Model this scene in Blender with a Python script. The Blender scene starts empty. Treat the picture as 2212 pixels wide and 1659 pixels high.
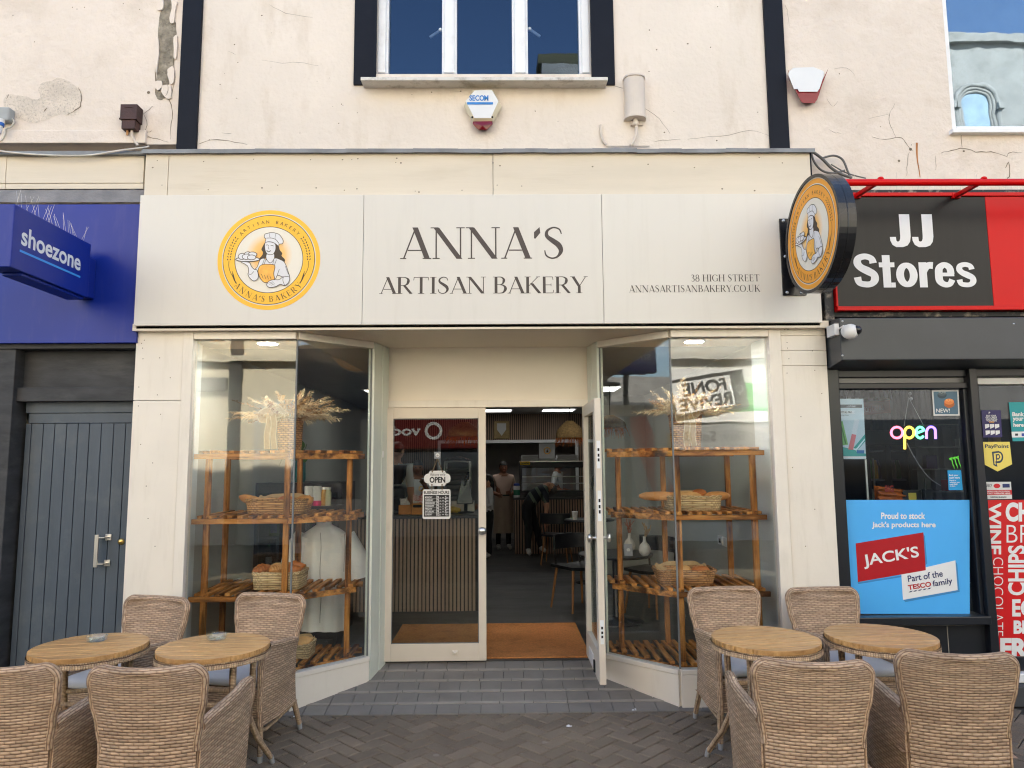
import bpy, bmesh, math, random
from math import radians, sin, cos, pi, tan, atan2, sqrt
from mathutils import Vector, Matrix
random.seed(7)
SC = bpy.context.scene
COL = SC.collection

# ------------------------------------------------------------------ camera, world, sun, exposure
FPX, CX, CY, HC = 1533.0, 1106.0, 829.5, 1.70            # measured from the photograph (2212 x 1659 px)
TILT, ROLL, YAW = radians(6.35), radians(.42), radians(.80)
FW = Vector((sin(YAW)*cos(TILT), cos(YAW)*cos(TILT), sin(TILT)))
_r = Vector((cos(YAW), -sin(YAW), 0)); _u = _r.cross(FW)
RT = _r*cos(ROLL) - _u*sin(ROLL); UP = RT.cross(FW)
cam = bpy.data.objects.new('camera', bpy.data.cameras.new('camera')); COL.objects.link(cam)
cam.matrix_world = Matrix(((RT.x, UP.x, -FW.x, 0), (RT.y, UP.y, -FW.y, 0), (RT.z, UP.z, -FW.z, HC), (0, 0, 0, 1)))
cam.data.sensor_width = 36; cam.data.lens = 36*FPX/2212
cam.data.clip_start = .05; cam.data.clip_end = 500
SC.camera = cam

SUN_EL, SUN_AZ = radians(37), radians(8)                  # the sun stands behind the shop, over its roof
w = bpy.data.worlds.new("World"); SC.world = w; w.use_nodes = True
nt = w.node_tree
sky = nt.nodes.new('ShaderNodeTexSky'); sky.sky_type = 'NISHITA'; sky.sun_disc = False
sky.sun_elevation = SUN_EL; sky.sun_rotation = SUN_AZ; sky.air_density = 1.0; sky.dust_density = .6; sky.ozone_density = 1.0
nt.links.new(sky.outputs[0], nt.nodes['Background'].inputs[0]); nt.nodes['Background'].inputs[1].default_value = .115
sl = bpy.data.lights.new('sun', 'SUN'); sl.energy = 5; sl.angle = radians(.5); sl.color = (1, .90, .76)
so = bpy.data.objects.new('sun', sl); COL.objects.link(so)
sd = Vector((sin(SUN_AZ)*cos(SUN_EL), cos(SUN_AZ)*cos(SUN_EL), sin(SUN_EL)))
so.rotation_euler = sd.to_track_quat('Z', 'Y').to_euler(); so.location = (0, 30, 30)
vs = SC.view_settings
SC.display_settings.display_device = 'sRGB'
vs.view_transform = 'Standard'; vs.look = 'None'; vs.gamma = 1; vs.use_curve_mapping = False
vs.exposure = 2.36
cy = SC.cycles
cy.max_bounces = 9; cy.diffuse_bounces = 4; cy.glossy_bounces = 4; cy.transmission_bounces = 6; cy.transparent_max_bounces = 24
cy.caustics_reflective = False; cy.caustics_refractive = False; cy.use_denoising = True
cy.sample_clamp_indirect = 6; cy.filter_width = 1.15

# ------------------------------------------------------------------ measuring helpers
def ray(px, py): return (px-CX)/FPX*RT - (py-CY)/FPX*UP + FW
def at(px, py, Y):                                        # the point of the place seen at a pixel, at distance Y
    d = ray(px, py); return Vector((0, 0, HC)) + d*(Y/d.y)
def on(px, py, z):                                        # same, at height z
    d = ray(px, py); return Vector((0, 0, HC)) + d*((z-HC)/d.z)
def rect(a, b, c, d, Y):
    l = at(a, (b+d)/2, Y).x; r = at(c, (b+d)/2, Y).x; t = at((a+c)/2, b, Y).z; k = at((a+c)/2, d, Y).z
    return l, r, k, t

# ------------------------------------------------------------------ tagging
def root(name, label, cat, loc=(0, 0, 0), group=None, kind=None):
    o = bpy.data.objects.new(name, None); COL.objects.link(o); o.location = loc; o.empty_display_size = .1
    return tag(o, label, cat, group, kind)
def tag(o, label=None, cat=None, group=None, kind=None):
    if label: o['label'] = label
    if cat: o['category'] = cat
    if group: o['group'] = group
    if kind: o['kind'] = kind
    return o
def origin_of(p):
    v = Vector((0, 0, 0))
    while p is not None: v += Vector(p.location); p = p.parent
    return v
def copy_tree(o, parent=None):
    c = o.copy(); COL.objects.link(c)
    if parent is not None: c.parent = parent
    for ch in list(o.children): copy_tree(ch, c)
    return c

# ------------------------------------------------------------------ mesh builder
class MB:
    def __init__(s): s.v = []; s.f = []; s.m = []; s.uv = {}; s.sm = []; s.sub = []
    def add(s, vs, fs, m=0, uvs=None, smooth=False):
        b = len(s.v); s.v += [tuple(x) for x in vs]
        for k, f in enumerate(fs):
            if uvs: s.uv[len(s.f)] = uvs[k]
            s.f.append([b+i for i in f]); s.m.append(m); s.sm.append(smooth)
        return s
    def hexa(s, p, m=0):   # 8 points: bottom 4 ccw from above, top 4
        return s.add(p, [(3, 2, 1, 0), (4, 5, 6, 7), (0, 1, 5, 4), (1, 2, 6, 5), (2, 3, 7, 6), (3, 0, 4, 7)], m)
    def box(s, x0, x1, y0, y1, z0, z1, m=0):
        if x0 > x1: x0, x1 = x1, x0
        if y0 > y1: y0, y1 = y1, y0
        if z0 > z1: z0, z1 = z1, z0
        return s.hexa([(x0, y0, z0), (x1, y0, z0), (x1, y1, z0), (x0, y1, z0), (x0, y0, z1), (x1, y0, z1), (x1, y1, z1), (x0, y1, z1)], m)
    def rbox(s, a, b, c, d, Y, dep, m=0):                 # box whose front face fills a measured rectangle at distance Y
        l, r, k, t = rect(a, b, c, d, Y); return s.box(l, r, Y, Y+dep, k, t, m)
    def obox(s, p, q, w, h, m=0, up=(0, 0, 1)):           # bar from p to q, w across, h along up
        p, q = Vector(p), Vector(q); d = (q-p).normalized(); u = Vector(up); sx = d.cross(u)
        if sx.length < 1e-5: sx = Vector((1, 0, 0))
        sx.normalize(); u = sx.cross(d).normalized(); sx *= w/2; u *= h/2
        return s.hexa([p-sx-u, p+sx-u, q+sx-u, q-sx-u, p-sx+u, p+sx+u, q+sx+u, q-sx+u], m)
    def prism(s, poly, vec, m=0, base=None):              # poly: list of 3d points, extruded by vec
        n = len(poly); P = [Vector(x) for x in poly]; V = Vector(vec)
        nrm = Vector((0, 0, 0))
        for i in range(n): nrm += P[i].cross(P[(i+1) % n])
        if nrm.dot(V) < 0: P = P[::-1]
        vs = P + [x+V for x in P]
        fs = [tuple(range(n))[::-1], tuple(range(n, 2*n))] + [(i, (i+1) % n, n+(i+1) % n, n+i) for i in range(n)]
        return s.add(vs, fs, m)
    def tube(s, pts, r, n=8, m=0, caps=True, uvl=False):
        P = [Vector(p) for p in pts]; k = len(P)
        R = r if isinstance(r, (list, tuple)) else [r]*k
        vs = []; prev = None; L = 0; uvr = []
        for i, p in enumerate(P):
            d = (P[min(i+1, k-1)]-P[max(i-1, 0)]).normalized()
            if prev is None:
                a = Vector((0, 0, 1)) if abs(d.z) < .9 else Vector((1, 0, 0))
                prev = (a - d*a.dot(d)).normalized()
            else:
                prev = (prev - d*prev.dot(d))
                prev = prev.normalized() if prev.length > 1e-6 else Vector((1, 0, 0))
            b = d.cross(prev)
            if i: L += (P[i]-P[i-1]).length
            uvr.append(L)
            for j in range(n):
                t = 2*pi*j/n; vs.append(p + (prev*cos(t)+b*sin(t))*R[i])
        fs = []; uvs = []
        for i in range(k-1):
            for j in range(n):
                fs.append((i*n+j, i*n+(j+1) % n, (i+1)*n+(j+1) % n, (i+1)*n+j))
                c = 2*pi*R[i]/n
                uvs.append([(uvr[i], j*c), (uvr[i], (j+1)*c), (uvr[i+1], (j+1)*c), (uvr[i+1], j*c)])
        s.add(vs, fs, m, uvs, True)
        if caps:
            s.add(vs[:n], [tuple(range(n))[::-1]], m); s.add(vs[-n:], [tuple(range(n))], m)
        return s
    def lathe(s, prof, c=(0, 0, 0), n=24, m=0, axis='z', smooth=True):
        vs = []; c = Vector(c)
        for r, z in prof:
            for j in range(n):
                t = 2*pi*j/n; a, b = r*cos(t), r*sin(t)
                vs.append(c + (Vector((a, b, z)) if axis == 'z' else Vector((a, -z, b)) if axis == '-y' else Vector((z, a, b))))
        fs = [(i*n+j, i*n+(j+1) % n, (i+1)*n+(j+1) % n, (i+1)*n+j) for i in range(len(prof)-1) for j in range(n)]
        s.add(vs, fs, m, None, smooth)
        if prof[0][0] > 1e-4: s.add(vs[:n], [tuple(range(n))[::-1]], m)
        if prof[-1][0] > 1e-4: s.add(vs[-n:], [tuple(range(n))], m)
        return s
    def ball(s, c, r, n=14, k=9, m=0, rot=None):
        c = Vector(c); r = Vector(r) if not isinstance(r, (int, float)) else Vector((r, r, r)); vs = []
        for i in range(k+1):
            a = pi*i/k
            for j in range(n):
                t = 2*pi*j/n; p = Vector((r.x*sin(a)*cos(t), r.y*sin(a)*sin(t), -r.z*cos(a)))
                vs.append(c + (rot @ p if rot else p))
        fs = [(i*n+j, i*n+(j+1) % n, (i+1)*n+(j+1) % n, (i+1)*n+j) for i in range(k) for j in range(n)]
        return s.add(vs, fs, m, None, True)
    def grid(s, fn, nu, nv, uvf=None, m=0, smooth=True, flip=False):
        vs = [fn(i/nu, j/nv) for j in range(nv+1) for i in range(nu+1)]; W = nu+1
        fs = []; uvs = []
        for j in range(nv):
            for i in range(nu):
                f = [j*W+i, j*W+i+1, (j+1)*W+i+1, (j+1)*W+i]
                q = [(i/nu, j/nv), ((i+1)/nu, j/nv), ((i+1)/nu, (j+1)/nv), (i/nu, (j+1)/nv)]
                if flip: f = f[::-1]; q = q[::-1]
                fs.append(f)
                if uvf: uvs.append([uvf(*a) for a in q])
        return s.add(vs, fs, m, uvs if uvf else None, smooth)
    def shell(s, fn, nu, nv, th, uvf=None, m=0):          # a surface given as fn(u,v), with thickness
        e = 1e-3
        def nrm(u, v):
            a = Vector(fn(min(u+e, 1), v))-Vector(fn(max(u-e, 0), v)); b = Vector(fn(u, min(v+e, 1)))-Vector(fn(u, max(v-e, 0)))
            n = a.cross(b); return n.normalized() if n.length > 1e-12 else Vector((0, 1, 0))
        f1 = lambda u, v: Vector(fn(u, v)) + nrm(u, v)*th/2
        f2 = lambda u, v: Vector(fn(u, v)) - nrm(u, v)*th/2
        s.grid(f1, nu, nv, uvf, m); s.grid(f2, nu, nv, uvf, m, flip=True)
        E = [(i/nu, 0) for i in range(nu)]+[(1, j/nv) for j in range(nv)]+[(1-i/nu, 1) for i in range(nu)]+[(0, 1-j/nv) for j in range(nv)]
        n = len(E); vs = [f1(*a) for a in E]+[f2(*a) for a in E]
        s.add(vs, [(i, n+i, n+(i+1) % n, (i+1) % n) for i in range(n)], m, [[(0, 0), (0, th), (.02, th), (.02, 0)]]*n if uvf else None)
        return s
    def flat(s, poly, P, lay=0, m=0):                     # 2d polygon put through a mapping P(u,v,layer)
        pts = [P(u, v, lay) for u, v in poly]
        a = sum(poly[i][0]*poly[(i+1) % len(poly)][1]-poly[(i+1) % len(poly)][0]*poly[i][1] for i in range(len(poly)))
        return s.add(pts if a > 0 else pts[::-1], [tuple(range(len(pts)))], m)
    def build(s, name, mats, parent=None, bevel=0, smooth=None, world=True, seg=2):
        for x in s.sub: x.build(name[:-6] if name.endswith('_marks') else name, mats, parent)
        if not s.v: return None
        if name == 'crack_marks': name = 'wall_holes'
        off = origin_of(parent) if (parent is not None and world) else Vector((0, 0, 0))
        me = bpy.data.meshes.new(name)
        me.from_pydata([tuple(Vector(x)-off) for x in s.v], [], s.f)
        mats = mats if isinstance(mats, (list, tuple)) else [mats]
        for mm in mats: me.materials.append(mm)
        me.polygons.foreach_set('material_index', s.m)
        me.polygons.foreach_set('use_smooth', s.sm if smooth is None else [smooth]*len(s.f))
        if s.uv:
            ul = me.uv_layers.new(name='UVMap'); d = [0.0]*(2*len(me.loops)); k = 0
            for i, f in enumerate(s.f):
                q = s.uv.get(i)
                for j in range(len(f)):
                    if q: d[2*k], d[2*k+1] = q[j]
                    k += 1
            ul.data.foreach_set('uv', d)
        me.update()
        o = bpy.data.objects.new(name, me); COL.objects.link(o)
        if name == 'wall_holes': o['kind'] = 'stuff'
        if parent is not None: o.parent = parent
        if bevel:
            b = o.modifiers.new('bevel', 'BEVEL'); b.width = bevel; b.segments = seg; b.limit_method = 'ANGLE'; b.angle_limit = radians(40)
        return o

def recentre(o):                                          # move a single-mesh thing's origin to the bottom of its mesh
    me = o.data; xs = [v.co.copy() for v in me.vertices]
    c = Vector(((min(v.x for v in xs)+max(v.x for v in xs))/2, (min(v.y for v in xs)+max(v.y for v in xs))/2, min(v.z for v in xs)))
    me.transform(Matrix.Translation(-c)); o.location = c
    return o

# ------------------------------------------------------------------ materials
def S(r, g, b):
    f = lambda c: (c/255/12.92) if c/255 <= .04045 else ((c/255+.055)/1.055)**2.4
    return (f(r), f(g), f(b))
def nn(t, ty, **k):
    n = t.nodes.new(ty)
    for a, b in k.items(): setattr(n, a, b)
    return n
def lk(t, a, b): t.links.new(a, b)
def mth(t, op, a, b=None, c=None):
    n = nn(t, 'ShaderNodeMath', operation=op)
    for i, x in enumerate((a, b, c)):
        if x is None: continue
        if isinstance(x, (int, float)): n.inputs[i].default_value = x
        else: lk(t, x, n.inputs[i])
    return n.outputs[0]
def ramp(t, fac, stops):
    n = nn(t, 'ShaderNodeValToRGB'); e = n.color_ramp.elements
    while len(e) < len(stops): e.new(.5)
    for x, (p, c) in zip(e, stops): x.position = p; x.color = (*c, 1) if len(c) == 3 else c
    lk(t, fac, n.inputs[0]); return n.outputs[0]
def mixc(t, fac, a, b, mode='MIX'):
    n = nn(t, 'ShaderNodeMix', data_type='RGBA', blend_type=mode)
    for i, x in ((0, fac), (6, a), (7, b)):
        if isinstance(x, (int, float)): n.inputs[i].default_value = x
        elif isinstance(x, (tuple, list)): n.inputs[i].default_value = (*x[:3], 1)
        else: lk(t, x, n.inputs[i])
    return n.outputs[2]
def coords(t, scale=(1, 1, 1), kind='Object', loc=(0, 0, 0)):
    c = nn(t, 'ShaderNodeTexCoord'); mp = nn(t, 'ShaderNodeMapping'); mp.inputs[3].default_value = scale; mp.inputs[1].default_value = loc
    lk(t, c.outputs[kind], mp.inputs[0]); return mp.outputs[0]
def noise(t, vec, scale, detail=4, rough=.55):
    n = nn(t, 'ShaderNodeTexNoise'); n.inputs['Scale'].default_value = scale; n.inputs['Detail'].default_value = detail; n.inputs['Roughness'].default_value = rough
    lk(t, vec, n.inputs['Vector']); return n.outputs[0]
def newmat(name):
    m = bpy.data.materials.new(name); m.use_nodes = True; t = m.node_tree
    return m, t, t.nodes['Principled BSDF']
def setbump(t, b, h, dist, strength=1):
    n = nn(t, 'ShaderNodeBump'); n.inputs['Distance'].default_value = dist; n.inputs['Strength'].default_value = strength
    lk(t, h, n.inputs['Height']); lk(t, n.outputs[0], b.inputs['Normal'])
def mat(name, col, rough=.55, var=.10, scale=3., bump=0, bscale=60., metal=0, spec=.5, stretch=(1, 1, 1), coat=0, dirt=None, rvar=0):
    m, t, b = newmat(name)
    v = coords(t, stretch)
    n1 = noise(t, v, scale, 5)
    lo = tuple(c*(1-var) for c in col); hi = tuple(min(1, c*(1+var)) for c in col)
    c = ramp(t, n1, [(.3, lo), (.7, hi)])
    if dirt:
        n2 = noise(t, coords(t, dirt[3] if len(dirt) > 3 else (1, 1, 1)), dirt[0], 6, .65)
        c = mixc(t, mth(t, 'MULTIPLY', ramp(t, n2, [(.52, (0, 0, 0)), (.75, (1, 1, 1))]), dirt[2]), c, dirt[1])
    lk(t, c, b.inputs['Base Color'])
    b.inputs['Roughness'].default_value = rough; b.inputs['Metallic'].default_value = metal
    b.inputs['Specular IOR Level'].default_value = spec
    if rvar: lk(t, ramp(t, n1, [(.3, (rough-rvar,)*3), (.7, (rough+rvar,)*3)]), b.inputs['Roughness'])
    if coat: b.inputs['Coat Weight'].default_value = coat
    if bump: setbump(t, b, noise(t, v, bscale, 5), bump)
    return m
def emit(name, col, s):
    m, t, b = newmat(name)
    b.inputs['Base Color'].default_value = (*col, 1); b.inputs['Emission Color'].default_value = (*col, 1); b.inputs['Emission Strength'].default_value = s
    return m
def glass(name, tint=(.93, .95, .94), k=1.0, r0=.04, rough=0.0, col=(.96, .98, .97), wavy=0):
    m, t, b = newmat(name); t.nodes.remove(b); out = t.nodes['Material Output']
    g = nn(t, 'ShaderNodeNewGeometry'); d = nn(t, 'ShaderNodeVectorMath', operation='DOT_PRODUCT')
    lk(t, g.outputs['Normal'], d.inputs[0]); lk(t, g.outputs['Incoming'], d.inputs[1])
    c = mth(t, 'SUBTRACT', 1, mth(t, 'ABSOLUTE', d.outputs['Value'])); p = mth(t, 'POWER', c, 5)
    fac = mth(t, 'MINIMUM', mth(t, 'MULTIPLY', mth(t, 'MULTIPLY_ADD', p, 1-r0, r0), k), 1)
    tr = nn(t, 'ShaderNodeBsdfTransparent'); tr.inputs[0].default_value = (*tint, 1)
    gl = nn(t, 'ShaderNodeBsdfGlossy'); gl.inputs['Roughness'].default_value = rough; gl.inputs[0].default_value = (*col, 1)
    if wavy:
        bn = nn(t, 'ShaderNodeBump'); bn.inputs['Distance'].default_value = wavy; lk(t, noise(t, coords(t), 2.6, 2), bn.inputs['Height']); lk(t, bn.outputs[0], gl.inputs['Normal'])
    mx = nn(t, 'ShaderNodeMixShader'); lk(t, fac, mx.inputs[0]); lk(t, tr.outputs[0], mx.inputs[1]); lk(t, gl.outputs[0], mx.inputs[2])
    lk(t, mx.outputs[0], out.inputs[0]); return m
def wicker(name, lo, mid, hi, p=.0175, c=.052):
    m, t, b = newmat(name)
    u = nn(t, 'ShaderNodeUVMap'); sp = nn(t, 'ShaderNodeSeparateXYZ'); lk(t, u.outputs[0], sp.inputs[0])
    wob = noise(t, coords(t), 9, 2)
    y = mth(t, 'ADD', mth(t, 'DIVIDE', sp.outputs[1], p), mth(t, 'MULTIPLY', wob, .5))
    row = mth(t, 'FLOOR', y); fy = mth(t, 'FRACT', y)
    x = mth(t, 'ADD', mth(t, 'DIVIDE', sp.outputs[0], c), mth(t, 'MULTIPLY', mth(t, 'MODULO', row, 2), .5))
    col = mth(t, 'FLOOR', x); fx = mth(t, 'FRACT', x)
    hy = mth(t, 'POWER', mth(t, 'SINE', mth(t, 'MULTIPLY', fy, pi)), .55)
    hx = mth(t, 'POWER', mth(t, 'ABSOLUTE', mth(t, 'SINE', mth(t, 'MULTIPLY', fx, pi))), .5)
    fine = mth(t, 'ABSOLUTE', mth(t, 'SINE', mth(t, 'MULTIPLY', fy, 3*pi)))
    h = mth(t, 'MULTIPLY', mth(t, 'MULTIPLY', hy, mth(t, 'MULTIPLY_ADD', hx, .65, .35)), mth(t, 'MULTIPLY_ADD', fine, .25, .75))
    cb = nn(t, 'ShaderNodeCombineXYZ'); lk(t, col, cb.inputs[0]); lk(t, row, cb.inputs[1])
    wn = nn(t, 'ShaderNodeTexWhiteNoise', noise_dimensions='2D'); lk(t, cb.outputs[0], wn.inputs['Vector'])
    cc = ramp(t, h, [(.12, lo), (.45, mid), (.85, hi)])
    oi = nn(t, 'ShaderNodeObjectInfo'); v = mth(t, 'MULTIPLY', mth(t, 'MULTIPLY_ADD', wn.outputs['Value'], .38, .78), mth(t, 'MULTIPLY_ADD', oi.outputs['Random'], .16, .92))
    band = ramp(t, noise(t, coords(t, (1.5, 1.5, 26)), 1.6, 2), [(.35, (.82, .78, .74)), (.65, (1.06, 1.06, 1.06))])
    cv = nn(t, 'ShaderNodeCombineXYZ')
    for i in range(3): lk(t, v, cv.inputs[i])
    cc = mixc(t, 1, mixc(t, 1, cc, cv.outputs[0], 'MULTIPLY'), band, 'MULTIPLY')
    lk(t, cc, b.inputs['Base Color']); b.inputs['Roughness'].default_value = .55
    setbump(t, b, h, .006)
    return m
def burnt_wood(name, stretch):
    m, t, b = newmat(name)
    info = nn(t, 'ShaderNodeNewGeometry')
    c = nn(t, 'ShaderNodeTexCoord'); mp = nn(t, 'ShaderNodeMapping'); mp.inputs[3].default_value = stretch
    ad = nn(t, 'ShaderNodeVectorMath', operation='ADD'); lk(t, c.outputs['Object'], ad.inputs[0])
    cb = nn(t, 'ShaderNodeCombineXYZ'); r = mth(t, 'MULTIPLY', info.outputs['Random Per Island'], 17.)
    for i in range(3): lk(t, r, cb.inputs[i])
    lk(t, cb.outputs[0], ad.inputs[1]); lk(t, ad.outputs[0], mp.inputs[0]); v = mp.outputs[0]
    n1 = noise(t, v, 26, 6, .6); n2 = noise(t, v, 11, 4, .55)
    a = ramp(t, n1, [(.34, S(120, 72, 32)), (.48, S(206, 138, 66)), (.66, S(238, 176, 102))])
    k = ramp(t, n2, [(.36, (.10, .06, .04)), (.50, (1, 1, 1))])
    tone = ramp(t, info.outputs['Random Per Island'], [(0, (.62, .55, .50)), (1, (1.05, 1, .95))])
    lk(t, mixc(t, 1, mixc(t, .92, a, k, 'MULTIPLY'), tone, 'MULTIPLY'), b.inputs['Base Color']); b.inputs['Roughness'].default_value = .6
    b.inputs['Specular IOR Level'].default_value = .3
    setbump(t, b, n1, .002)
    return m
# ------------------------------------------------------------------ lettering
_tc = {}
def glyphs(s, bold=0, shear=0, space=1):
    k = (s, bold, shear, space)
    if k not in _tc:
        c = bpy.data.curves.new('lettering', 'FONT'); c.body = s; c.offset = bold; c.shear = shear; c.space_character = space; c.resolution_u = 4; c.align_x = 'CENTER'
        o = bpy.data.objects.new('lettering', c)
        me = bpy.data.meshes.new_from_object(o)
        vs = [(v.co.x, v.co.y) for v in me.vertices]; fs = [tuple(p.vertices) for p in me.polygons]
        bpy.data.objects.remove(o); bpy.data.curves.remove(c); bpy.data.meshes.remove(me)
        _tc[k] = (vs, fs)
    return _tc[k]
def text(mb, s, P, u0, u1, v0, v1, lay=.001, m=0, bold=0, shear=0, space=1):
    vs, fs = glyphs(s, bold, shear, space)
    a, b = min(x for x, _ in vs), max(x for x, _ in vs); c, d = min(y for _, y in vs), max(y for _, y in vs)
    pts = [P(u0+(x-a)/(b-a)*(u1-u0), v0+(y-c)/(d-c)*(v1-v0), lay) for x, y in vs]
    mb.add(pts, fs, m)
def lines(mb, rows, P, m=0, bold=0, lay=.001):            # rows of (text,u0,u1,v0,v1)
    for r in rows: text(mb, r[0], P, *r[1:5], lay=lay, m=m, bold=bold)

def smoothpts(p, n=5):
    out = []
    for i in range(len(p)-1):
        a, b, c, d = p[max(i-1, 0)], p[i], p[i+1], p[min(i+2, len(p)-1)]
        for k in range(n):
            t = k/n; t2, t3 = t*t, t*t*t
            out.append(tuple(.5*((2*b[j])+(c[j]-a[j])*t+(2*a[j]-5*b[j]+4*c[j]-d[j])*t2+(3*b[j]-a[j]-3*c[j]+d[j])*t3) for j in range(len(b))))
    out.append(tuple(p[-1])); return out
def ribbon2(pts, closed=False, n=5):                      # pts (x,y,width) -> quads
    q = smoothpts(pts, n) if n > 1 else pts; qs = []; L = []; R = []; N = len(q)
    for i, (x, y, w_) in enumerate(q):
        a, b = (q[i-1], q[(i+1) % N]) if closed else (q[max(i-1, 0)], q[min(i+1, N-1)])
        dx, dy = b[0]-a[0], b[1]-a[1]; l = sqrt(dx*dx+dy*dy) or 1
        L.append((x-dy/l*w_/2, y+dx/l*w_/2)); R.append((x+dy/l*w_/2, y-dx/l*w_/2))
    for i in range(N if closed else N-1):
        j = (i+1) % N; qs.append([R[i], R[j], L[j], L[i]])
    return qs
TK, TN = .14, .036
def _l(x0, y0, x1, y1, w_): return [[(x0-w_/2, y0), (x0+w_/2, y0), (x1+w_/2, y1), (x1-w_/2, y1)]]
def _h(x0, x1, y, t=TN): return [[(x0, y-t/2), (x1, y-t/2), (x1, y+t/2), (x0, y+t/2)]]
def _s(x, y, w_): return [[(x-w_/2, y), (x+w_/2, y), (x+w_/2, y+.03), (x-w_/2, y+.03)]]
def _c(*p): return ribbon2(list(p))
def _o(cx_, cy_, rx, ry, a0, a1, wf, n=22):
    return ribbon2([(cx_+rx*cos(a0+(a1-a0)*i/n), cy_+ry*sin(a0+(a1-a0)*i/n), wf(a0+(a1-a0)*i/n)) for i in range(n+1)], n=1)
_sw = lambda a: TN+.11*abs(cos(a))**1.6
SERIF = {
 'A': (.84, lambda: [_l(.08, 0, .42, 1, .042), _l(.40, 1, .75, 0, .155), _h(.20, .60, .27), _s(.07, 0, .17), _s(.74, 0, .24)]),
 'N': (.98, lambda: [_l(.14, 0, .14, 1, .04), _l(.14, .99, .80, 0, .165), _l(.83, 0, .83, 1, .04), _s(.14, 0, .2), _s(.09, .97, .22), _s(.83, .97, .24)]),
 'T': (.82, lambda: [_l(.41, 0, .41, .98, TK), _h(.05, .77, .982), _l(.035, .80, .06, .98, .03), _l(.785, .80, .76, .98, .03), _s(.41, 0, .3)]),
 'I': (.40, lambda: [_l(.2, 0, .2, 1, TK), _s(.2, 0, .32), _s(.2, .97, .32)]),
 'S': (.66, lambda: [_c((.54, .78, .03), (.48, .93, .045), (.31, .985, .05), (.14, .88, .075), (.13, .71, .11), (.30, .56, .15), (.46, .42, .16), (.52, .24, .12), (.42, .06, .06), (.25, .012, .045), (.10, .10, .045), (.06, .26, .03))]),
 'R': (.84, lambda: [_l(.16, 0, .16, 1, TK), _c((.20, .98, .036), (.42, .98, .045), (.58, .88, .10), (.60, .74, .14), (.54, .58, .10), (.40, .50, .045), (.20, .49, .036)), _l(.40, .49, .74, 0, .15), _s(.16, 0, .3), _s(.12, .97, .2)]),
 'B': (.76, lambda: [_l(.16, 0, .16, 1, TK), _c((.20, .98, .036), (.40, .98, .05), (.53, .88, .10), (.55, .76, .13), (.50, .60, .08), (.38, .53, .04), (.20, .53, .036)), _c((.34, .53, .04), (.52, .48, .07), (.62, .36, .13), (.62, .22, .14), (.52, .06, .08), (.38, .02, .04), (.20, .02, .036)), _s(.12, 0, .2), _s(.12, .97, .2)]),
 'K': (.84, lambda: [_l(.16, 0, .16, 1, TK), _l(.20, .42, .68, 1, .042), _l(.36, .60, .76, 0, .16), _s(.16, 0, .3), _s(.16, .97, .3), _s(.69, .97, .2)]),
 'E': (.68, lambda: [_l(.16, 0, .16, 1, TK), _h(.1, .58, .982), _h(.1, .50, .50), _h(.1, .60, .018), _l(.60, .80, .575, .98, .03), _l(.60, .02, .63, .2, .03), _l(.5, .42, .5, .58, .028)]),
 'Y': (.80, lambda: [_l(.40, .42, .10, 1, .155), _l(.42, .42, .74, 1, .042), _l(.41, 0, .41, .44, TK), _s(.41, 0, .3), _s(.08, .97, .24), _s(.74, .97, .2)]),
 'H': (.92, lambda: [_l(.16, 0, .16, 1, TK), _l(.76, 0, .76, 1, TK), _h(.16, .76, .51), _s(.16, 0, .3), _s(.16, .97, .3), _s(.76, 0, .3), _s(.76, .97, .3)]),
 'O': (.94, lambda: [_o(.46, .5, .38, .48, 0, 2*pi, _sw)]),
 'C': (.84, lambda: [_o(.46, .5, .38, .48, radians(40), radians(322), _sw), _l(.755, .74, .77, .95, .03)]),
 'G': (.90, lambda: [_o(.46, .5, .38, .48, radians(40), radians(322), _sw), _l(.755, .74, .77, .95, .03), _l(.75, .05, .75, .42, .12), _s(.75, .41, .26)]),
 'U': (.88, lambda: [_c((.17, 1, TK), (.17, .7, TK), (.17, .36, TK), (.25, .10, .10), (.44, .018, .045), (.62, .10, .042), (.70, .36, .04), (.70, .7, .04), (.70, 1, .04)), _s(.17, .97, .3), _s(.70, .97, .22)]),
 '3': (.62, lambda: [_c((.08, .86, .03), (.22, .98, .045), (.40, .92, .10), (.45, .76, .13), (.36, .60, .08), (.22, .53, .04)), _c((.22, .53, .04), (.40, .46, .08), (.50, .28, .14), (.42, .07, .08), (.24, .012, .045), (.07, .14, .03))]),
 '8': (.64, lambda: [_o(.31, .75, .19, .23, 0, 2*pi, lambda a: TN+.07*abs(cos(a))), _o(.31, .26, .24, .25, 0, 2*pi, lambda a: TN+.09*abs(cos(a)))]),
 "'": (.28, lambda: [[[(.06, .64), (.10, .63), (.24, .82), (.22, 1.0), (.06, .84)]]]),
 '.': (.24, lambda: [[[(.06+.065*(1+cos(a)), .065*(1+sin(a))) for a in [2*pi*i/10 for i in range(10)]]]]),
 ' ': (.34, lambda: []),
}
def serif_layout(s, track=.02):
    x = 0; out = []
    for ch in s:
        adv, g = SERIF[ch]
        out.append((x, adv, [poly for grp in g() for poly in grp])); x += adv+track
    return out, x-track
def serif(mb, s, P, u0, u1, v0, v1, lay=.001, m=0, track=.02):
    lay_, W = serif_layout(s, track)
    for x, adv, polys in lay_:
        for i, poly in enumerate(polys):
            mb.flat([(u0+(x+a)/W*(u1-u0), v0+b*(v1-v0)) for a, b in poly], P, lay+.00012*(i % 7), m)
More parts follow.
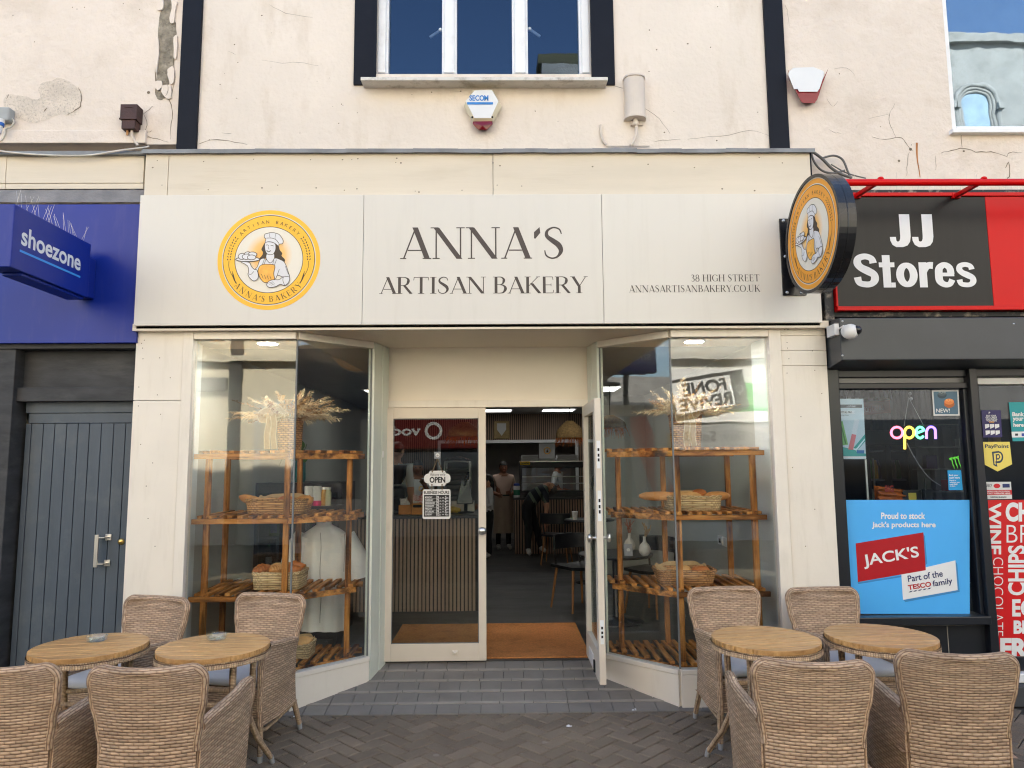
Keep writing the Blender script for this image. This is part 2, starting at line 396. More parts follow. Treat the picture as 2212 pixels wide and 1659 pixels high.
def arc_text(mb, s, P, r, a_mid, size, spread, lay, m, inside=False, use_serif=False, bold=0):
    n = len(s)
    if use_serif: adv = [SERIF[c][0] for c in s]
    else: adv = [1]*n
    tot = sum(adv); acc = 0
    for ch, ad in zip(s, adv):
        t = (acc+ad/2)/tot-.5; acc += ad
        if ch == ' ': continue
        a = a_mid + (t*spread if inside else -t*spread)
        ang = a-pi/2 if not inside else a+pi/2
        ca, sa = cos(ang), sin(ang); ox, oy = r*cos(a), r*sin(a)
        Q = lambda u, v, l, ca=ca, sa=sa, ox=ox, oy=oy: P(ox+u*ca-v*sa, oy+u*sa+v*ca, l)
        if use_serif:
            for i, poly in enumerate([p for g in SERIF[ch][1]() for p in g]): mb.flat([((x-ad/2)*size, (y-.5)*size) for x, y in poly], Q, lay+.00012*(i % 7), m)
        else:
            vs, fs = glyphs(ch, bold); d = .73
            mx = (min(x for x, _ in vs)+max(x for x, _ in vs))/2
            mb.add([Q((x-mx)*size/d, (y-d/2)*size/d, lay) for x, y in vs], fs, m)
def disc(r, n=64, cx_=0, cy_=0, ry=None): return [(cx_+r*cos(2*pi*i/n), cy_+(ry or r)*sin(2*pi*i/n)) for i in range(n)]
def ring(mb, r0, r1, P, lay, m, n=72):
    for i in range(n):
        a, b = 2*pi*i/n, 2*pi*(i+1)/n
        mb.flat([(r0*cos(a), r0*sin(a)), (r1*cos(a), r1*sin(a)), (r1*cos(b), r1*sin(b)), (r0*cos(b), r0*sin(b))], P, lay, m)

# the round emblem: white 0, yellow 1, dark 2, cream 3, apron orange 4, pale glow print 5
def emblem(mb, P, R):
    Q = lambda u, v, l: P(u*R, v*R, l)
    z2 = lambda pts: [((x-867)/804, -(y-847)/770) for x, y in pts]
    mb.flat(disc(.92), Q, .0006, 3)
    ring(mb, .915, 1.0, Q, .0010, 1); ring(mb, .885, .897, Q, .0014, 2); ring(mb, .668, .886, Q, .0012, 1); ring(mb, .656, .668, Q, .0014, 2)
    mb.flat(disc(.655), Q, .0016, 5)
    arc_text(mb, 'ARTISAN BAKERY', Q, .765, pi/2, .070, radians(100), .0020, 2)
    arc_text(mb, "ANNA'S BAKERY", Q, .785, -pi/2, .115, radians(106), .0020, 2, inside=True, use_serif=True)
    for sg in (-1, 1):                                    # wheat ears
        for k in range(9):
            a = pi/2 + sg*radians(58+k*4.2); r = .775
            c_, s_ = cos(a), sin(a)
            for off in (-.018, .018):
                bx, by = (r+off)*c_, (r+off)*s_; tx, ty = -s_*(-sg), c_*(-sg)
                d = (tx*.05+c_*off*.8, ty*.05+s_*off*.8)
                mb.flat([(bx, by), (bx+d[0]*.5+c_*.012, by+d[1]*.5+s_*.012), (bx+d[0], by+d[1]), (bx+d[0]*.5-c_*.012, by+d[1]*.5-s_*.012)], Q, .0020+.0001*(k % 2)+(.0002 if off > 0 else 0), 2)
        pts = [((.775+.01*sin(k))*cos(pi/2+sg*radians(92+k*6)), (.775+.01*sin(k))*sin(pi/2+sg*radians(92+k*6)), .010) for k in range(7)]
        for q in ribbon2(pts): mb.flat(q, Q, .0021, 2)
        pts = [(.735*cos(pi/2+sg*radians(108)), .735*sin(pi/2+sg*radians(108)), .004), (.76*cos(pi/2+sg*radians(118)), .76*sin(pi/2+sg*radians(118)), .03), (.785*cos(pi/2+sg*radians(128)), .785*sin(pi/2+sg*radians(128)), .006)]
        for q in ribbon2(pts): mb.flat(q, Q, .0023, 2)
    L = [.0024]
    def shape(pts, m, line=9, fill=True, sm=3):
        p = z2(pts); q = [(x, y) for x, y in p]
        if sm:
            q3 = smoothpts([(x, y) for x, y in (q[-1:]+q+q[:2])], sm); q = q3[sm:-sm-0][:sm*len(p)]
        if fill: mb.flat(q, Q, L[0], m); L[0] += .00015
        if line:
            for qq in ribbon2([(x, y, line/800) for x, y in q], closed=True, n=1): mb.flat(qq, Q, L[0], 2)
            L[0] += .00015
    def stroke(pts, w_=8):
        for qq in ribbon2([(x, y, w_/800) for x, y in z2(pts)], n=4): mb.flat(qq, Q, L[0], 2)
        L[0] += .00012
    shape([(800, 590), (770, 640), (750, 690), (775, 730), (765, 780), (725, 830), (760, 850), (830, 800), (840, 730), (820, 640)], 2)
    shape([(950, 600), (1010, 640), (1030, 700), (1070, 750), (1060, 790), (1115, 850), (1100, 890), (1040, 860), (960, 810), (940, 750), (950, 690)], 2)
    shape([(800, 830), (730, 850), (690, 960), (650, 1010), (740, 1090), (960, 1150), (1010, 1090), (1110, 1120), (1195, 1120), (1180, 1050), (1120, 900), (1050, 850), (960, 825), (880, 880)], 0)
    shape([(840, 750), (940, 750), (950, 830), (890, 900), (825, 830)], 0)
    shape([(800, 590), (840, 574), (900, 578), (960, 605), (970, 680), (955, 730), (930, 765), (880, 772), (840, 760), (810, 715), (797, 650)], 0)
    shape([(785, 480), (800, 450), (840, 440), (870, 430), (920, 428), (965, 440), (1010, 455), (1050, 495), (1082, 550), (1075, 600), (1020, 610), (1015, 640), (960, 600), (900, 575), (840, 572), (800, 585), (812, 530), (790, 510)], 0)
    stroke([(820, 515), (900, 515), (970, 540), (1020, 600)]); stroke([(870, 440), (865, 480), (880, 510)], 5); stroke([(965, 445), (955, 500), (960, 530)], 5)
    stroke([(815, 625), (840, 620), (860, 632)]); stroke([(890, 632), (915, 628), (935, 640)]); stroke([(862, 640), (855, 680), (872, 684)], 5); stroke([(830, 705), (860, 728), (895, 708)], 11)
    shape([(755, 930), (860, 920), (965, 940), (950, 1060), (965, 1150), (880, 1195), (800, 1195), (730, 1110), (705, 1010)], 4)
    for k in range(4): stroke([(760+45*k, 1070+12*k), (790+42*k, 1140+6*k)], 6)
    stroke([(770, 925), (800, 840)], 6); stroke([(795, 925), (822, 850)], 6); stroke([(930, 930), (950, 850)], 6); stroke([(960, 930), (990, 850)], 6)
    shape([(690, 1010), (650, 1000), (600, 950), (575, 900), (530, 885), (430, 880), (540, 945), (560, 1040), (550, 1070), (580, 1130), (640, 1175), (690, 1160), (715, 1110)], 0)
    stroke([(550, 1065), (600, 1075), (640, 1030)], 7)
    shape([(540+188*cos(a), 843+36*sin(a)) for a in [2*pi*i/20 for i in range(20)]], 0, 12, sm=0)
    for bx, by, rx, ry in ((540, 765, 55, 38), (610, 770, 70, 40), (450, 800, 60, 48), (520, 805, 68, 42), (600, 815, 66, 38)):
        shape([(bx+rx*cos(a), by+ry*sin(a)) for a in [2*pi*i/14 for i in range(14)]], 0, 10, sm=0)
    shape([(1200, 1120), (1190, 1200), (1130, 1250), (1060, 1230), (1000, 1262), (900, 1280), (850, 1240), (880, 1185), (950, 1160), (1040, 1160), (1100, 1120)], 0)
    for k in range(3): stroke([(865+25*k, 1215+16*k), (950+15*k, 1190+15*k)], 5)
    stroke([(1110, 1110), (1100, 1170), (1130, 1245)], 7); stroke([(1040, 1000), (1010, 1090)], 7); stroke([(1130, 950), (1185, 1080)], 6)
# ------------------------------------------------------------------ palette
F = 5.10; YW = 5.22; YD = 5.85; ZI = .14; ZC = 2.66
CREAM = (.74, .655, .565)
m_wall = mat('painted_render', (.76, .675, .585), .8, .05, 1.3, .006, 24, dirt=(2.6, (.58, .48, .37), .5, (2.2, 1, .7)), spec=.25)
m_wall2 = mat('painted_render_aged', (.75, .655, .565), .8, .06, 1.1, .012, 15, dirt=(1.6, (.50, .40, .30), .45), spec=.25)
m_board = mat('painted_plywood', (.70, .62, .50), .6, .05, 2, .0015, 14, stretch=(.25, 1, 3), dirt=(5, (.55, .46, .34), .35, (.3, 1, 2)), spec=.3)
m_trim = mat('cream_gloss_paint', (.80, .735, .64), .4, .03, 3, .0008, 30, spec=.4, dirt=(3, (.60, .53, .43), .35, (4, 4, .6)))
m_ali = mat('pale_green_aluminium', (.68, .71, .63), .35, .02, 2)
m_white = mat('white_upvc', (.80, .80, .80), .35, .03, 4, dirt=(7, (.5, .45, .38), .35))
m_navy = mat('navy_paint', (.0065, .0085, .015), .55, .15, 3, .001, 30, spec=.16)
m_lead = mat('lead_flashing', (.20, .21, .22), .55, .25, 5, .003, 14, metal=.3)
m_stone = mat('exposed_stone', (.27, .235, .18), .9, .45, 16, .012, 42, dirt=(26, (.06, .05, .04), .8))
m_crack = mat('crack_dark', (.19, .15, .105), .9, .3, 20)
m_black = mat('black_gap', (.012, .012, .012), .9)
m_sign = mat('sign_panel', (.70, .665, .60), .38, .015, .6, .004, 1.3, spec=.45, dirt=(2.5, (.56, .52, .45), .22, (5, 1, .35)))
m_ink = mat('sign_lettering', S(66, 56, 52), .5, .05)
m_dark = mat('dark_line', S(58, 42, 22), .5, .05)
m_yel = mat('emblem_yellow', S(252, 190, 46), .45, .04)
m_org = mat('emblem_apron', S(246, 176, 70), .45, .18, 20)
m_ewht = mat('emblem_white', (.74, .73, .74), .45, .02)
m_int = mat('interior_wall_paint', (.40, .41, .375), .6, .05, 1.2)
m_daylit = mat('daylit_wall_tone', (.66, .70, .70), .5, .03, 2)  # paler wall colour with the daylight near the glass painted in
m_ceil = mat('interior_ceiling', (.36, .36, .35), .7, .05, 3)
m_led = emit('led_panel', (1, 1, .97), .8); m_dl = emit('downlight_glow', (1, .99, .96), 34)
m_glass = glass('window_glass', (.97, .985, .975), 1.35, wavy=.0004)
m_edge = mat('glass_edge', (.05, .10, .085), .2)
m_seal = mat('grey_sealant', (.16, .17, .17), .5)
m_metal = mat('brushed_steel', (.62, .60, .57), .28, .08, 6, metal=1)
m_tile = mat('ramp_tile_grey', (.20, .182, .166), .5, .10, 3, .0006, 60, dirt=(4, (.09, .08, .07), .35))
m_tstrip = mat('ramp_strip_pale', (.30, .272, .24), .6, .12, 6)
m_pav = None

def glow_mat(c, R):
    m, t, b = newmat('emblem_print')
    tc = nn(t, 'ShaderNodeTexCoord'); d = nn(t, 'ShaderNodeVectorMath', operation='DISTANCE'); lk(t, tc.outputs['Object'], d.inputs[0]); d.inputs[1].default_value = c
    lk(t, ramp(t, mth(t, 'DIVIDE', d.outputs['Value'], R), [(.10, S(248, 176, 60)), (.30, S(246, 196, 120)), (.46, S(232, 224, 208))]), b.inputs['Base Color'])
    b.inputs['Roughness'].default_value = .45; return m

def crack(mb0, pts, Y, w_=.006, lay=.0015, m=0, zs=1/3., off=(0, 0)):
    mb = MB(); mb0.sub.append(mb); w_ *= .62
    q = smoothpts([(a*zs+off[0], b*zs+off[1]) for a, b in pts], 3)
    q = [(x+random.uniform(-1.2, 1.2), y+random.uniform(-1.2, 1.2)) for x, y in q]
    p3 = [at(x, y, Y) for x, y in q]; n = len(p3)
    for i, r in enumerate(ribbon2([(p.x, p.z, w_*(.35+.65*sin(pi*(i+.5)/n))*random.uniform(.5, 1.2)) for i, p in enumerate(p3)], n=1)):
        mb.flat(r, lambda u, v, l: (u, Y-l, v), lay, m)
def blob(mb, pts, Y, lay, m, jit=1.0, zs=1/3., off=(0, 0), thick=0):
    q = smoothpts([(a*zs+off[0], b*zs+off[1]) for a, b in pts+pts[:1]], 4)[:-1]
    q = [(x+random.uniform(-jit, jit), y+random.uniform(-jit, jit)) for x, y in q]
    p3 = [at(x, y, Y) for x, y in q]
    if thick: mb.prism([(p.x, Y-lay, p.z) for p in p3], (0, -thick, 0), m)
    else: mb.flat([(p.x, p.z) for p in p3], lambda u, v, l: (u, Y-l, v), lay, m)

# ------------------------------------------------------------------ ground
def herringbone():
    global m_pav
    m, t, b = newmat('block_paving')
    g = nn(t, 'ShaderNodeNewGeometry'); v = coords(t)
    c = ramp(t, g.outputs['Random Per Island'], [(0, (.168, .130, .094)), (.5, (.196, .153, .110)), (1, (.23, .180, .132))])
    sp = ramp(t, noise(t, v, 240, 3), [(.35, (.6, .6, .6)), (.55, (1, 1, 1)), (.72, (1.5, 1.45, 1.4))])
    st = ramp(t, noise(t, v, 2.5, 5), [(.35, (.90, .89, .88)), (.65, (1.06, 1.06, 1.06))])
    vo = nn(t, 'ShaderNodeTexVoronoi'); vo.inputs['Scale'].default_value = 3.4; lk(t, v, vo.inputs['Vector'])
    gum = ramp(t, vo.outputs['Distance'], [(.055, (.5, .5, .5)), (.075, (0, 0, 0))])
    lk(t, mixc(t, gum, mixc(t, 1, mixc(t, 1, c, sp, 'MULTIPLY'), st, 'MULTIPLY'), (.30, .27, .24)), b.inputs['Base Color']); b.inputs['Roughness'].default_value = .85
    setbump(t, b, noise(t, v, 160, 4), .003); m_pav = m
    mort = mat('paving_joint', (.028, .024, .021), .95, .3, 40)
    mb = MB(); mb.box(-60, 60, -60, 40, -.5, -.010, 1)
    L, W, g_ = .200, .100, .0035
    R = Matrix.Rotation(radians(45), 2)
    n = 34
    for i in range(-n, n):
        for j in range(-n, n):
            # 2x1 herringbone: cell (i,j) holds a horizontal brick when (i-j)%4==0, a vertical one when (i-j)%4==2... 
            k = (i-j) % 4
            if k == 0: r = (i*W, j*W, i*W+L, j*W+W)
            elif k == 3: r = (i*W, j*W, i*W+W, j*W+L)
            else: continue
            cx_, cy_ = (r[0]+r[2])/2, (r[1]+r[3])/2
            c = R @ Vector((cx_, cy_)) + Vector((.0, 3.6))
            if not (-3.6 < c.x < 3.6 and 1.2 < c.y < 5.25): continue
            dz = random.uniform(-.001, .001); P = []; tl = random.uniform(-.0006, .0006)
            e = .006
            for zz, q in ((-.012, 0), (-.004+dz, 0), (dz, e)):
                for (x, y) in ((r[0]+g_+q, r[1]+g_+q), (r[2]-g_-q, r[1]+g_+q), (r[2]-g_-q, r[3]-g_-q), (r[0]+g_+q, r[3]-g_-q)):
                    p = R @ Vector((x, y)) + Vector((0, 3.6)); P.append((p.x, p.y, zz+(tl if x > cx_ else -tl)))
            mb.add(P, [(8, 9, 10, 11)]+[(a, (a+1) % 4, 4+(a+1) % 4, 4+a) for a in range(4)]+[(4+a, 4+(a+1) % 4, 8+(a+1) % 4, 8+a) for a in range(4)], 0)
    o = mb.build('street_paving', [m, mort]); tag(o, kind='structure')
herringbone()

mb = MB()                                                 # tiled ramp up to the doors
rows = [(5.06, 5.19), (5.225, 5.36), (5.395, 5.53), (5.565, 5.70), (5.735, 5.86)]
zr = lambda y: .004+(y-5.05)/(YD-5.05)*.125
mb.hexa([(-1.7, 5.05, -.1), (1.45, 5.05, -.1), (1.45, 5.95, -.1), (-1.7, 5.95, -.1), (-1.7, 5.05, -.004), (1.45, 5.05, -.004), (1.45, 5.95, .131), (-1.7, 5.95, .131)], 2)
def slab(x0, x1, y0, y1, h, m):
    a, b = zr(y0), zr(y1); mb.hexa([(x0, y0, a-.02), (x1, y0, a-.02), (x1, y1, b-.02), (x0, y1, b-.02), (x0, y0, a+h), (x1, y0, a+h), (x1, y1, b+h), (x0, y1, b+h)], m)
for i, (y0, y1) in enumerate(rows):
    x = -1.7+random.uniform(0, .05)
    while x < 1.4: slab(x, min(x+.148, 1.45), y0, y1, random.uniform(0, .001), 0); x += .152
    if i < 4:
        x = -1.7+random.uniform(0, .1)
        while x < 1.4: slab(x, min(x+.232, 1.45), y1+.004, y1+.031, .0035, 1); x += .238
o = mb.build('entrance_ramp', [m_tile, m_tstrip, mat('ramp_grout', (.07, .065, .06), .9)]); tag(o, kind='structure')
m_floor = mat('shop_floor_vinyl', (.040, .040, .040), .45, .35, 1.8, stretch=(.5, 1.6, 1), dirt=(3, (.16, .155, .15), .5, (.4, 1.5, 1)), rvar=.1)
mb = MB(); mb.box(-2.42, 2.12, 5.87, 15.2, .02, ZI)
mb.prism([(-2.42, 5.14, .1), (-1.50, 5.14, .1), (-1.06, 5.62, .1), (-1.0, 5.87, .1), (-2.42, 5.87, .1)], (0, 0, ZI-.1+.06))
mb.prism([(2.12, 5.14, .1), (1.24, 5.14, .1), (.80, 5.66, .1), (.74, 5.87, .1), (2.12, 5.87, .1)], (0, 0, ZI-.1+.06))
tag(mb.build('shop_floor', m_floor), kind='structure')

# ------------------------------------------------------------------ the bakery
bk = root('bakery_building', 'cream rendered bakery with a recessed glass shopfront and white upstairs window between dark vertical strips', 'building', (0, F, 0))
xl = at(412, 160, YW).x; xr = at(1675, 160, YW).x
ZT = 9.6
wl, wr, _, _ = rect(813, 20, 1277, 120, YW); zs = at(1045, 160, YW).z; zt = 6.9
mb = MB(); zb = 3.78
for b_ in ((xl, wl, zb, ZT), (wr, xr, zb, ZT), (wl, wr, zb, zs), (wl, wr, zt, ZT)): mb.box(b_[0], b_[1], YW, YW+.3, b_[2], b_[3])
wall = mb.build('upper_wall', m_wall, bk)
mb = MB()                                                 # the shell behind: dark upstairs room, roof, party walls
mb.box(xl, xr, 15.2, 15.4, 0, ZT); mb.box(xl, xr, YW+.3, 15.2, ZT-.3, ZT); mb.box(xl, xl+.06, YW+.3, 15.2, 2.9, ZT-.3); mb.box(xr-.06, xr, YW+.3, 15.2, 2.9, ZT-.3)
mb.box(xl, xr, YW+.02, 15.2, 2.75, 2.9); mb.box(xl, xr, YW+.02, YW+.3, 2.9, zb-.002)
mb.build('roof', mat('roof_dark', (.05, .05, .05), .9), bk)
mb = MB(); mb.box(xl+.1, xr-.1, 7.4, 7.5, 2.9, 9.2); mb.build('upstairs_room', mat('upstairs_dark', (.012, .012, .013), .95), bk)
mb = MB()
crack(mb, [(1480, 335), (1525, 352)], YW, .004); crack(mb, [(1690, 390), (1830, 408), (1930, 402), (2060, 425)], YW, .004); crack(mb, [(1750, 30), (1850, 85), (2030, 112)], YW, .004)
crack(mb, [(1290, 930), (1370, 910), (1480, 915), (1600, 935)], YW, .010); crack(mb, [(1440, 865), (1500, 868)], YW, .005)
o2 = (737.3, 0)
crack(mb, [(1770, 560), (1840, 572)], YW, .005, off=o2); crack(mb, [(1970, 706), (2060, 770), (2130, 865)], YW, .005, off=o2); crack(mb, [(2030, 920), (2110, 908), (2200, 905)], YW, .005, off=o2)
o3 = (1475, 0)
crack(mb, [(30, 905), (130, 890), (300, 875), (430, 845), (555, 880)], YW, .005, off=o3)
mb.build('crack_marks', m_crack, wall); mb = MB()
for k in range(46):
    x, y = random.uniform(445, 1640), random.uniform(5, 305)
    if 760 < x < 1330 and y < 190: continue
    p = at(x, y, YW); r = random.uniform(.002, .006)
    mb.flat([(p.x+r*cos(a)*random.uniform(.6, 1.6), p.z+r*sin(a)) for a in [2*pi*i/7 for i in range(7)]], lambda u, v, l: (u, YW-l, v), .0012, 0)
tag(mb.build('paint_specks', m_crack, wall), kind='stuff')
# the dark strips follow the vertical
l, r = at(412, 160, YW).x-.075, at(412, 160, YW).x+.075
mb = MB(); mb.box(l, r, YW-.025, YW+.01, 3.79, ZT-.1); mb.build('dark_strip', m_navy, bk, .004)
l, r = xr-.075, xr+.075
mb = MB(); mb.box(l, r, YW-.025, YW+.01, 3.79, ZT-.1); mb.build('dark_strip', m_navy, bk, .004)
# upstairs window
yw = YW+.06
wn = MB(); wn.box(wl, wr, yw, yw+.06, zs, zs+.03); wn.box(wl, wr, yw, yw+.06, zt-.05, zt)
for a, b in ((813, 840), (955, 987), (1106, 1140), (1250, 1277)):
    l, _, _, _ = rect(a, 60, b, 100, yw); _, r, _, _ = rect(a, 60, b, 100, yw)
    wn.box(l, r, yw-.012, yw+.07, zs+.03, zt-.05); wn.box(l+.02, r-.02, yw-.03, yw-.012, zs+.031, zt-.051)
win = wn.build('window', m_white, bk, .004)
m_glup = glass('upstairs_glass', (.6, .65, .7), 1.5, col=(.58, .76, 1.0), wavy=.0004)
mb = MB()
for a, b in ((840, 955), (987, 1106), (1140, 1250)):
    l, r, _, _ = rect(a, 60, b, 100, yw+.03); mb.box(l-.005, r+.005, yw+.035, yw+.041, zs+.02, zt-.04)
mb.build('pane', m_glup, win)
for px_, py_, sg in ((951, 62, -1), (1144, 60, 1)):
    p = at(px_, py_, yw+.03); mb = MB(); mb.obox((p.x, yw+.052, p.z), (p.x+sg*.085, yw+.06, p.z-.055), .012, .02); mb.ball((p.x, yw+.05, p.z), .018)
    mb.build('handle', m_white, win)
for a, b in ((765, 813), (1277, 1327)):
    l, r, k, _ = rect(a, 90, b, 186, YW); mb = MB(); mb.box(l, r, YW-.018, YW+.01, at(1045, 185, YW).z, zt+.1); mb.build('window_surround', m_navy, bk, .003)
l, r, k, t = rect(779, 160, 1313, 166, YW-.13); mb = MB()
zsl = at(1045, 166, YW-.13).z
mb.hexa([(l, YW-.13, zsl-.028), (r, YW-.13, zsl-.028), (r, YW+.1, zsl-.012), (l, YW+.1, zsl-.012), (l, YW-.13, zsl+.0), (r, YW-.13, zsl), (r, YW+.1, zsl+.03), (l, YW+.1, zsl+.03)])
mb.build('window_sill', mat('weathered_sill', (.66, .63, .58), .6, .1, 5, .002, 30, dirt=(9, (.22, .18, .13), .8)), bk, .004)
# lead flashing and plywood board
Yb = 5.07
l = at(313, 330, Yb).x; r = at(1754, 330, Yb).x; zt_ = at(1035, 326, Yb-.03).z; zbt = at(1035, 421, Yb).z
mb = MB(); n = 30
for i in range(n):
    a, b = l-.01+(r-l+.02)*i/n, l-.01+(r-l+.02)*(i+1)/n; j = random.uniform(-.004, .004)
    mb.hexa([(a, Yb-.03, zt_-.012+j), (b, Yb-.03, zt_-.012+j*.5), (b, YW, zt_+.03), (a, YW, zt_+.03), (a, Yb-.03, zt_+.018+j), (b, Yb-.03, zt_+.018+j*.5), (b, YW, zt_+.05), (a, YW, zt_+.05)])
mb.build('lead_flashing', m_lead, bk)
mb = MB(); e = [at(x, 380, Yb).x for x in (313, 363, 1065, 1752)]
for i in range(3): mb.box(e[i]+(.002 if i else 0), e[i+1]-.002, Yb, Yb+.14, zbt-.2, zt_+.006)
bd = mb.build('timber_board', m_board, bk, .0015)
mb = MB()
for x, y in ((440, 349), (548, 344), (671, 345), (566, 406), (683, 406), (450, 410), (760, 345), (600, 397+3), (740, 345), (744, 411), (773, 343), (857, 342), (855, 351), (771, 408), (897, 413), (1080, 358), (1074, 400), (998, 411), (866, 352), (1065, 352), (1204-77, 402), (1280, 360), (1400, 355), (1560, 408), (1640, 340), (1500, 362), (1630, 412), (1690, 352), (905, 415), (340, 347), (330, 362), (350, 400)):
    p = at(x, y, Yb); r_ = random.uniform(.003, .006); mb.flat([(p.x+r_*1.3*cos(a), p.z+r_*sin(a)) for a in [2*pi*i/7 for i in range(7)]], lambda u, v, l: (u, Yb-l, v), .001, 0)
tag(mb.build('nail_holes', m_crack, bd), kind='stuff')
mb = MB(); mb.box(e[3]+.001, e[3]+.014, Yb+.01, YW, zbt-.2, zt_); mb.build('board_end', m_navy, bk)
# pilasters, header, soffit
xa = at(295, 720, F).x; xb = at(397, 720, F).x; xc = at(1686, 720, F).x; xd = at(1783, 720, F).x; ztop = 2.70
zj = [at(1735, y, F).z for y in (725, 757, 790)]
mb = MB(); zz = at(345, 865, F).z
mb.box(xa, xb, F, F+.12, 0, zz-.0015); mb.box(xa, xb, F, F+.12, zz+.0015, ztop); p1 = mb.build('pilaster', m_trim, bk, .003)
mb = MB()
for x, y in ((312, 735), (306, 742), (308, 752), (309, 775), (345, 773), (368, 816), (300, 836), (340, 853), (299, 877), (330, 1000), (347, 895), (316, 1050), (320, 1120), (335, 1180), (304, 960)):
    p = at(x, y, F); r_ = .004; mb.flat([(p.x+r_*cos(a), p.z+r_*sin(a)) for a in [2*pi*i/7 for i in range(7)]], lambda u, v, l: (u, F-l, v), .001, 0)
tag(mb.build('nail_holes', m_crack, p1), kind='stuff')
mb = MB(); zz = [0]+zj[::-1]+[ztop]
for i in range(4): mb.box(xc, xd, F+random.uniform(0, .002), F+.12, zz[i]+.001, zz[i+1]-.001)
p2 = mb.build('pilaster', m_trim, bk, .003)
mb = MB()
for x, y in ((1695, 712), (1702, 712), (1700, 740), (1701, 752), (1704, 775), (1755, 758), (1700, 806), (1760, 800), (1730, 900), (1712, 1010), (1760, 1100), (1740, 1180), (1775, 850)):
    p = at(x, y, F); r_ = .004; mb.flat([(p.x+r_*cos(a), p.z+r_*sin(a)) for a in [2*pi*i/7 for i in range(7)]], lambda u, v, l: (u, F-l, v), .001, 0)
tag(mb.build('nail_holes', m_crack, p2), kind='stuff')
GL, GR = at(416, 900, F+.03).x, at(1664, 900, F+.03).x
CL, CR = (-1.492, F+.03), (1.232, F+.03); JL, JR = (-1.03, 5.565), (.776, 5.575); DL, DR = (-.965, YD), (.735, YD)
ZR = .25
mb = MB()                                                 # soffit, ceiling of bays
mb.box(xa, xd, F-.06, YD+.02, ZC, ZC+.05); sf = mb.build('soffit', mat('soffit_paint', (.74, .66, .55), .5, .04, 2), bk)
mb = MB(); mb.box(-2.48, 2.2, YD+.021, 15.2, ZC, ZC+.08); mb.build('ceiling', m_ceil, bk)
# shop window frames and glass
def wseg(mb, p, q, w_, z0, z1, m=0): mb.obox((p[0], p[1], (z0+z1)/2), (q[0], q[1], (z0+z1)/2), w_, z1-z0, m)
for nm, gx, C_, J_, D_, pl, sg in (('l', GL, CL, JL, DL, xb, 1), ('r', GR, CR, JR, DR, xc, -1)):
    fr = MB()
    fr.box(pl+sg*.004, gx, F-.012, F+.07, 0, ZC-.002)                               # outer stile
    fr.box(gx+sg*.001, C_[0], F-.01, F+.07, ZC-.055, ZC-.002); wseg(fr, C_, J_, .06, ZC-.055, ZC-.002)
    fr.box(gx+sg*.001, C_[0], F-.0, F+.07, ZR-.02, ZR+.012); wseg(fr, C_, (J_[0], J_[1]), .07, ZR-.02, ZR+.012)
    o = fr.build('shop_window', m_trim, bk, .003)
    rs = MB(); rs.box(gx, C_[0], F, F+.06, 0, ZR-.022); wseg(rs, C_, J_, .055, 0, ZR-.022); rs.build('stall_riser', m_trim, o, .003)
    g = MB(); g.box(gx+sg*.001, C_[0], F+.03, F+.04, ZR+.012, ZC-.055); g.build('pane', m_glass, o)
    g = MB(); wseg(g, (C_[0]+sg*.004, C_[1]+.008), J_, .010, ZR+.012, ZC-.055); g.build('pane', m_glass, o)
    s_ = MB(); s_.obox((C_[0], C_[1]+.004, ZR+.012), (C_[0], C_[1]+.004, ZC-.055), .011, .014, 0, (0, 1, 0)); s_.obox((J_[0], J_[1], ZR+.012), (J_[0], J_[1], ZC-.055), .012, .012, 0, (0, 1, 0))
    s_.build('glass_joint', m_seal, o)
    j = MB(); wseg(j, J_, ((J_[0]*.45+D_[0]*.55), J_[1]*.45+D_[1]*.55), .05, .05, ZC-.003); wseg(j, ((J_[0]*.44+D_[0]*.56), J_[1]*.44+D_[1]*.56), D_, .058, .05, ZC-.004); j.build('jamb', m_ali, o, .003)
    if nm == 'l':
        k = MB()
        for xx in (812, 821): k.rbox(xx, 974, xx+7, 988, 5.73, .03)
        k.build('door_sensor', m_white, o, .003)
# wall and transom over the doors
zd = 2.155
mb = MB(); mb.box(-.99, .76, YD+.012, YD+.07, zd+.06, ZC); hp = mb.build('header_panel', mat('header_paint', (.82, .735, .61), .45, .03, 2), bk)
mb = MB(); mb.box(-.99, .76, YD-.01, YD+.08, zd+.004, zd+.062); mb.box(-.985, DL[0]+.02, YD, YD+.09, .1, zd+.003); mb.box(DR[0]-.02, .755, YD, YD+.09, .1, zd+.003); mb.build('door_frame', m_trim, bk, .004)
# interior shell
mb = MB(); mb.box(-2.50, -2.42, F+.13, 15.2, 0, 2.9); mb.box(-2.42, -2.34, 5.15, 5.20, ZR, ZC); lw = mb.build('interior_wall', m_int, bk); mb = MB(); mb.box(-2.419, -2.385, 5.205, 5.62, ZI, ZC-.01); mb.build('lining_panel', m_daylit, lw)  # pale strip imitates daylight falling on the wall beside the glass
mb = MB(); mb.box(2.06, 2.14, F+.13, 10.2, 0, 2.9); mb.box(2.12, 2.2, 10.2, 15.2, 0, 2.9); mb.box(1.45, 2.2, 10.2, 10.3, 0, 2.9); rw = mb.build('interior_wall', m_int, bk); mb = MB(); mb.box(2.025, 2.059, 5.235, 5.68, ZI+.121, ZC-.01); mb.build('lining_panel', m_daylit, rw)  # the right wall gets its daylight painted as a pale strip too
mb = MB(); mb.box(2.045, 2.058, 5.3, 10.19, ZI, ZI+.12); mb.build('skirting', m_white, rw, .003)
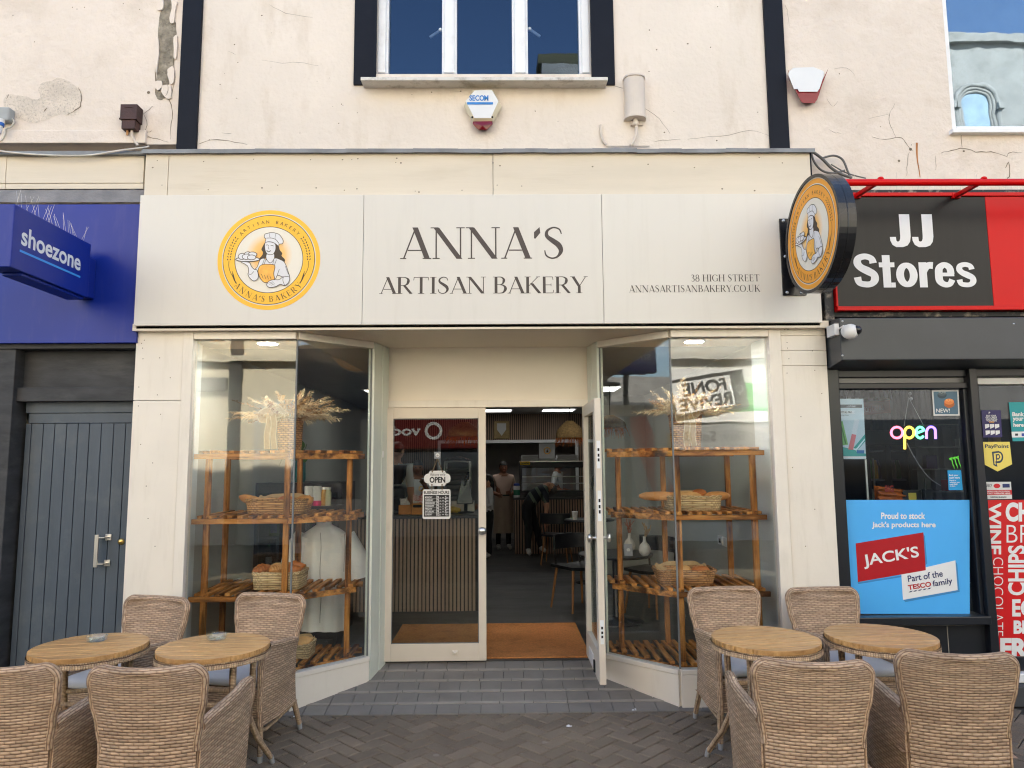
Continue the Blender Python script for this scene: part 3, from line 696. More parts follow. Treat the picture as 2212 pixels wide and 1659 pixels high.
# slatted back wall with a hatch
m_slat = mat('slat_oak', S(150, 124, 104), .55, .14, 2, stretch=(3, 3, .3)); m_felt = mat('slat_felt', (.012, .011, .010), .95)
YB = 14.0
hx0, hx1, hz1 = at(952, 1000, YB).x, at(1243, 1000, YB).x, at(1100, 957, YB).z
mb = MB(); mb.box(-2.42, hx0, YB+.03, YB+.1, ZI, ZC, 1); mb.box(hx1, 2.12, YB+.03, YB+.1, ZI, ZC, 1); mb.box(hx0, hx1, YB+.03, YB+.1, hz1, ZC, 1)
x = -2.42
while x < 2.1:
    if x+.03 < hx0 or x > hx1: mb.box(x, x+.026, YB, YB+.032, ZI, ZC, 0)
    else: mb.box(x, x+.026, YB, YB+.032, hz1+.06, ZC, 0)
    x += .041
bw = mb.build('slatted_wall', [m_slat, m_felt], bk)
mb = MB(); mb.box(hx0-.06, hx0, YB-.03, YB+.03, ZI, hz1+.06); mb.box(hx1, hx1+.06, YB-.03, YB+.03, ZI, hz1+.06); mb.box(hx0, hx1, YB-.03, YB+.03, hz1, hz1+.06); mb.build('architrave', m_white, bw, .004)
mb = MB(); mb.box(-2.42, 2.1, 15.1, 15.18, ZI, ZC); mb.box(.2, .45, 15.06, 15.1, 1.7, 2.1); mb.build('kitchen_wall', mat('kitchen_wall_paint', (.30, .27, .25), .6), bk)

# ------------------------------------------------------------------ fascia sign (its lettering and emblem)
YF = 5.02
fs = root('shop_sign', 'long cream fascia sign with dark serif lettering and a round yellow baker emblem', 'sign', (0, YF, 2.65))
fl, fr_ = at(296, 560, YF).x, at(1769, 560, YF).x; fz0, fz1 = at(1035, 700, YF).z, at(1035, 420, YF).z
c1, c2 = at(784, 560, YF).x, at(1302, 560, YF).x
mb = MB()
for a, b in ((fl, c1-.0015), (c1+.0015, c2-.0015), (c2+.0015, fr_)): mb.box(a, b, YF, YF+.07, fz0, fz1)
pn = mb.build('sign_panel', m_sign, fs, .0015)
mb = MB(); mb.box(fl+.01, fr_-.01, YF+.02, YF+.08, fz0-.018, fz0-.001); mb.build('sign_batten', m_navy, fs)  # dark strip stands in for the shadow gap under the fascia
Pf = lambda u, v, l: (u, YF-l, v)
def prect(a, b, c, d, Y=YF):
    l, r, k, t = rect(a, b, c, d, Y); return l, r, k, t
mb = MB(); serif(mb, "ANNA'S", Pf, *prect(866, 491, 1222, 559), m=0); mb.build('lettering', m_ink, fs)
mb = MB(); serif(mb, "ARTISAN BAKERY", Pf, *prect(820, 598, 1268, 634), track=-.01); mb.build('lettering', m_ink, fs)
mb = MB(); serif(mb, "38 HIGH STREET", Pf, *prect(1492, 593, 1641, 608), track=.03); mb.build('lettering', m_ink, fs); mb = MB(); serif(mb, "ANNASARTISANBAKERY.CO.UK", Pf, *prect(1359, 616, 1642, 631), track=.03); mb.build('lettering', m_ink, fs)
ec = at(581, 561, YF); ER = rect(470, 560, 692, 562, YF); ER = (ER[1]-ER[0])/2
gm = glow_mat((ec.x, 0-.002, ec.z+.03-2.65), ER)
mb = MB(); emblem(mb, lambda u, v, l: (ec.x+u, YF-l, ec.z+v), ER)
mb.build('emblem', [m_ewht, m_yel, m_dark, m_sign, m_org, gm], fs)
# ------------------------------------------------------------------ shoe shop on the left
m_blue = mat('blue_gloss_panel', (.007, .026, .26), .34, .08, 1.4, .002, 2, spec=.3, dirt=(4, (.05, .06, .27), .4, (3, 1, .6)))
m_slate = mat('slate_door_paint', (.062, .080, .104), .5, .10, 2, .001, 30, stretch=(4, 1, .5), dirt=(5, (.12, .135, .145), .5))
m_soot = mat('weathered_dark_wood', (.040, .040, .042), .7, .35, 3, .002, 12, stretch=(1.2, 1, 4), dirt=(3, (.10, .098, .092), .6, (.8, 1, 2.5)))
sh = root('shoe_shop_building', 'cream building with peeling render, deep blue shop fascia and slate plank door', 'building', (-4, F, 0))
XS = at(302, 590, 5.08).x
mb = MB(); zl = at(200, 312, YW).z; mb.box(-11, xl, YW, YW+.3, zl, ZT); mb.box(-11, xl, 15.2, 15.4, 0, ZT); mb.box(-11, xl-.002, YW+.3, 15.2, ZT-.3, ZT); mb.box(-11, -10.8, YW+.3, 15.2, 0, ZT-.3)
mb.box(-10.8, xl-.002, YW+.14, YW+.3, 0, zl-.001)
sw = mb.build('upper_wall', m_wall2, sh)
# peeled column of render and the bare patch
mb = MB(); blob(mb, [(1040, -200), (1110, -200), (1112, 0), (1118, 80), (1138, 150), (1142, 240), (1130, 380), (1112, 450), (1092, 560), (1075, 610), (1050, 650), (1012, 628), (1012, 530), (1028, 350), (1022, 240), (1040, 70), (1030, -60)], YW, .002, 0, 1.2)
mb.build('exposed_stone', m_stone, sw)
mb = MB()
for pts in ([(1020, -10), (1062, 0), (1062, 55), (1045, 72), (1022, 60)], [(1115, 0), (1150, 20), (1140, 90), (1130, 155), (1104, 140), (1118, 60)], [(1090, 455), (1128, 440), (1132, 530), (1108, 550), (1094, 500)], [(1010, 535), (1050, 530), (1055, 565), (1035, 590), (1010, 575)], [(1010, 235), (1030, 250), (1034, 360), (1018, 480), (1008, 400)], [(1130, 250), (1152, 240), (1150, 370), (1132, 380)], [(1060, 560), (1110, 560), (1112, 640), (1080, 640), (1050, 600)]):
    blob(mb, pts, YW, .004, 0, .6, thick=.012)
mb.build('peeling_render', m_wall2, sw)
m_patch = mat('worn_render', (.66, .575, .485), .9, .12, 5, .010, 50, dirt=(60, (.20, .17, .14), .8))
mb = MB(); blob(mb, [(25, 640), (60, 612), (130, 618), (220, 640), (265, 632), (245, 575), (290, 530), (340, 522), (385, 503), (450, 528), (505, 570), (528, 600), (530, 650), (505, 700), (512, 735), (445, 757), (400, 740), (330, 765), (250, 790), (180, 795), (70, 745), (30, 700)], YW, .0015, 0, 1.3)
mb.build('worn_patch', m_patch, sw)
mb = MB()
crack(mb, [(440, 745), (480, 725), (520, 690), (528, 630), (510, 570)], YW, .014, .003); crack(mb, [(290, 720), (305, 705)], YW, .016, .003); crack(mb, [(60, 612), (40, 640)], YW, .008, .003)
crack(mb, [(930, 735), (955, 790), (940, 850), (950, 880), (1000, 895), (1060, 915), (1090, 925)], YW, .009); crack(mb, [(930, 735), (960, 715), (995, 690)], YW, .006); crack(mb, [(1012, 628), (1060, 630), (1105, 660), (1118, 740), (1105, 830), (1108, 900)], YW, .010)
crack(mb, [(1140, 150), (1143, 250), (1130, 390), (1133, 500), (1112, 610)], YW, .010, .003); crack(mb, [(1010, 400), (1012, 520), (1010, 620)], YW, .016, .003); crack(mb, [(880, 870), (940, 860), (985, 850)], YW, .008); crack(mb, [(900, 930), (950, 890), (980, 900)], YW, .006)
crack(mb, [(1090, 460), (1085, 520), (1098, 570), (1080, 630)], YW, .006, .018)
for x, y in ((963, 600), (500, 60), (548, 48), (470, 48), (225, 272), (905, 62), (800, 25), (85, 100)):
    p = at(x/3, y/3, YW); r = .012 if x == 963 else .004
    mb.flat([(p.x+r*cos(a), p.z+r*sin(a)) for a in [2*pi*i/10 for i in range(10)]], lambda u, v, l: (u, YW-l, v), .002, 0)
mb.build('crack_marks', m_crack, sw)
mb = MB(); zq = at(150, 284, YW).z; mb.prism([(-11, YW-.028, zl), (-11, YW+.01, zl), (-11, YW+.01, zq+.012), (-11, YW-.022, zq)], (11+at(318, 290, YW).x, 0, 0)); mb.build('wall_ledge', m_wall2, sh, .006)
mb = MB(); a, b = at(150, 336, 5.12).z, at(150, 328, 5.12).z; mb.box(-11, at(314, 330, 5.1).x-.004, 5.10, YW+.02, a, b); mb.build('lead_flashing', m_lead, sh, .003)
mb = MB(); a, b, c = at(150, 408, 5.14).z, at(150, 396, 5.14).z, at(150, 337, 5.14).z; X1 = at(312, 370, 5.14).x-.004
for q0, q1 in ((-11, at(14, 370, 5.14).x-.002), (at(14, 370, 5.14).x+.002, X1)): mb.box(q0, q1, 5.14, 5.2, a, b-.001); mb.box(q0, q1, 5.135, 5.2, b+.001, c)
mb.build('timber_board', m_board, sh, .002)
mb = MB(); a, b = at(150, 441, 5.12).z, at(150, 409, 5.12).z
n = 60
mb.grid(lambda u, v: (-6+(XS+6)*u, 5.13-.05*(1-v)+.006*sin(u*150+v*4)*random.uniform(.3, 1), a+(b-a)*v), n, 4)
mb.build('plastic_sheet', mat('grey_plastic_sheet', (.22, .20, .18), .35, .25, 7, .004, 30), sh)
mb = MB(); a, b = at(150, 741, 5.08).z, at(150, 441, 5.08).z; mb.box(-11, XS, 5.08, 5.14, a, b); mb.build('shop_fascia', m_blue, sh, .004)
z0 = a
fr = MB(); YD2 = 5.22
za, zb_, zc_, zd_ = at(160, 757, YD2-.02).z, at(160, 838, YD2).z, at(160, 864, YD2-.03).z, at(160, 868, YD2).z
x0 = at(42, 1000, YD2).x; x1 = at(290, 1000, YD2).x
fr.box(-11, xa-.005, 5.12, 5.3, za, z0+.03); fr.box(x0-.06, x1, YD2-.05, YD2+.06, zd_, zb_); fr.box(x0-.30, x0-.02, 5.13, 5.3, 0, za-.001); fr.box(-11, x0-.301, 5.15, 5.3, 0, za-.002)
fr.build('door_frame', m_soot, sh, .005)
mb = MB(); mb.box(x0-.02, x1, YD2+.01, YD2+.04, zb_+.001, za-.002); mb.build('transom_panel', m_soot, sh)
dr = MB(); xs = [at(x, 1100, YD2+.03).x for x in (43, 56, 82, 107, 133, 158, 183, 209, 236, 262, 292)]
zt1, zt2, zt3 = at(160, 868, YD2+.03).z, at(160, 892, YD2+.03).z, at(160, 914, YD2+.03).z
for a, b in zip(xs, xs[1:]): dr.box(a+.0025, b-.0025, YD2+.03, YD2+.07, .1, zt3-.003)
dr.box(xs[0], xs[-1], YD2+.045, YD2+.075, .1, zt3-.004); dr.box(xs[0]+.02, xs[-1], YD2+.028, YD2+.07, zt3, zt2-.002); dr.box(xs[0]-.0, xs[-1], YD2+.02, YD2+.07, zt2, zt1)
dr.box(xs[0], xs[-1], YD2-.02, YD2+.1, 0, .1)
door = dr.build('door', m_slate, sh, .0025)
l, r, k, t = rect(205, 1155, 232, 1225, YD2-.02)
mb = MB(); mb.box(l, l+.028, YD2-.035, YD2-.025, k, t); mb.box(l, l+.07, YD2-.034, YD2+.024, t-.025, t-.018); mb.box(l, l+.07, YD2-.034, YD2+.024, k+.018, k+.025)
mb.box(l+.045, r, YD2+.022, YD2+.026, t-.045, t); mb.box(l+.045, r, YD2+.022, YD2+.026, k, k+.045); mb.build('handle', m_metal, door, .002)
p = at(262, 1170, YD2+.03); mb = MB(); mb.lathe([(0, 0.012), (.012, .012), (.022, .006), (.024, 0)], (p.x, YD2+.028, p.z), 20, 0, '-y'); mb.lathe([(0, .016), (.006, .015)], (p.x, YD2+.028, p.z), 8, 0, '-y')
mb.build('lock', mat('brass', (.62, .42, .15), .3, .05, 5, metal=1), door)
# projecting shoe sign
XP = -2.93; ps = root('projecting_sign', 'blue projecting box sign with white lettering and wire spikes along its top', 'sign', (XP, 5.08, 2.88))
mb = MB(); mb.box(XP-.16, XP, 4.17, 4.97, 2.885, 3.275); mb.box(XP-.13, XP-.02, 4.97, 5.079, 2.90, 3.19); mb.box(XP-.14, XP-.02, 4.3, 4.95, 2.865, 2.885)
mb.build('sign_box', m_blue, ps, .006)
Px = lambda u, v, l: (XP+l, u, v)
mb = MB(); text(mb, 'shoezone', Px, 4.245, 4.855, 3.045, 3.165, .002, 0, .022); mb.build('lettering', mat('white_lettering', (.75, .78, .82), .5, .03), ps)
mb = MB(); mb.box(XP, XP+.002, 4.24, 4.86, 3.000, 3.013); mb.build('underline', mat('sky_blue_line', S(60, 150, 230), .5, .03), ps)
mb = MB()
for k in range(26):
    y = 4.22+k*.028; dx = random.choice((-1, 1))*.03
    mb.tube([(XP-.03, y, 3.27), (XP-.03+dx+random.uniform(-.02, .02), y+random.uniform(-.02, .02), 3.275+random.uniform(.09, .14))], .0007, 4)
mb.build('bird_spikes', m_metal, ps)
# small fittings on the left wall
jb = root('junction_box', 'dark brown electrical box high on the left wall with a stub of pipe below', 'junction box', (at(282, 256, YW).x, YW, at(282, 283, YW).z))
m_brown = mat('brown_paint_peeling', S(62, 34, 30), .6, .3, 12, .003, 60)
mb = MB(); l, r, k, t = rect(264, 229, 300, 262, YW-.06); mb.box(l, r, YW-.09, YW, k, t); mb.box(l+.012, r-.012, YW-.085, YW, at(282, 281, YW-.06).z, k); mb.box(l-.004, r+.004, YW-.095, YW-.08, k, k+.012); mb.box(l+.03, r-.03, YW-.094, YW-.089, t-.03, t-.022)
mb.build('box_body', m_brown, jb, .006)
mb = MB(); p = at(275, 287, YW-.05); mb.tube([(p.x, YW-.05, p.z+.03), (p.x, YW-.05, p.z-.018)], .009, 10); mb.build('pipe_stub', mat('copper_stub', (.45, .22, .08), .5, .1), jb)
mb = MB(); p = at(285, 284, YW-.05); mb.tube([(p.x, YW-.05, p.z+.02), (p.x, YW-.05, p.z-.03), (p.x+.01, YW-.03, at(290, 308, YW).z), (p.x+.04, YW-.03, at(296, 318, YW).z)], .010, 8); mb.build('conduit', m_wall2, jb)
so_ = root('outdoor_socket', 'grey outdoor socket with a blue plug and looped white lead at the left edge', 'socket', (at(5, 255, YW).x, YW, at(5, 300, YW).z))
mb = MB(); l, r, k, t = rect(-12, 233, 23, 262, YW-.05); mb.box(l, r, YW-.07, YW, k, t); mb.build('socket_box', mat('socket_grey', (.35, .36, .35), .5, .1, 8), so_, .012)
mb = MB(); p = at(4, 258, YW-.09); q = at(-2, 285, YW-.1); d = (q-p); mb.tube([p, p+d*.3], .020, 12, 1); mb.tube([p+d*.3, p+d*.55], .024, 12, 0); mb.tube([p+d*.55, p+d*1.1], .017, 12, 1); mb.build('plug', [mat('plug_blue', S(30, 90, 170), .45, .05), mat('plug_white', (.6, .6, .6), .5)], so_)
mb = MB(); pts = [(24, 256), (30, 262), (24, 274), (12, 280), (10, 292), (2, 304), (-6, 300)]; mb.tube([at(x, y, YW-.03) for x, y in smoothpts(pts, 4)], .006, 7); mb.build('lead', mat('white_cable', (.62, .58, .50), .5, .1), so_)
mb = MB(); pts = [(-20, 322), (20, 329), (100, 335), (170, 336), (205, 334), (260, 325), (310, 319), (322, 316)]; mb.tube([at(x, y, 5.08) for x, y in smoothpts(pts, 5)], .007, 7)
tag(recentre(mb.build('cable', mat('white_cable_dirty', (.60, .57, .52), .5, .15, 9))), 'white cable sagging across the dark gap above the left shop boards', 'cable')

# ------------------------------------------------------------------ convenience store on the right
m_jblk = mat('black_gloss_frame', (.014, .016, .021), .3, .1, 3)
m_jpan = mat('black_sign_panel', (.011, .011, .0105), .33, .10, 1, stretch=(30, 1, .4), spec=.28)
m_red = mat('red_gloss', S(206, 8, 10), .3, .03, 1, spec=.22)
m_char = mat('charcoal_shutter_box', (.045, .050, .056), .38, .15, 1.5, .002, 4)
m_wht = mat('white_print', (.80, .80, .80), .5, .02)
jj = root('store_building', 'cream building with cracked render above a black and red corner store front', 'building', (5, F, 0))
XJ = xd+.012
mb = MB(); zl2 = at(2000, 415, YW).z
wx0 = at(2046, 140, YW).x; wz0 = at(2130, 283, YW).z
for q in ((xr, wx0, zl2, ZT), (wx0, 11, zl2, wz0), (wx0, 11, 7.4, ZT), (5.4, 11, wz0, 7.4)): mb.box(q[0], q[1], YW, YW+.3, q[2], q[3])
mb.box(xr, 11, 15.2, 15.4, 0, ZT); mb.box(xr+.002, 11, YW+.3, 15.2, ZT-.3, ZT); mb.box(10.8, 11, YW+.3, 15.2, 0, ZT-.3); mb.box(xr+.002, 11, YW+.02, 15.2, 2.75, 2.9); mb.box(xr+.01, 11, YW+.02, YW+.3, 2.9, zl2-.002)
jw = mb.build('upper_wall', m_wall2, jj)
o3 = (1475-0, 0)
mb = MB()
crack(mb, [(1375, 670), (1335, 750), (1345, 820), (1380, 890)], YW, .006, off=o3); crack(mb, [(1220, 885), (1310, 905), (1380, 893), (1430, 905), (1470, 960), (1490, 972)], YW, .010, off=o3); crack(mb, [(1465, 985), (1455, 1060), (1450, 1140)], YW, .006, off=o3)
crack(mb, [(1670, 992), (1740, 975), (1820, 960), (1900, 985), (2000, 985), (2100, 1015)], YW, .012, off=o3); crack(mb, [(1800, 870), (1810, 955)], YW, .010, off=o3); crack(mb, [(2105, 1015), (2110, 990), (2200, 988)], YW, .007, off=o3)
crack(mb, [(2090, 1090), (2110, 1050), (2115, 1130), (2105, 1160)], YW, .014, off=o3); crack(mb, [(1640, 1010), (1640, 1100)], YW, .005, off=o3); crack(mb, [(945, 840), (990, 860), (1025, 862)], YW, .004, off=o3); crack(mb, [(660, 30), (680, 90), (690, 170)], YW, .004, off=o3)
crack(mb, [(980, 450), (1060, 440), (1110, 490)], YW, .004, off=o3); crack(mb, [(1000, 660), (970, 690), (930, 640)], YW, .004, off=o3); crack(mb, [(1200, 770), (1300, 745), (1340, 750)], YW, .004, off=o3)
for x, y, r in ((1400, 1043, .010), (1014, 479, .005), (1475, 968, .012), (1280, 822, .004), (1480, 940, .004), (1820, 980, .008)):
    p = at(1475+x/3, y/3, YW); mb.flat([(p.x+r*cos(a), p.z+r*sin(a)) for a in [2*pi*i/10 for i in range(10)]], lambda u, v, l: (u, YW-l, v), .002, 0)
mb.build('crack_marks', m_crack, jw)
mb = MB(); pts = [(1516, 925, .016), (1516, 980, .014), (1520, 1040, .010), (1530, 1100, .008), (1537, 1150, .006)]
q3 = [(at(1475+x/3, y/3, YW), w_) for x, y, w_ in pts]
for r in ribbon2([(p.x, p.z, w_) for p, w_ in q3]): mb.flat(r, lambda u, v, l: (u, YW-l, v), .0012, 0)
mb.build('rust_stain', mat('rust', (.36, .15, .045), .9, .3, 14), jw)
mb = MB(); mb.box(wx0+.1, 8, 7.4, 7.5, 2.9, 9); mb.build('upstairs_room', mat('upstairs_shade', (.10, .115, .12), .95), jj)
yw = YW+.05
wn = MB(); wn.box(wx0, wx0+.045, yw-.03, yw+.05, wz0, 7.4); wn.box(wx0+.046, 5.4, yw-.03, yw+.05, wz0, wz0+.05); wn.box(wx0-.03, 5.42, YW-.05, YW+.02, wz0-.035, wz0-.002); wn.box(5.35, 5.4, yw-.03, yw+.05, wz0+.051, 7.4)
win2 = wn.build('window', m_white, jj, .004)
mb = MB(); mb.box(wx0+.04, 5.36, yw+.01, yw+.016, wz0+.045, 7.4); mb.build('pane', glass('reflective_glass', (.75, .80, .82), 4.6, col=(.66, .82, 1.0), wavy=.0007), win2)
mb = MB(); mb.box(wx0+.05, 5.35, yw+.10, yw+.11, wz0+.05, 7.4); mb.build('net_curtain', mat('net_curtain', (.16, .18, .18), .9, .15, 4), win2)
# fascia
YJ = 5.02
mb = MB(); a, b = at(2000, 662, YJ).z, at(2000, 425, YJ).z; XJ0 = at(1805, 650, YJ).x; x2a, x2b = at(2127, 425, YJ).x, at(2147, 662, YJ).x
xm = (x2a+x2b)/2
mb.box(XJ0+.015, xm, YJ, YJ+.1, a, b); o = mb.build('fascia_panel', m_jpan, jj, .002)
mb = MB(); mb.box(xm+.001, 6, YJ-.002, YJ+.1, a, b); mb.box(XJ0, 6, YJ-.015, YJ+.1, b+.001, b+.028); mb.box(XJ0, 6, YJ-.025, YJ+.1, a-.032, a-.001); mb.box(XJ0, XJ0+.014, YJ-.012, YJ+.1, a, b); mb.build('fascia_border', m_red, jj, .003)
mb = MB(); mb.box(XJ0-.06, 6, YJ+.03, YW, a-.07, a-.034); mb.box(XJ0-.07, XJ0-.003, YJ+.02, YW+.02, a-.1, b+.03); mb.box(XJ0-.02, 6, YJ+.0, YW, b+.03, b+.055); mb.build('fascia_trim', mat('black_peeling_paint', (.016, .017, .02), .6, .2, 4, .004, 25, dirt=(13, (.45, .38, .30), .9, (1, 1, 1))), jj, .003)
Pj = lambda u, v, l: (u, YJ-l, v)
mb = MB()
# letters of the store sign, drawn heavy and condensed
def jglyph(x0, x1, y0, y1): 
    l, r, k, t = rect(x0, y0, x1, y1, YJ); return lambda u, v, lay: (l+u*(r-l), YJ-lay, k+v*(t-k))
for x0, x1 in ((1921, 1966), (1969, 2015)):
    P = jglyph(x0, x1, 463, 534)
    out = [(1, 1), (.50, 1), (.50, .34)]+[(.50-.10*(1-cos(a))-.06*sin(a)*0, .34-.17*sin(a)) for a in (.5, 1.0, 1.5)]+[(.34, .17), (.30, .20), (.29, .31), (0, .31), (.01, .20), (.10, .07), (.28, 0), (.60, 0), (.82, .05), (.95, .16), (1, .32)]
    mb.flat(out, P, .002, 0)
l, r, k, t = rect(1843, 547, 2108, 621, YJ)
HV = {'S': (.66, [(.52, .70, .19), (.48, .83, .17), (.32, .895, .17), (.15, .84, .18), (.115, .70, .20), (.20, .575, .20), (.37, .475, .22), (.52, .37, .20), (.535, .22, .20), (.45, .115, .17), (.31, .09, .17), (.14, .14, .17), (.095, .30, .19)], []),
      't': (.43, [], [(.09, .29, 0, .93), (.0, .40, .58, .72), (.29, .40, 0, .14)]), 'o': (.56, 'o', []), 'r': (.42, [(.16, .46, .16), (.22, .58, .18), (.30, .63, .19), (.40, .625, .20)], [(.03, .23, 0, .72)]),
      'e': (.56, [(.45, .22, .16), (.38, .095, .15), (.25, .08, .16), (.13, .18, .19), (.115, .365, .20), (.14, .55, .19), (.27, .645, .16), (.40, .56, .18), (.43, .38, .18)], [(.12, .51, .315, .42)]), 's': (.52, 'S', [])}
x = 0; W_ = sum(HV[c][0] for c in 'Stores')
for ch in 'Stores':
    adv, rb, bars = HV[ch]; Ph = lambda u, v, lay, x=x: Pj(l+(x+u)/W_*(r-l), k+v*(t-k)/.985, lay)
    if rb == 'S': rb = [(a_*.79, b_*.73, c_*.80) for a_, b_, c_ in HV['S'][1]]
    if rb == 'o': rb = [(.275+.175*cos(a_), .36+.275*sin(a_), .155+.045*abs(cos(a_))) for a_ in [2*pi*i/28 for i in range(28)]]; qs = ribbon2(rb, True, 1)
    else: qs = ribbon2(rb) if rb else []
    for q in qs: mb.flat(q, Ph, .0022, 0)
    for i, (a_, b_, c_, d_) in enumerate(bars): mb.flat([(a_, c_), (b_, c_), (b_, d_), (a_, d_)], Ph, .0026+.0004*i, 0)
    x += adv
mb.build('lettering', m_wht, jj)
mb = MB(); yj4 = 4.90; mb.hexa([(XJ, yj4, at(2000, 777, yj4).z), (6, yj4, at(2000, 777, yj4).z), (6, YW, at(2000, 777, yj4).z-.05), (XJ, YW, at(2000, 777, yj4).z-.05)]+[(XJ, yj4, at(2000, 686, yj4).z), (6, yj4, at(2000, 686, yj4).z), (6, YW, a-.075), (XJ, YW, a-.075)])
shb = mb.build('shutter_box', m_char, jj, .006)
mb = MB()
for x, y in ((1820, 694), (1820, 768), (2190, 700)):
    p = at(x, y, yj4); mb.lathe([(0, .004), (.006, .003), (.008, 0)], (p.x, yj4, p.z), 10, 0, '-y')
mb.build('bolts', m_metal, shb)
# shop front frame
YG = 5.20; fr = MB()
zt_ = at(1950, 790, YG).z; zk = [at(1950, y, YG).z for y in (816, 828, 841, 1327, 1345)]
pl0, pl1 = XJ, at(1815, 1000, YG).x; pm0, pm1 = at(2096, 1000, YG).x, at(2121, 1100, YG).x
fr.box(pl0, pl1, YG-.06, YG+.08, 0, zt_+.05); fr.box(pm0, pm1, YG-.07, YG+.08, 0, zt_+.05); fr.box(pl1, pm0, YG-.03, YG+.08, zk[0], zt_+.04); fr.box(pl1, pm0, YG-.04, YG+.08, zk[2], zk[1]); fr.box(pl1, pm0, YG-.10, YG+.08, zk[4], zk[3]); fr.box(pm1, 6, YG-.05, YG+.08, zk[0]+.0, zt_+.04)
fr.box(pl1, pl1+.012, YG-.02, YG+.06, zk[3], zk[2]); fr.box(pm0-.03, pm0, YG-.03, YG+.06, zk[3], zk[2]); fr.box(pm1+.95, 6, YG-.05, YG+.1, 0, zk[0])
wf = fr.build('store_window', m_jblk, jj, .006)
mb = MB(); mb.box(pl1, pm0, YG-.015, YG+.06, .12, zk[4]-.001); xq = at(2046, 1400, YG).x
mb.build('tiled_riser', m_jblk, wf); 
mb = MB(); mb.box(xq-.002, xq+.003, YG-.018, YG-.012, .12, zk[4]-.002); mb.box(pl1, pm0, YG-.018, YG-.012, zk[4]-.02, zk[4]-.015); mb.build('tile_grout', mat('riser_grout', (.28, .26, .22), .8), wf)
m_jgl = glass('store_glass', (.88, .92, .95), .85, col=(.8, .88, 1))
mb = MB(); mb.box(pl1+.012, pm0-.03, YG+.0, YG+.008, zk[3], zk[2]); mb.build('pane', m_jgl, wf)
mb = MB(); mb.box(pl1+.002, pm0-.002, YG+.0, YG+.03, zk[1]+.001, zk[0]-.001); mb.build('transom_strip', mat('grey_transom', (.20, .20, .20), .25, .1), wf)
dr = MB(); dz1 = at(2170, 826, YG).z; dr.box(pm1+.004, pm1+.05, YG, YG+.05, .2, zk[0]-.06); dr.box(pm1+.9, pm1+.94, YG, YG+.05, .2, zk[0]-.06); dr.box(pm1+.051, pm1+.899, YG, YG+.05, .2, .3)
sd_ = dr.build('store_door', m_jblk, jj, .004)
mb = MB(); mb.box(pm1+.004, pm1+.94, YG-.012, YG+.05, zk[0]-.055, zk[0]-.004); mb.build('head_rail', m_white, sd_, .004)
mb = MB(); mb.box(pm1+.05, pm1+.9, YG+.02, YG+.028, .3, zk[0]-.06); mb.build('pane', m_jgl, sd_)
mb = MB(); mb.box(pm1+.002, 6, YG-.14, YG+.1, 0, .135); mb.box(pm1+.002, 6, YG-.06, YG+.1, .136, .199, 1); mb.build('door_step', [mat('step_slate', (.05, .052, .055), .7, .2, 5), m_white], jj, .008)
mb = MB(); mb.box(XJ, pm1, YG-.04, YG+.2, 0, .118); mb.build('plinth', mat('plinth_stone', (.045, .045, .048), .7, .2, 5), jj, .004)
# inside the store
mb = MB(); m_jin = mat('store_interior', (.030, .032, .042), .7, .2, 2)
mb.box(XJ, 6.2, 9.6, 9.7, 0, 2.9); mb.box(6.2, 6.3, 5.3, 9.7, 0, 2.9); mb.box(XJ-.05, XJ-.002, 5.3, 9.7, 0, 2.74); mb.box(XJ, 6.2, 5.3, 9.6, 0, .12); mb.box(XJ, 6.2, YG+.1, 9.6, 2.6, 2.74)
x = XJ+.02
while x < 5.6: mb.box(x, x+.04, 9.0, 9.06, 1.95, 2.6, 0); x += .08
mb.build('store_interior', m_jin, jj)
# ------------------------------------------------------------------ the far side of the street (seen mirrored in the glass)
YO = -5.3
m_ocr = mat('sunlit_cream_render', (.66, .60, .47), .85, .06, 1, dirt=(2, (.45, .40, .32), .4))
m_ogr = mat('buff_stone', (.36, .335, .30), .85, .15, 2, .01, 8, dirt=(3, (.16, .14, .11), .6))
m_owh = mat('pale_render', (.60, .59, .54), .85, .06, 1)
m_og = mat('far_glass', (.03, .035, .045), .08, .1)
def opp(name, label, x0, x1, h, m, parts):
    r = root(name, label, 'building', ((x0+x1)/2, YO, 0))
    mb = MB(); mb.box(x0, x1, YO-6, YO, 0, h); mb.box(x0, x1, YO-.1, YO+.14, h-.32, h-.12); mb.box(x0, x1, YO-.1, YO+.2, 3.95, 4.08); w_ = mb.build('wall', m, r)
    for (nm, a, b, c, d, pr, mm) in parts:
        mb = MB(); mb.box(a, b, YO+.002, YO+pr, c, d); o = mb.build(nm, mm, r, .01)
        if nm == 'window': pass
    return r
m_pipe = mat('black_downpipe', (.03, .03, .032), .5)
a = opp('cream_house', 'cream house with black downpipe across the street, mirrored in the left window', -11, -4.3, 9.7, m_ocr,
    [('downpipe', -5.95, -5.7, 0, 9.2, .12, m_pipe), ('window', -7.6, -7.0, 4.35, 6.0, .03, m_og), ('window', -9.8, -8.8, 4.8, 6.6, .03, m_og), ('door_surround', -5.4, -4.5, 0, 3.1, .08, m_owh), ('door', -5.25, -4.65, .05, 2.8, .11, m_ocr), ('shop_ledge', -11, -6, 3.3, 3.6, .16, mat('grey_ledge', (.18, .18, .17), .8))])
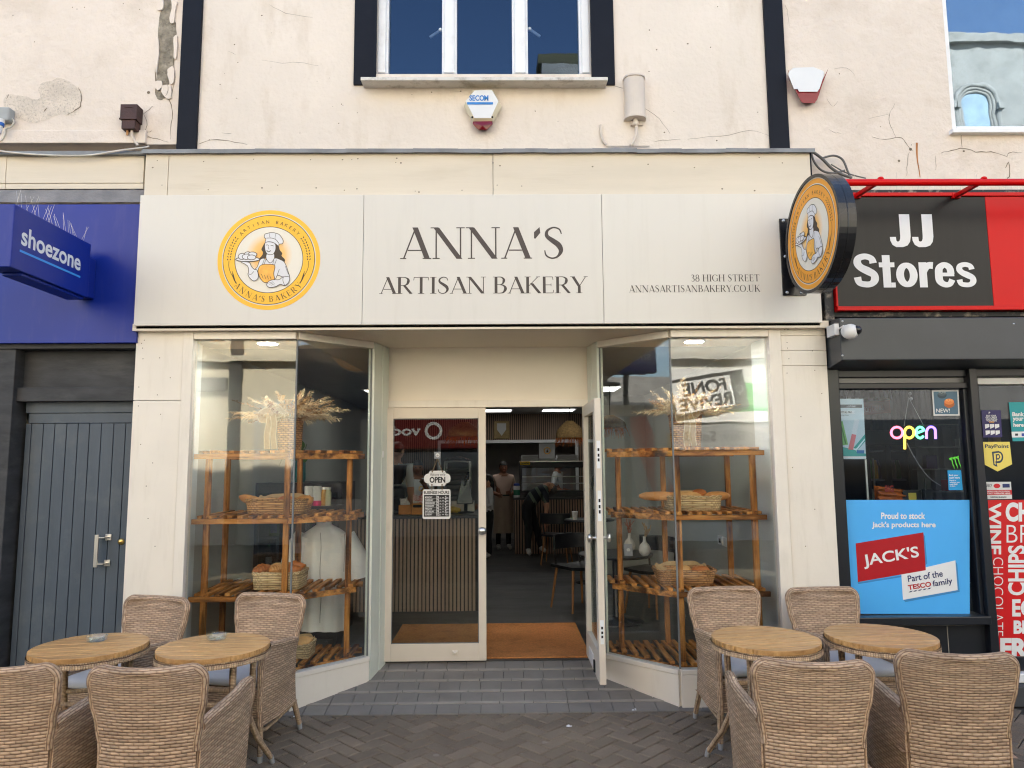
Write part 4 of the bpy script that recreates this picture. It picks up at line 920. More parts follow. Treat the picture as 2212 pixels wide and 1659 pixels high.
b = opp('phone_shop_building', 'stone building across the street with a red fascia, mirrored in the closed door', -4.3, 1.9, 9.9, m_ogr,
    [('shop_fascia', -4.2, 1.0, 2.05, 3.15, .14, mat('red_fascia', S(66, 8, 10), .5, .03, spec=.1)), ('shop_window', -4.0, .8, .5, 2.0, .02, m_og), ('window', -3.4, -2.2, 5, 7, .02, m_og), ('window', -.8, .4, 5, 7, .02, m_og), ('chimney', 1.0, 2.9, 9.3, 11.15, -1.2, m_ogr), ('coping', .9, 3.0, 11.15, 11.4, -1.25, mat('mossy_coping', (.12, .11, .06), .9))])
Po = lambda u, v, l: (-u, YO+.14+l, v)                     # faces the shop: u runs to the left of the world
mb = MB(); cxr, czr = -1.63, 2.47
for i in range(40):
    t0, t1 = 2*pi*i/40, 2*pi*(i+1)/40
    mb.flat([(-cxr+.14*cos(t0), czr+.14*sin(t0)), (-cxr+.21*cos(t0), czr+.21*sin(t0)), (-cxr+.21*cos(t1), czr+.21*sin(t1)), (-cxr+.14*cos(t1), czr+.14*sin(t1))], Po, .004, 0)
text(mb, 'vodafone', Po, 1.93, 3.6, 2.36, 2.60, .004, 0, .03); mb.build('lettering', mat('dull_white', (.30, .30, .31), .6), b)
c = opp('phone_repair_shop', 'pale shop with green band and tilted phone sign, mirrored in the right window', 1.9, 6.6, 9.4, m_owh,
    [('shop_fascia', 2.1, 6.4, 2.55, 3.75, .10, m_wht), ('green_band', 2.2, 6.35, 2.78, 3.42, .115, mat('green_band', S(60, 200, 80), .5, .03)), ('window', 2.6, 3.7, 5, 6.8, .02, m_og), ('window', 4.9, 6, 5, 6.8, .02, m_og), ('grey_strip', 2.1, 6.4, 1.95, 2.5, .08, mat('grey_strip', (.30, .30, .30), .6)), ('shop_window', 2.2, 6.3, .4, 1.9, .02, m_og)])
mb = MB(); th = radians(-9)
def ph(u, v, l): return (4.55-(u*cos(th)-v*sin(th)), YO+.12+l, 3.18+(u*sin(th)+v*cos(th)))
def pbox(u0, u1, v0, v1, l0, l1, m): mb.hexa([ph(u1, v0, l1), ph(u0, v0, l1), ph(u0, v0, l0), ph(u1, v0, l0), ph(u1, v1, l1), ph(u0, v1, l1), ph(u0, v1, l0), ph(u1, v1, l0)], m)
pbox(-.80, .95, -.42, .42, 0, .08, 0); pbox(-.50, .80, -.34, .34, .081, .085, 1)
mb.flat([(-.66+.09*cos(t), .09*sin(t)) for t in [2*pi*i/20 for i in range(20)]], ph, .086, 1); mb.flat([(-.66+.075*cos(t), .075*sin(t)) for t in [2*pi*i/20 for i in range(20)]], ph, .088, 0)
text(mb, 'FONE', ph, -.38, .60, .02, .30, .088, 0, .035); text(mb, 'REVIVE', ph, -.46, .72, -.30, -.02, .088, 0, .035)
mb.build('phone_sign', [mat('phone_grey', (.035, .035, .035), .5), m_wht], c)
mb = MB(); text(mb, 'Buy, Sell & Repair', lambda u, v, l: (-u, YO+.08+l, v), -5.3, -3.0, 2.08, 2.36, .004, 0, .01); mb.build('lettering', mat('grey_lettering', (.12, .12, .12), .6), c)
d = opp('stone_bank', 'weathered stone building across the street with carved arched windows, mirrored upstairs on the right', 6.6, 16, 11.9, m_ogr,
    [('shop_window', 7, 15, .4, 2.6, .02, m_og)])
mb = MB()
for cxx in (8.2, 10.15, 11.25, 13.2):
    for rr, w_, dp in ((.50, .06, .16), (.42, .05, .10), (.35, .04, .06)):
        pts = [(cxx+rr*cos(t), YO+dp/2, 10.05+rr*sin(t)) for t in [pi*i/16 for i in range(17)]]; mb.tube([(cxx+rr, YO+dp/2, 8.4)]+pts+[(cxx-rr, YO+dp/2, 8.4)], w_, 6)
    mb.box(cxx-.56, cxx-.44, YO, YO+.2, 9.9, 10.05); mb.box(cxx+.44, cxx+.56, YO, YO+.2, 9.9, 10.05)
mb.build('arch_moulding', m_ogr, d)
mb = MB()
for cxx in (8.2, 10.15, 11.25, 13.2): mb.prism([(cxx+.33*cos(t), YO+.004, 10.05+.33*sin(t)) for t in [pi*i/16 for i in range(17)]]+[(cxx-.33, YO+.004, 8.4), (cxx+.33, YO+.004, 8.4)], (0, .02, 0))
mb.build('window', mat('pale_arch_glass', (.35, .45, .52), .3, .2, 4), d)
# ends of the street
r = root('gable_building', 'plain grey building closing the far left end of the street', 'building', (-34, 0, 0))
mb = MB(); mb.box(-36, -32, -14, 14, 0, 5.0); mb.prism([(-36, -14, 5.0), (-32, -14, 5.0), (-34, -14, 6.6)], (0, 28, 0)); mb.build('wall', m_ogr, r)
mb = MB()
for y in range(-12, 13, 4): mb.box(-31.99, -31.96, y, y+1.4, 1, 3.6)
mb.build('window', m_og, r)
r = root('terrace_building', 'dark terrace closing the far right end of the street', 'building', (32, 0, 0))
mb = MB(); mb.box(30, 36, -14, 14, 0, 8.0); mb.build('wall', mat('dark_brick', (.12, .09, .075), .9, .2, 3), r)
mb = MB()
for y in range(-12, 13, 4): mb.box(29.96, 29.99, y, y+1.4, 1, 3.2); mb.box(29.96, 29.99, y, y+1.4, 4.5, 6.8)
mb.build('window', m_og, r)
kk = root('painted_hut', 'hut painted orange, yellow and teal up the street, mirrored in the right window', 'hut', (-11, 2.6, 0))
mb = MB(); mb.box(-12.5, -10.0, 1.2, 4.0, 0, 3.0); mb.build('wall', m_owh, kk); Pk = lambda u, v, l: (-10.0+l, u, v)
mb = MB(); mb.flat([(2.0, .9), (2.5, .9), (3.2, 3.0), (2.7, 3.0)], Pk, .004, 0); mb.flat([(1.3, 1.4), (2.0, 1.4), (2.35, 2.4), (1.8, 2.3)], Pk, .006, 1); mb.flat([(2.9, .9), (4.0, .9), (4.0, 1.9), (3.0, 1.7)], Pk, .005, 2)
for q in range(5): mb.flat([(1.3+q*.26, .5), (1.43+q*.26, .5), (1.63+q*.26, .9), (1.5+q*.26, .9)], Pk, .007, 3)
mb.build('painted_pattern', [mat('hut_orange', S(226, 84, 30), .5), mat('hut_yellow', S(240, 180, 40), .5), mat('hut_teal', S(30, 120, 140), .5), m_og], kk)
lp = root('street_lamp', 'black street lamp with a flared top standing up the street, mirrored in the right window', 'street lamp', (-9, 3.3, 0))
mb = MB(); mb.lathe([(.16, 0), (.14, .5), (.075, .6), (.06, 3.2), (.07, 3.6)], (-9, 3.3, 0), 14); mb.build('post', m_pipe, lp)
mb = MB(); mb.lathe([(.07, 3.6), (.10, 3.8), (.2, 3.95), (.36, 4.05), (.36, 4.1), (0, 4.16)], (-9, 3.3, 0), 20); mb.build('lamp_head', m_pipe, lp)
c2 = copy_tree(lp); c2.location = (-15, 2.6, 0); c2['label'] = 'farther of the two black street lamps up the street, mirrored in the right window'; c2['group'] = lp['group'] = 'street lamps up the street'
# ------------------------------------------------------------------ terrace furniture
m_wick = wicker('woven_rattan', S(122, 98, 80), S(178, 147, 120), S(208, 180, 152), .0130, .050)
m_wickleg = wicker('wrapped_rattan', S(96, 74, 56), S(168, 138, 108), S(206, 178, 144), .05, .007)
m_cush = mat('grey_cushion', (.43, .42, .42), .9, .05, 4, .002, 300)
m_cap = mat('grey_foot_cap', (.35, .35, .35), .5)
def wid(z):                                               # half width of the back at height z
    P = [(.20, .205), (.35, .197), (.50, .199), (.60, .212), (.70, .232), (.80, .241), (.90, .242)]
    for (a, b), (c, d) in zip(P, P[1:]):
        if z <= c: t = (z-a)/(c-a); t = t*t*(3-2*t); return b+(d-b)*t
    return P[-1][1]
def yback(z): return .225 + .02*max(0, z-.2) + .13*max(0, (z-.42))**1.25*1.4
def make_chair():
    t = root('rattan_armchair', 'x', 'armchair')
    H, RC = .828, .056
    def back(u, v):
        z = .20+(H-.20)*v; w_ = wid(z); s = 2*u-1
        if z > H-RC: w_ -= RC*(1-sqrt(max(0, 1-min(1, (z-(H-RC))/RC)**2)))*.95
        zz = z + .006*(s*s)*v
        return Vector((s*w_, yback(z)-.045*s*s*(.6+.4*v)+.0, zz))
    mb = MB(); mb.shell(lambda u, v: back(u, 1-(1-v)**1.35), 18, 34, .034, lambda u, v: ((2*u-1)*.24, v*(H-.2)))
    vv = [.44+.40*i/10 for i in range(10)]+[.84+.16*sin(pi/2*i/12) for i in range(13)]
    E_ = [back(0, v) for v in vv]+[back(u, 1) for u in [i/14 for i in range(1, 15)]]+[back(1, v) for v in vv[::-1][1:]]
    mb.tube(E_, .021, 8, 0, True)
    mb.build('backrest', m_wick, t)
    for s in (-1, 1):
        def arm(u, v, s=s):                               # u: back -> front, v: up
            y = .20-.46*u; zt_ = .575+.065*u**.8 - .03*max(0, u-.9)*10*.3
            z = .20+(zt_-.20)*v
            x = wid(min(z, .6)) + (.262-wid(min(z, .6)))*min(1, u*1.6)*(.75+.25*v) + .004
            return Vector((s*x, y+.02*(1-v)*u, z))
        mb = MB(); mb.shell(arm, 14, 14, .036, lambda u, v: (u*.46, v*.40))
        mb.tube([arm(u, 1) for u in [i/12 for i in range(13)]]+[arm(1, v)+Vector((0, -.004, 0)) for v in [.93, .8, .6, .4, .2, 0]], [.024]*13+[.024, .023, .021, .019, .018, .017], 8, 0, True)
        mb.build('arm', m_wick, t)
    mb = MB(); mb.grid(lambda u, v: Vector(((u-.5)*.48, -.243, .205+.185*v)), 8, 5, lambda u, v: (u*.48, v*.185))
    mb.grid(lambda u, v: Vector(((u-.5)*.48, -.243+.45*v, .39)), 8, 5, lambda u, v: (u*.48, v*.45)); mb.grid(lambda u, v: Vector(((u-.5)*.48, -.243+.45*v, .205)), 8, 5, lambda u, v: (u*.48, v*.45), flip=True)
    mb.tube([(-.24, -.245, .39), (.24, -.245, .39)], .012, 8); mb.build('seat', m_wick, t)
    mb = MB()
    def cush(u, v):
        a = 2*pi*u; sx = .232; sy = .222; e = .22
        c, s_ = cos(a), sin(a); px_ = (abs(c)**e)*(1 if c > 0 else -1); py_ = (abs(s_)**e)*(1 if s_ > 0 else -1)
        ph_ = -pi/2+pi*v; k = cos(ph_)**.35
        return Vector((px_*sx*k, -.035+py_*sy*k, .432+.036*(abs(sin(ph_))**.6)*(1 if ph_ > 0 else -1)+.008*(1-k)))
    mb.grid(cush, 40, 14); mb.build('cushion', m_cush, t)
    for x, y, fx, fy in ((-.250, -.235, -.262, -.245), (.250, -.235, .262, -.245), (-.195, .205, -.215, .275), (.195, .205, .215, .275)):
        mb = MB(); p, q = Vector((x, y, .24)), Vector((fx, fy, .035)); mb.tube([p, (p+q)/2, q], [.019, .018, .016], 9); l_ = mb.build('leg', m_wickleg, t)
        mb = MB(); mb.tube([q, Vector((fx+(fx-x)*.1, fy+(fy-y)*.1, 0))], [.0165, .014], 9); mb.build('foot_cap', m_cap, l_)
    for s in (-1, 1): mb = MB(); mb.tube([(s*.25, -.235, .17), (s*.235, -.15, .15), (s*.215, 0, .15), (s*.205, .2, .18)], .011, 7); mb.build('stretcher', m_wickleg, t)
    return t
chair = make_chair()
spots = [(-2.33, 4.55, -17, 'rattan armchair with its back to the slate plank door, behind the far left table'),
         (-1.60, 4.61, -14, 'rattan armchair facing out in front of the left bakery window and its white jacket'),
         (1.52, 4.68, 6, 'rattan armchair facing out in front of the right bakery window, behind the inner right table'),
         (2.16, 4.63, 4, 'rattan armchair facing out against the right cream pilaster beside the blue poster'),
         (-2.19, 3.47, 182, 'rattan armchair seen from behind and cut by the left edge of the picture'),
         (-1.535, 3.44, 181, 'rattan armchair seen from behind drawn up to the left table nearest the doorway'),
         (1.365, 3.41, 172, 'rattan armchair seen from behind drawn up to the right table nearest the doorway'),
         (2.07, 3.51, 169, 'rattan armchair seen from behind at the far right table near the red poster')]
for i, (x, y, a, lb) in enumerate(spots):
    c = chair if i == 0 else copy_tree(chair)
    c.location = (x, y, 0); c.rotation_euler = (0, 0, radians(a)); c['label'] = lb; c['group'] = 'rattan armchairs around the terrace tables'
m_teak = [None]
def teak():
    m, t, b = newmat('teak_planks'); info = nn(t, 'ShaderNodeNewGeometry'); v = coords(t, (2.5, 22, 8))
    n1 = noise(t, v, 3.2, 6, .6)
    a = ramp(t, n1, [(.3, S(158, 116, 70)), (.55, S(198, 154, 100)), (.75, S(220, 180, 128))])
    tone = ramp(t, info.outputs['Random Per Island'], [(0, (.82, .80, .78)), (1, (1.08, 1.06, 1.0))])
    lk(t, mixc(t, 1, a, tone, 'MULTIPLY'), b.inputs['Base Color']); b.inputs['Roughness'].default_value = .42; setbump(t, b, n1, .001); return m
mt = teak()
def make_table():
    t = root('bistro_table', 'x', 'table'); R, z0, z1 = .285, .712, .738
    mb = MB(); n = 7; w_ = 2*R/n
    for i in range(n):
        y0, y1 = -R+i*w_+.003, -R+(i+1)*w_-.003
        y0c, y1c = max(y0, -R*.9995), min(y1, R*.9995); P = []
        for k in range(13): y = y0c+(y1c-y0c)*k/12; P.append((sqrt(max(0, R*R-y*y)), y, z0))
        for k in range(13): y = y1c+(y0c-y1c)*k/12; P.append((-sqrt(max(0, R*R-y*y)), y, z0))
        mb.prism(P, (0, 0, z1-z0), 0)
    tp = mb.build('tabletop', mt, t, .002)
    mb = MB(); mb.prism([(x, y, z0+.018) for x, y in disc(R-.012, 48)], (0, 0, .004)); mb.build('plank_filler', mat('pale_joint', S(236, 210, 164), .6), tp)
    mb = MB(); mb.grid(lambda u, v: Vector(((R+.006)*cos(2*pi*u), (R+.006)*sin(2*pi*u), z0-.030+.032*v)), 56, 3, lambda u, v: (u*2*pi*R*.6, v*.05))
    mb.prism([(x, y, z0-.030) for x, y in disc(R+.005, 56)], (0, 0, .01)); mb.build('woven_rim', m_wickleg, t)
    for sx in (-1, 1):
        for sy in (-1, 1):
            a = .17
            mb = MB(); mb.tube([(sx*a, sy*.12, z0-.02), (sx*.165, sy*.115, .45), (sx*.15, sy*.10, .36), (sx*.17, sy*.19, .20), (sx*.185, sy*.34, .04)], [.018, .018, .018, .017, .015], 9); l_ = mb.build('leg', m_wickleg, t)
            mb = MB(); mb.tube([(sx*.185, sy*.34, .045), (sx*.188, sy*.362, 0)], [.0155, .014], 9); mb.build('foot_cap', m_cap, l_)
    mb = MB(); mb.box(-.17, .17, -.125, -.09, .30, .385); mb.box(-.17, .17, .09, .125, .30, .385); mb.box(-.16, -.13, -.09, .09, .36, .385); mb.box(.13, .16, -.09, .09, .36, .385)
    mb.tube([(-.17, -.115, .47), (.17, -.115, .47)], .013, 8); mb.tube([(-.17, .115, .47), (.17, .115, .47)], .013, 8); mb.build('crossbar', m_wickleg, t, .008)
    mb = MB(); mb.box(-.03, .03, -.142, -.126, .40, .45); mb.ball((.01, -.146, .425), .010); mb.build('latch', m_metal, t, .003)
    return t
tab = make_table()
for i, (x, y, a, lb) in enumerate([(-2.235, 4.0, 8, 'round teak bistro table at the far left, with a glass ashtray near its back edge'), (-1.555, 3.965, -6, 'round teak bistro table with a glass ashtray, second table from the left'),
                                   (1.435, 4.005, 12, 'empty round teak bistro table just right of the open shop door'), (2.085, 4.035, -4, 'empty round teak bistro table in front of the blue poster')]):
    c = tab if i == 0 else copy_tree(tab); c.location = (x, y, 0); c.rotation_euler = (0, 0, radians(a)); c['label'] = lb; c['group'] = 'round bistro tables on the terrace'
m_clear = glass('clear_glass', (.90, .94, .95), 1.6, .06, .03)
def ashtray(x, y, lb):
    mb = MB(); mb.lathe([(0, 0), (.046, 0), (.052, .004), (.054, .026), (.051, .029), (.046, .027), (.042, .010), (.036, .007), (0, .006)], (x, y, .7385), 28)
    for a in (.3, 2.4, 4.5): mb.tube([(x+.044*cos(a), y+.044*sin(a), .768), (x+.057*cos(a), y+.057*sin(a), .767)], .004, 6)
    o = recentre(mb.build('ashtray', m_clear)); tag(o, lb, 'ashtray', 'glass ashtrays on the left tables')
p = on(209, 1381, .745); ashtray(p.x, p.y, 'clear glass ashtray on the far left teak table')
p = on(468, 1378, .745); ashtray(p.x, p.y, 'clear glass ashtray on the second teak table from the left')

# ------------------------------------------------------------------ fittings on the facade
# hexagonal alarm
al = root('alarm_box', 'white and cream hexagonal alarm box with blue lettering and red base under the upstairs window', 'alarm', (at(1043, 240, YW).x, YW, at(1043, 280, YW).z))
o2 = (426.7, 0)
Z = lambda pts, Y: [at(x/3+737.3, y/3, Y) for x, y in pts]
m_acr = mat('aged_cream_plastic', (.60, .53, .38), .45, .06, 3); m_awh = mat('alarm_white', (.74, .75, .76), .4, .03, 5)
outer = [(850, 583), (985, 583), (1040, 690), (985, 790), (850, 790), (793, 690)]
inner = [(865, 585), (975, 582), (1018, 655), (968, 765), (862, 765), (806, 655)]
A = [(v.x, YW, v.z) for v in Z(outer, YW)]; B = [(v.x, YW-.055, v.z) for v in Z(outer, YW-.055)]; C_ = [(v.x, YW-.075, v.z) for v in Z(inner, YW-.075)]
mb = MB(); mb.add(A+B+C_, [(i, (i+1) % 6, 6+(i+1) % 6, 6+i) for i in range(6)]+[(6+i, 6+(i+1) % 6, 12+(i+1) % 6, 12+i) for i in range(6)], 0); mb.add(C_, [(0, 1, 2, 3, 4, 5)], 1)
bd_ = mb.build('alarm_case', [m_acr, m_awh], al, .004)
r1 = [(852, 787), (978, 785), (982, 805), (945, 842), (888, 842), (852, 805)]
A = [(v.x, YW, v.z) for v in Z(r1, YW)]; B = [(v.x, YW-.068, v.z) for v in Z(r1, YW-.068)]; mid = Z([(916, 815)], YW-.085)[0]
mb = MB(); mb.add(A+B+[(mid.x, YW-.085, mid.z)], [(i, (i+1) % 6, 6+(i+1) % 6, 6+i) for i in range(6)]+[(6+i, 6+(i+1) % 6, 12) for i in range(6)]); mb.build('beacon', mat('dark_red_lens', (.16, .006, .012), .15, .1), al, .003)
Ya = YW-.075; Pa = lambda u, v, l: (u, Ya-l, v)
mb = MB(); l, r, k, t = rect(1014, 206, 1054, 218, Ya); text(mb, 'SECO', Pa, l, l+(r-l)*.80, k, t, .002, 0, .03); text(mb, 'M', Pa, l+(r-l)*.80, r+.004, k, t, .002, 0, .03)
l, r, k, t = rect(1009, 221, 1065, 226, Ya); mb.flat([(l, k), (r, k), (r, t), (l, t)], Pa, .002, 0); mb.build('lettering', mat('alarm_blue', S(40, 125, 200), .5, .15, 30), al)
mb = MB()
for x, y in ((849, 760), (978, 760)):
    v = at(x/3+737.3, y/3, YW-.068); mb.ball((v.x, YW-.07, v.z), .008)
mb.build('screw_holes', m_black, al)
# white curved siren / red base alarm on the right wall
ar = root('alarm_box', 'white tapering alarm box with a wraparound red base right of the dark strip', 'alarm', (at(1740, 180, YW).x, YW, at(1740, 222, YW).z))
Z = lambda pts, Y: [at(x/3+1475, y/3, Y) for x, y in pts]
top = [(715, 440), (850, 436), (915, 462), (912, 500), (885, 572), (870, 590), (765, 590), (755, 572), (725, 572), (684, 480), (690, 462)]
A = [(v.x, YW-.015, v.z) for v in Z(top, YW-.015)]; B = [(v.x-.012*(i > 5), YW-.075, v.z) for i, v in enumerate(Z([(725, 445), (845, 441), (905, 466), (903, 500), (880, 570), (868, 588), (768, 588), (758, 571), (735, 571), (700, 485), (705, 468)], YW-.075))]
n = 11; mb = MB(); mb.add(A+B, [(i, (i+1) % n, n+(i+1) % n, n+i) for i in range(n)]+[tuple(range(n, 2*n))[::-1]]); mb.build('alarm_case', m_awh, ar, .008)
bot = [(682, 480), (690, 520), (760, 655), (770, 668), (845, 668), (862, 645), (890, 560), (912, 500), (870, 585), (765, 585), (725, 570)]
A = [(v.x, YW, v.z) for v in Z(bot, YW)]; B = [(v.x, YW-.066, v.z) for v in Z([(x+8, y-4) for x, y in bot], YW-.066)]
mb = MB(); mb.add(A+B, [(i, (i+1) % n, n+(i+1) % n, n+i) for i in range(n)]+[tuple(range(n, 2*n))[::-1]]); mb.build('beacon', mat('red_lens', (.22, .010, .018), .2, .1), ar, .004)
# radio antenna with cable
an = root('antenna_unit', 'cream half round aerial unit with a looped cable on the upper wall', 'aerial', (at(1372, 210, YW).x, YW, at(1372, 260, YW).z))
l, r, k, t = rect(1350, 165, 1394, 256, YW-.05); cx_ = (l+r)/2; hw = (r-l)/2; m_ant = mat('cream_aerial_plastic', (.66, .58, .50), .55, .05, 5)
mb = MB(); P = [(cx_+hw*cos(a), YW-.02-.075*sin(a)**.8) for a in [pi*i/14 for i in range(15)]]
mb.prism([(x, y, k+.015) for x, y in P]+[(cx_-hw, YW, k+.015), (cx_+hw, YW, k+.015)], (0, 0, t-k-.03)); P2 = [(cx_+(hw+.006)*cos(a), YW-.02-.082*sin(a)**.8) for a in [pi*i/14 for i in range(15)]]
for a_, b_ in ((k, k+.014), (t-.014, t)): mb.prism([(x, y, a_) for x, y in P2]+[(cx_-hw-.006, YW, a_), (cx_+hw+.006, YW, a_)], (0, 0, b_-a_))
mb.build('aerial_case', m_ant, an)
mb = MB(); q = lambda x, y, Y=YW-.035: at(x, y, Y); v = q(1373, 258); mb.tube([v+Vector((0, 0, .02)), v-Vector((0, 0, .05))], .020, 10); mb.tube([v-Vector((0, 0, .02)), v-Vector((0, 0, .045))], .025, 6)
mb.tube([q(x, y) for x, y in smoothpts([(1373, 262), (1375, 280), (1372, 298), (1366, 310), (1362, 314)], 4)], .011, 8); mb.obox(q(1362, 267, YW-.01), q(1388, 267, YW-.01), .02, .03); mb.build('connector', m_ant, an)
mb = MB(); mb.tube([q(x, y, YW-.012) for x, y in smoothpts([(1298, 270), (1298, 286), (1302, 302), (1310, 313)], 4)], .011, 8); mb.tube([q(1310, 315, YW-.02), q(1403, 315, YW-.02)], .006, 6); mb.build('cable', m_ant, an)
# loose cables beside the round sign
mb = MB()
for pts, rr in (([(1752, 325), (1775, 342), (1795, 362), (1815, 375), (1840, 384)], .011), ([(1752, 325), (1758, 348), (1775, 368), (1800, 374), (1825, 368)], .008), ([(1775, 342), (1800, 336), (1820, 345), (1832, 372), (1838, 386)], .008), ([(1795, 355), (1830, 374), (1870, 385)], .005)):
    mb.tube([at(x, y, YW-.06) for x, y in smoothpts(pts, 5)], rr, 7)
tag(recentre(mb.build('cable', mat('grey_cable', (.12, .115, .11), .6, .2, 9))), 'tangle of grey cables drooping from the end of the timber board', 'cables')
# round projecting sign
ra = at(1760, 505, 4.8)
XR0 = 2.05
cS, dS = Vector((2.08, 4.585, 3.205)), None
rs = root('projecting_sign', 'round black projecting sign with a yellow baker emblem on a black wall bracket', 'sign', (cS.x, YF, cS.z-.40))
nrm = Vector((-cos(radians(1.5)), -sin(radians(1.5)), 0)); RS = .392; TH = .085
# nrm faces left and a little outwards; viewed from there u runs towards the wall... 
tx = Vector((nrm.y, -nrm.x, 0))
if (tx.cross(Vector((0, 0, 1)))).dot(nrm) < 0: tx = -tx
Ps = lambda u, v, l: cS + tx*u + Vector((0, 0, v)) + nrm*(l)
m_sblk = mat('black_gloss_sign', (.014, .014, .016), .22, .1, 3)
mb = MB(); n = 64
prof = [(RS-.022, .004), (RS-.022, .012), (RS, .012), (RS, -TH/2+.003), (RS-.003, -TH/2), (RS, -TH/2-.003), (RS, -TH-.012), (RS-.022, -TH-.012), (RS-.022, -TH-.004)]
vs = [Ps(r*cos(2*pi*j/n), r*sin(2*pi*j/n), z) for r, z in prof for j in range(n)]
mb.add(vs, [(i*n+j, i*n+(j+1) % n, (i+1)*n+(j+1) % n, (i+1)*n+j) for i in range(len(prof)-1) for j in range(n)], 0)
mb.flat(disc(RS-.02, 64), Ps, .003, 1); mb.flat(disc(RS-.02, 64)[::-1], Ps, -TH-.003, 1)
mb.build('sign_drum', [m_sblk, m_sign], rs)
gm2 = glow_mat(tuple(cS+Vector((0, 0, .02))-Vector(rs.location)+nrm*.003), RS*.93)
m_yel2 = mat('emblem_amber', S(240, 160, 38), .45, .04)
mb = MB(); emblem(mb, lambda u, v, l: Ps(u, v, l+.0035), RS*.925); mb.build('emblem', [m_ewht, m_yel2, m_dark, m_sign, m_org, gm2], rs)
Pb = lambda u, v, l: Ps(u, v, -TH-l-.0035)
mb = MB(); ring(mb, .62*RS, .9*RS, Pb, .001, 0); mb.build('emblem', m_yel2, rs)
bl, br_, bk_, bt = rect(1686, 473, 1737, 639, YF)
mb = MB(); mb.box(bl, br_, YF-.012, YF-.0005, bk_, bt); 
for zz in (.18, -.22): mb.obox((2.125, YF-.012, cS.z+zz), (2.125, cS.y+.30, cS.z+zz), .03, .05)
bp = mb.build('bracket', m_sblk, rs, .003)
mb = MB()
for x, y in ((1692, 477), (1696, 554), (1700, 632), (1731, 632)):
    p = at(x, y, YF-.012); mb.ball((p.x, YF-.013, p.z), .011)
mb.build('bolts', mat('bright_bolt', (.7, .7, .7), .3, .05, 3, metal=.6), bp)
# red lighting rail over the store
rl = root('lighting_rail', 'red tube rail on slanted brackets above the black store sign', 'rail', (4, 5.02, 3.3))
pa, pb = at(1880, 394, 4.70), at(2300, 394, 4.70); zr_ = (pa.z+at(2200, 394, 4.70).z)/2
mb = MB(); mb.tube([(2.36, 4.70, zr_), (5.8, 4.70, zr_)], .024, 14); 
for x in (1902, 2125): p = at(x, 384, 4.70); mb.ball((p.x, 4.70, zr_+.026), (.022, .02, .016))
mb.build('rail_tube', m_red, rl)
for a_, b_ in ((1850, 1890), (2065, 2112)):
    p, q = at(a_, 423, YJ-.01), at(b_, 400, 4.70); mb = MB(); mb.obox((p.x, YJ-.01, p.z), (q.x, 4.70, zr_-.01), .028, .03); mb.box(p.x-.03, p.x+.03, YJ-.02, YJ, p.z-.02, p.z+.02); mb.build('rail_bracket', m_red, rl, .003)
mb = MB(); zsp = at(2000, 408, YJ+.02).z
for k in range(62):
    x = 2.5+k*.042+random.uniform(-.01, .01); mb.tube([(x, YJ+.08, zsp), (x+random.uniform(-.03, .03), YJ+.06+random.uniform(-.03, .03), zsp+random.uniform(.07, .15))], .0012, 4)
o = tag(recentre(mb.build('bird_spikes', m_metal)), 'row of thin wire bird spikes above the black and red store sign', 'bird spikes')
# CCTV
cc = root('security_camera', 'white dome security camera wired to a small white box on the shutter box', 'camera', (at(1835, 720, 4.9).x, 4.9, at(1835, 737, 4.9).z))
m_cam = mat('white_plastic', (.74, .74, .74), .4, .02)
p = at(1833, 718, 4.85); R_ = Matrix.Rotation(radians(20), 3, 'Z')
mb = MB(); mb.lathe([(0, .05), (.03, .05), (.045, .04), (.05, 0)], (p.x-.005, 4.85, p.z+.005), 20, 0, '-y'); mb.ball((p.x, 4.825, p.z), .054, 20, 12)
mb.build('camera_dome', m_cam, cc)
mb = MB(); mb.ball((p.x+.034, 4.80, p.z+.006), .032, 16, 10); mb.build('lens', m_sblk, cc)
mb = MB(); l, r, k, t = rect(1786, 702, 1806, 726, 4.96); mb.box(XJ-.035, XJ-.001, 4.91, 5.03, k, t); mb.tube([(XJ-.01, 4.9, (k+t)/2), (XJ+.02, 4.885, (k+t)/2+.02), (p.x-.02, 4.88, p.z+.02)], .007, 6, 0); mb.build('connection_box', m_cam, cc, .006)
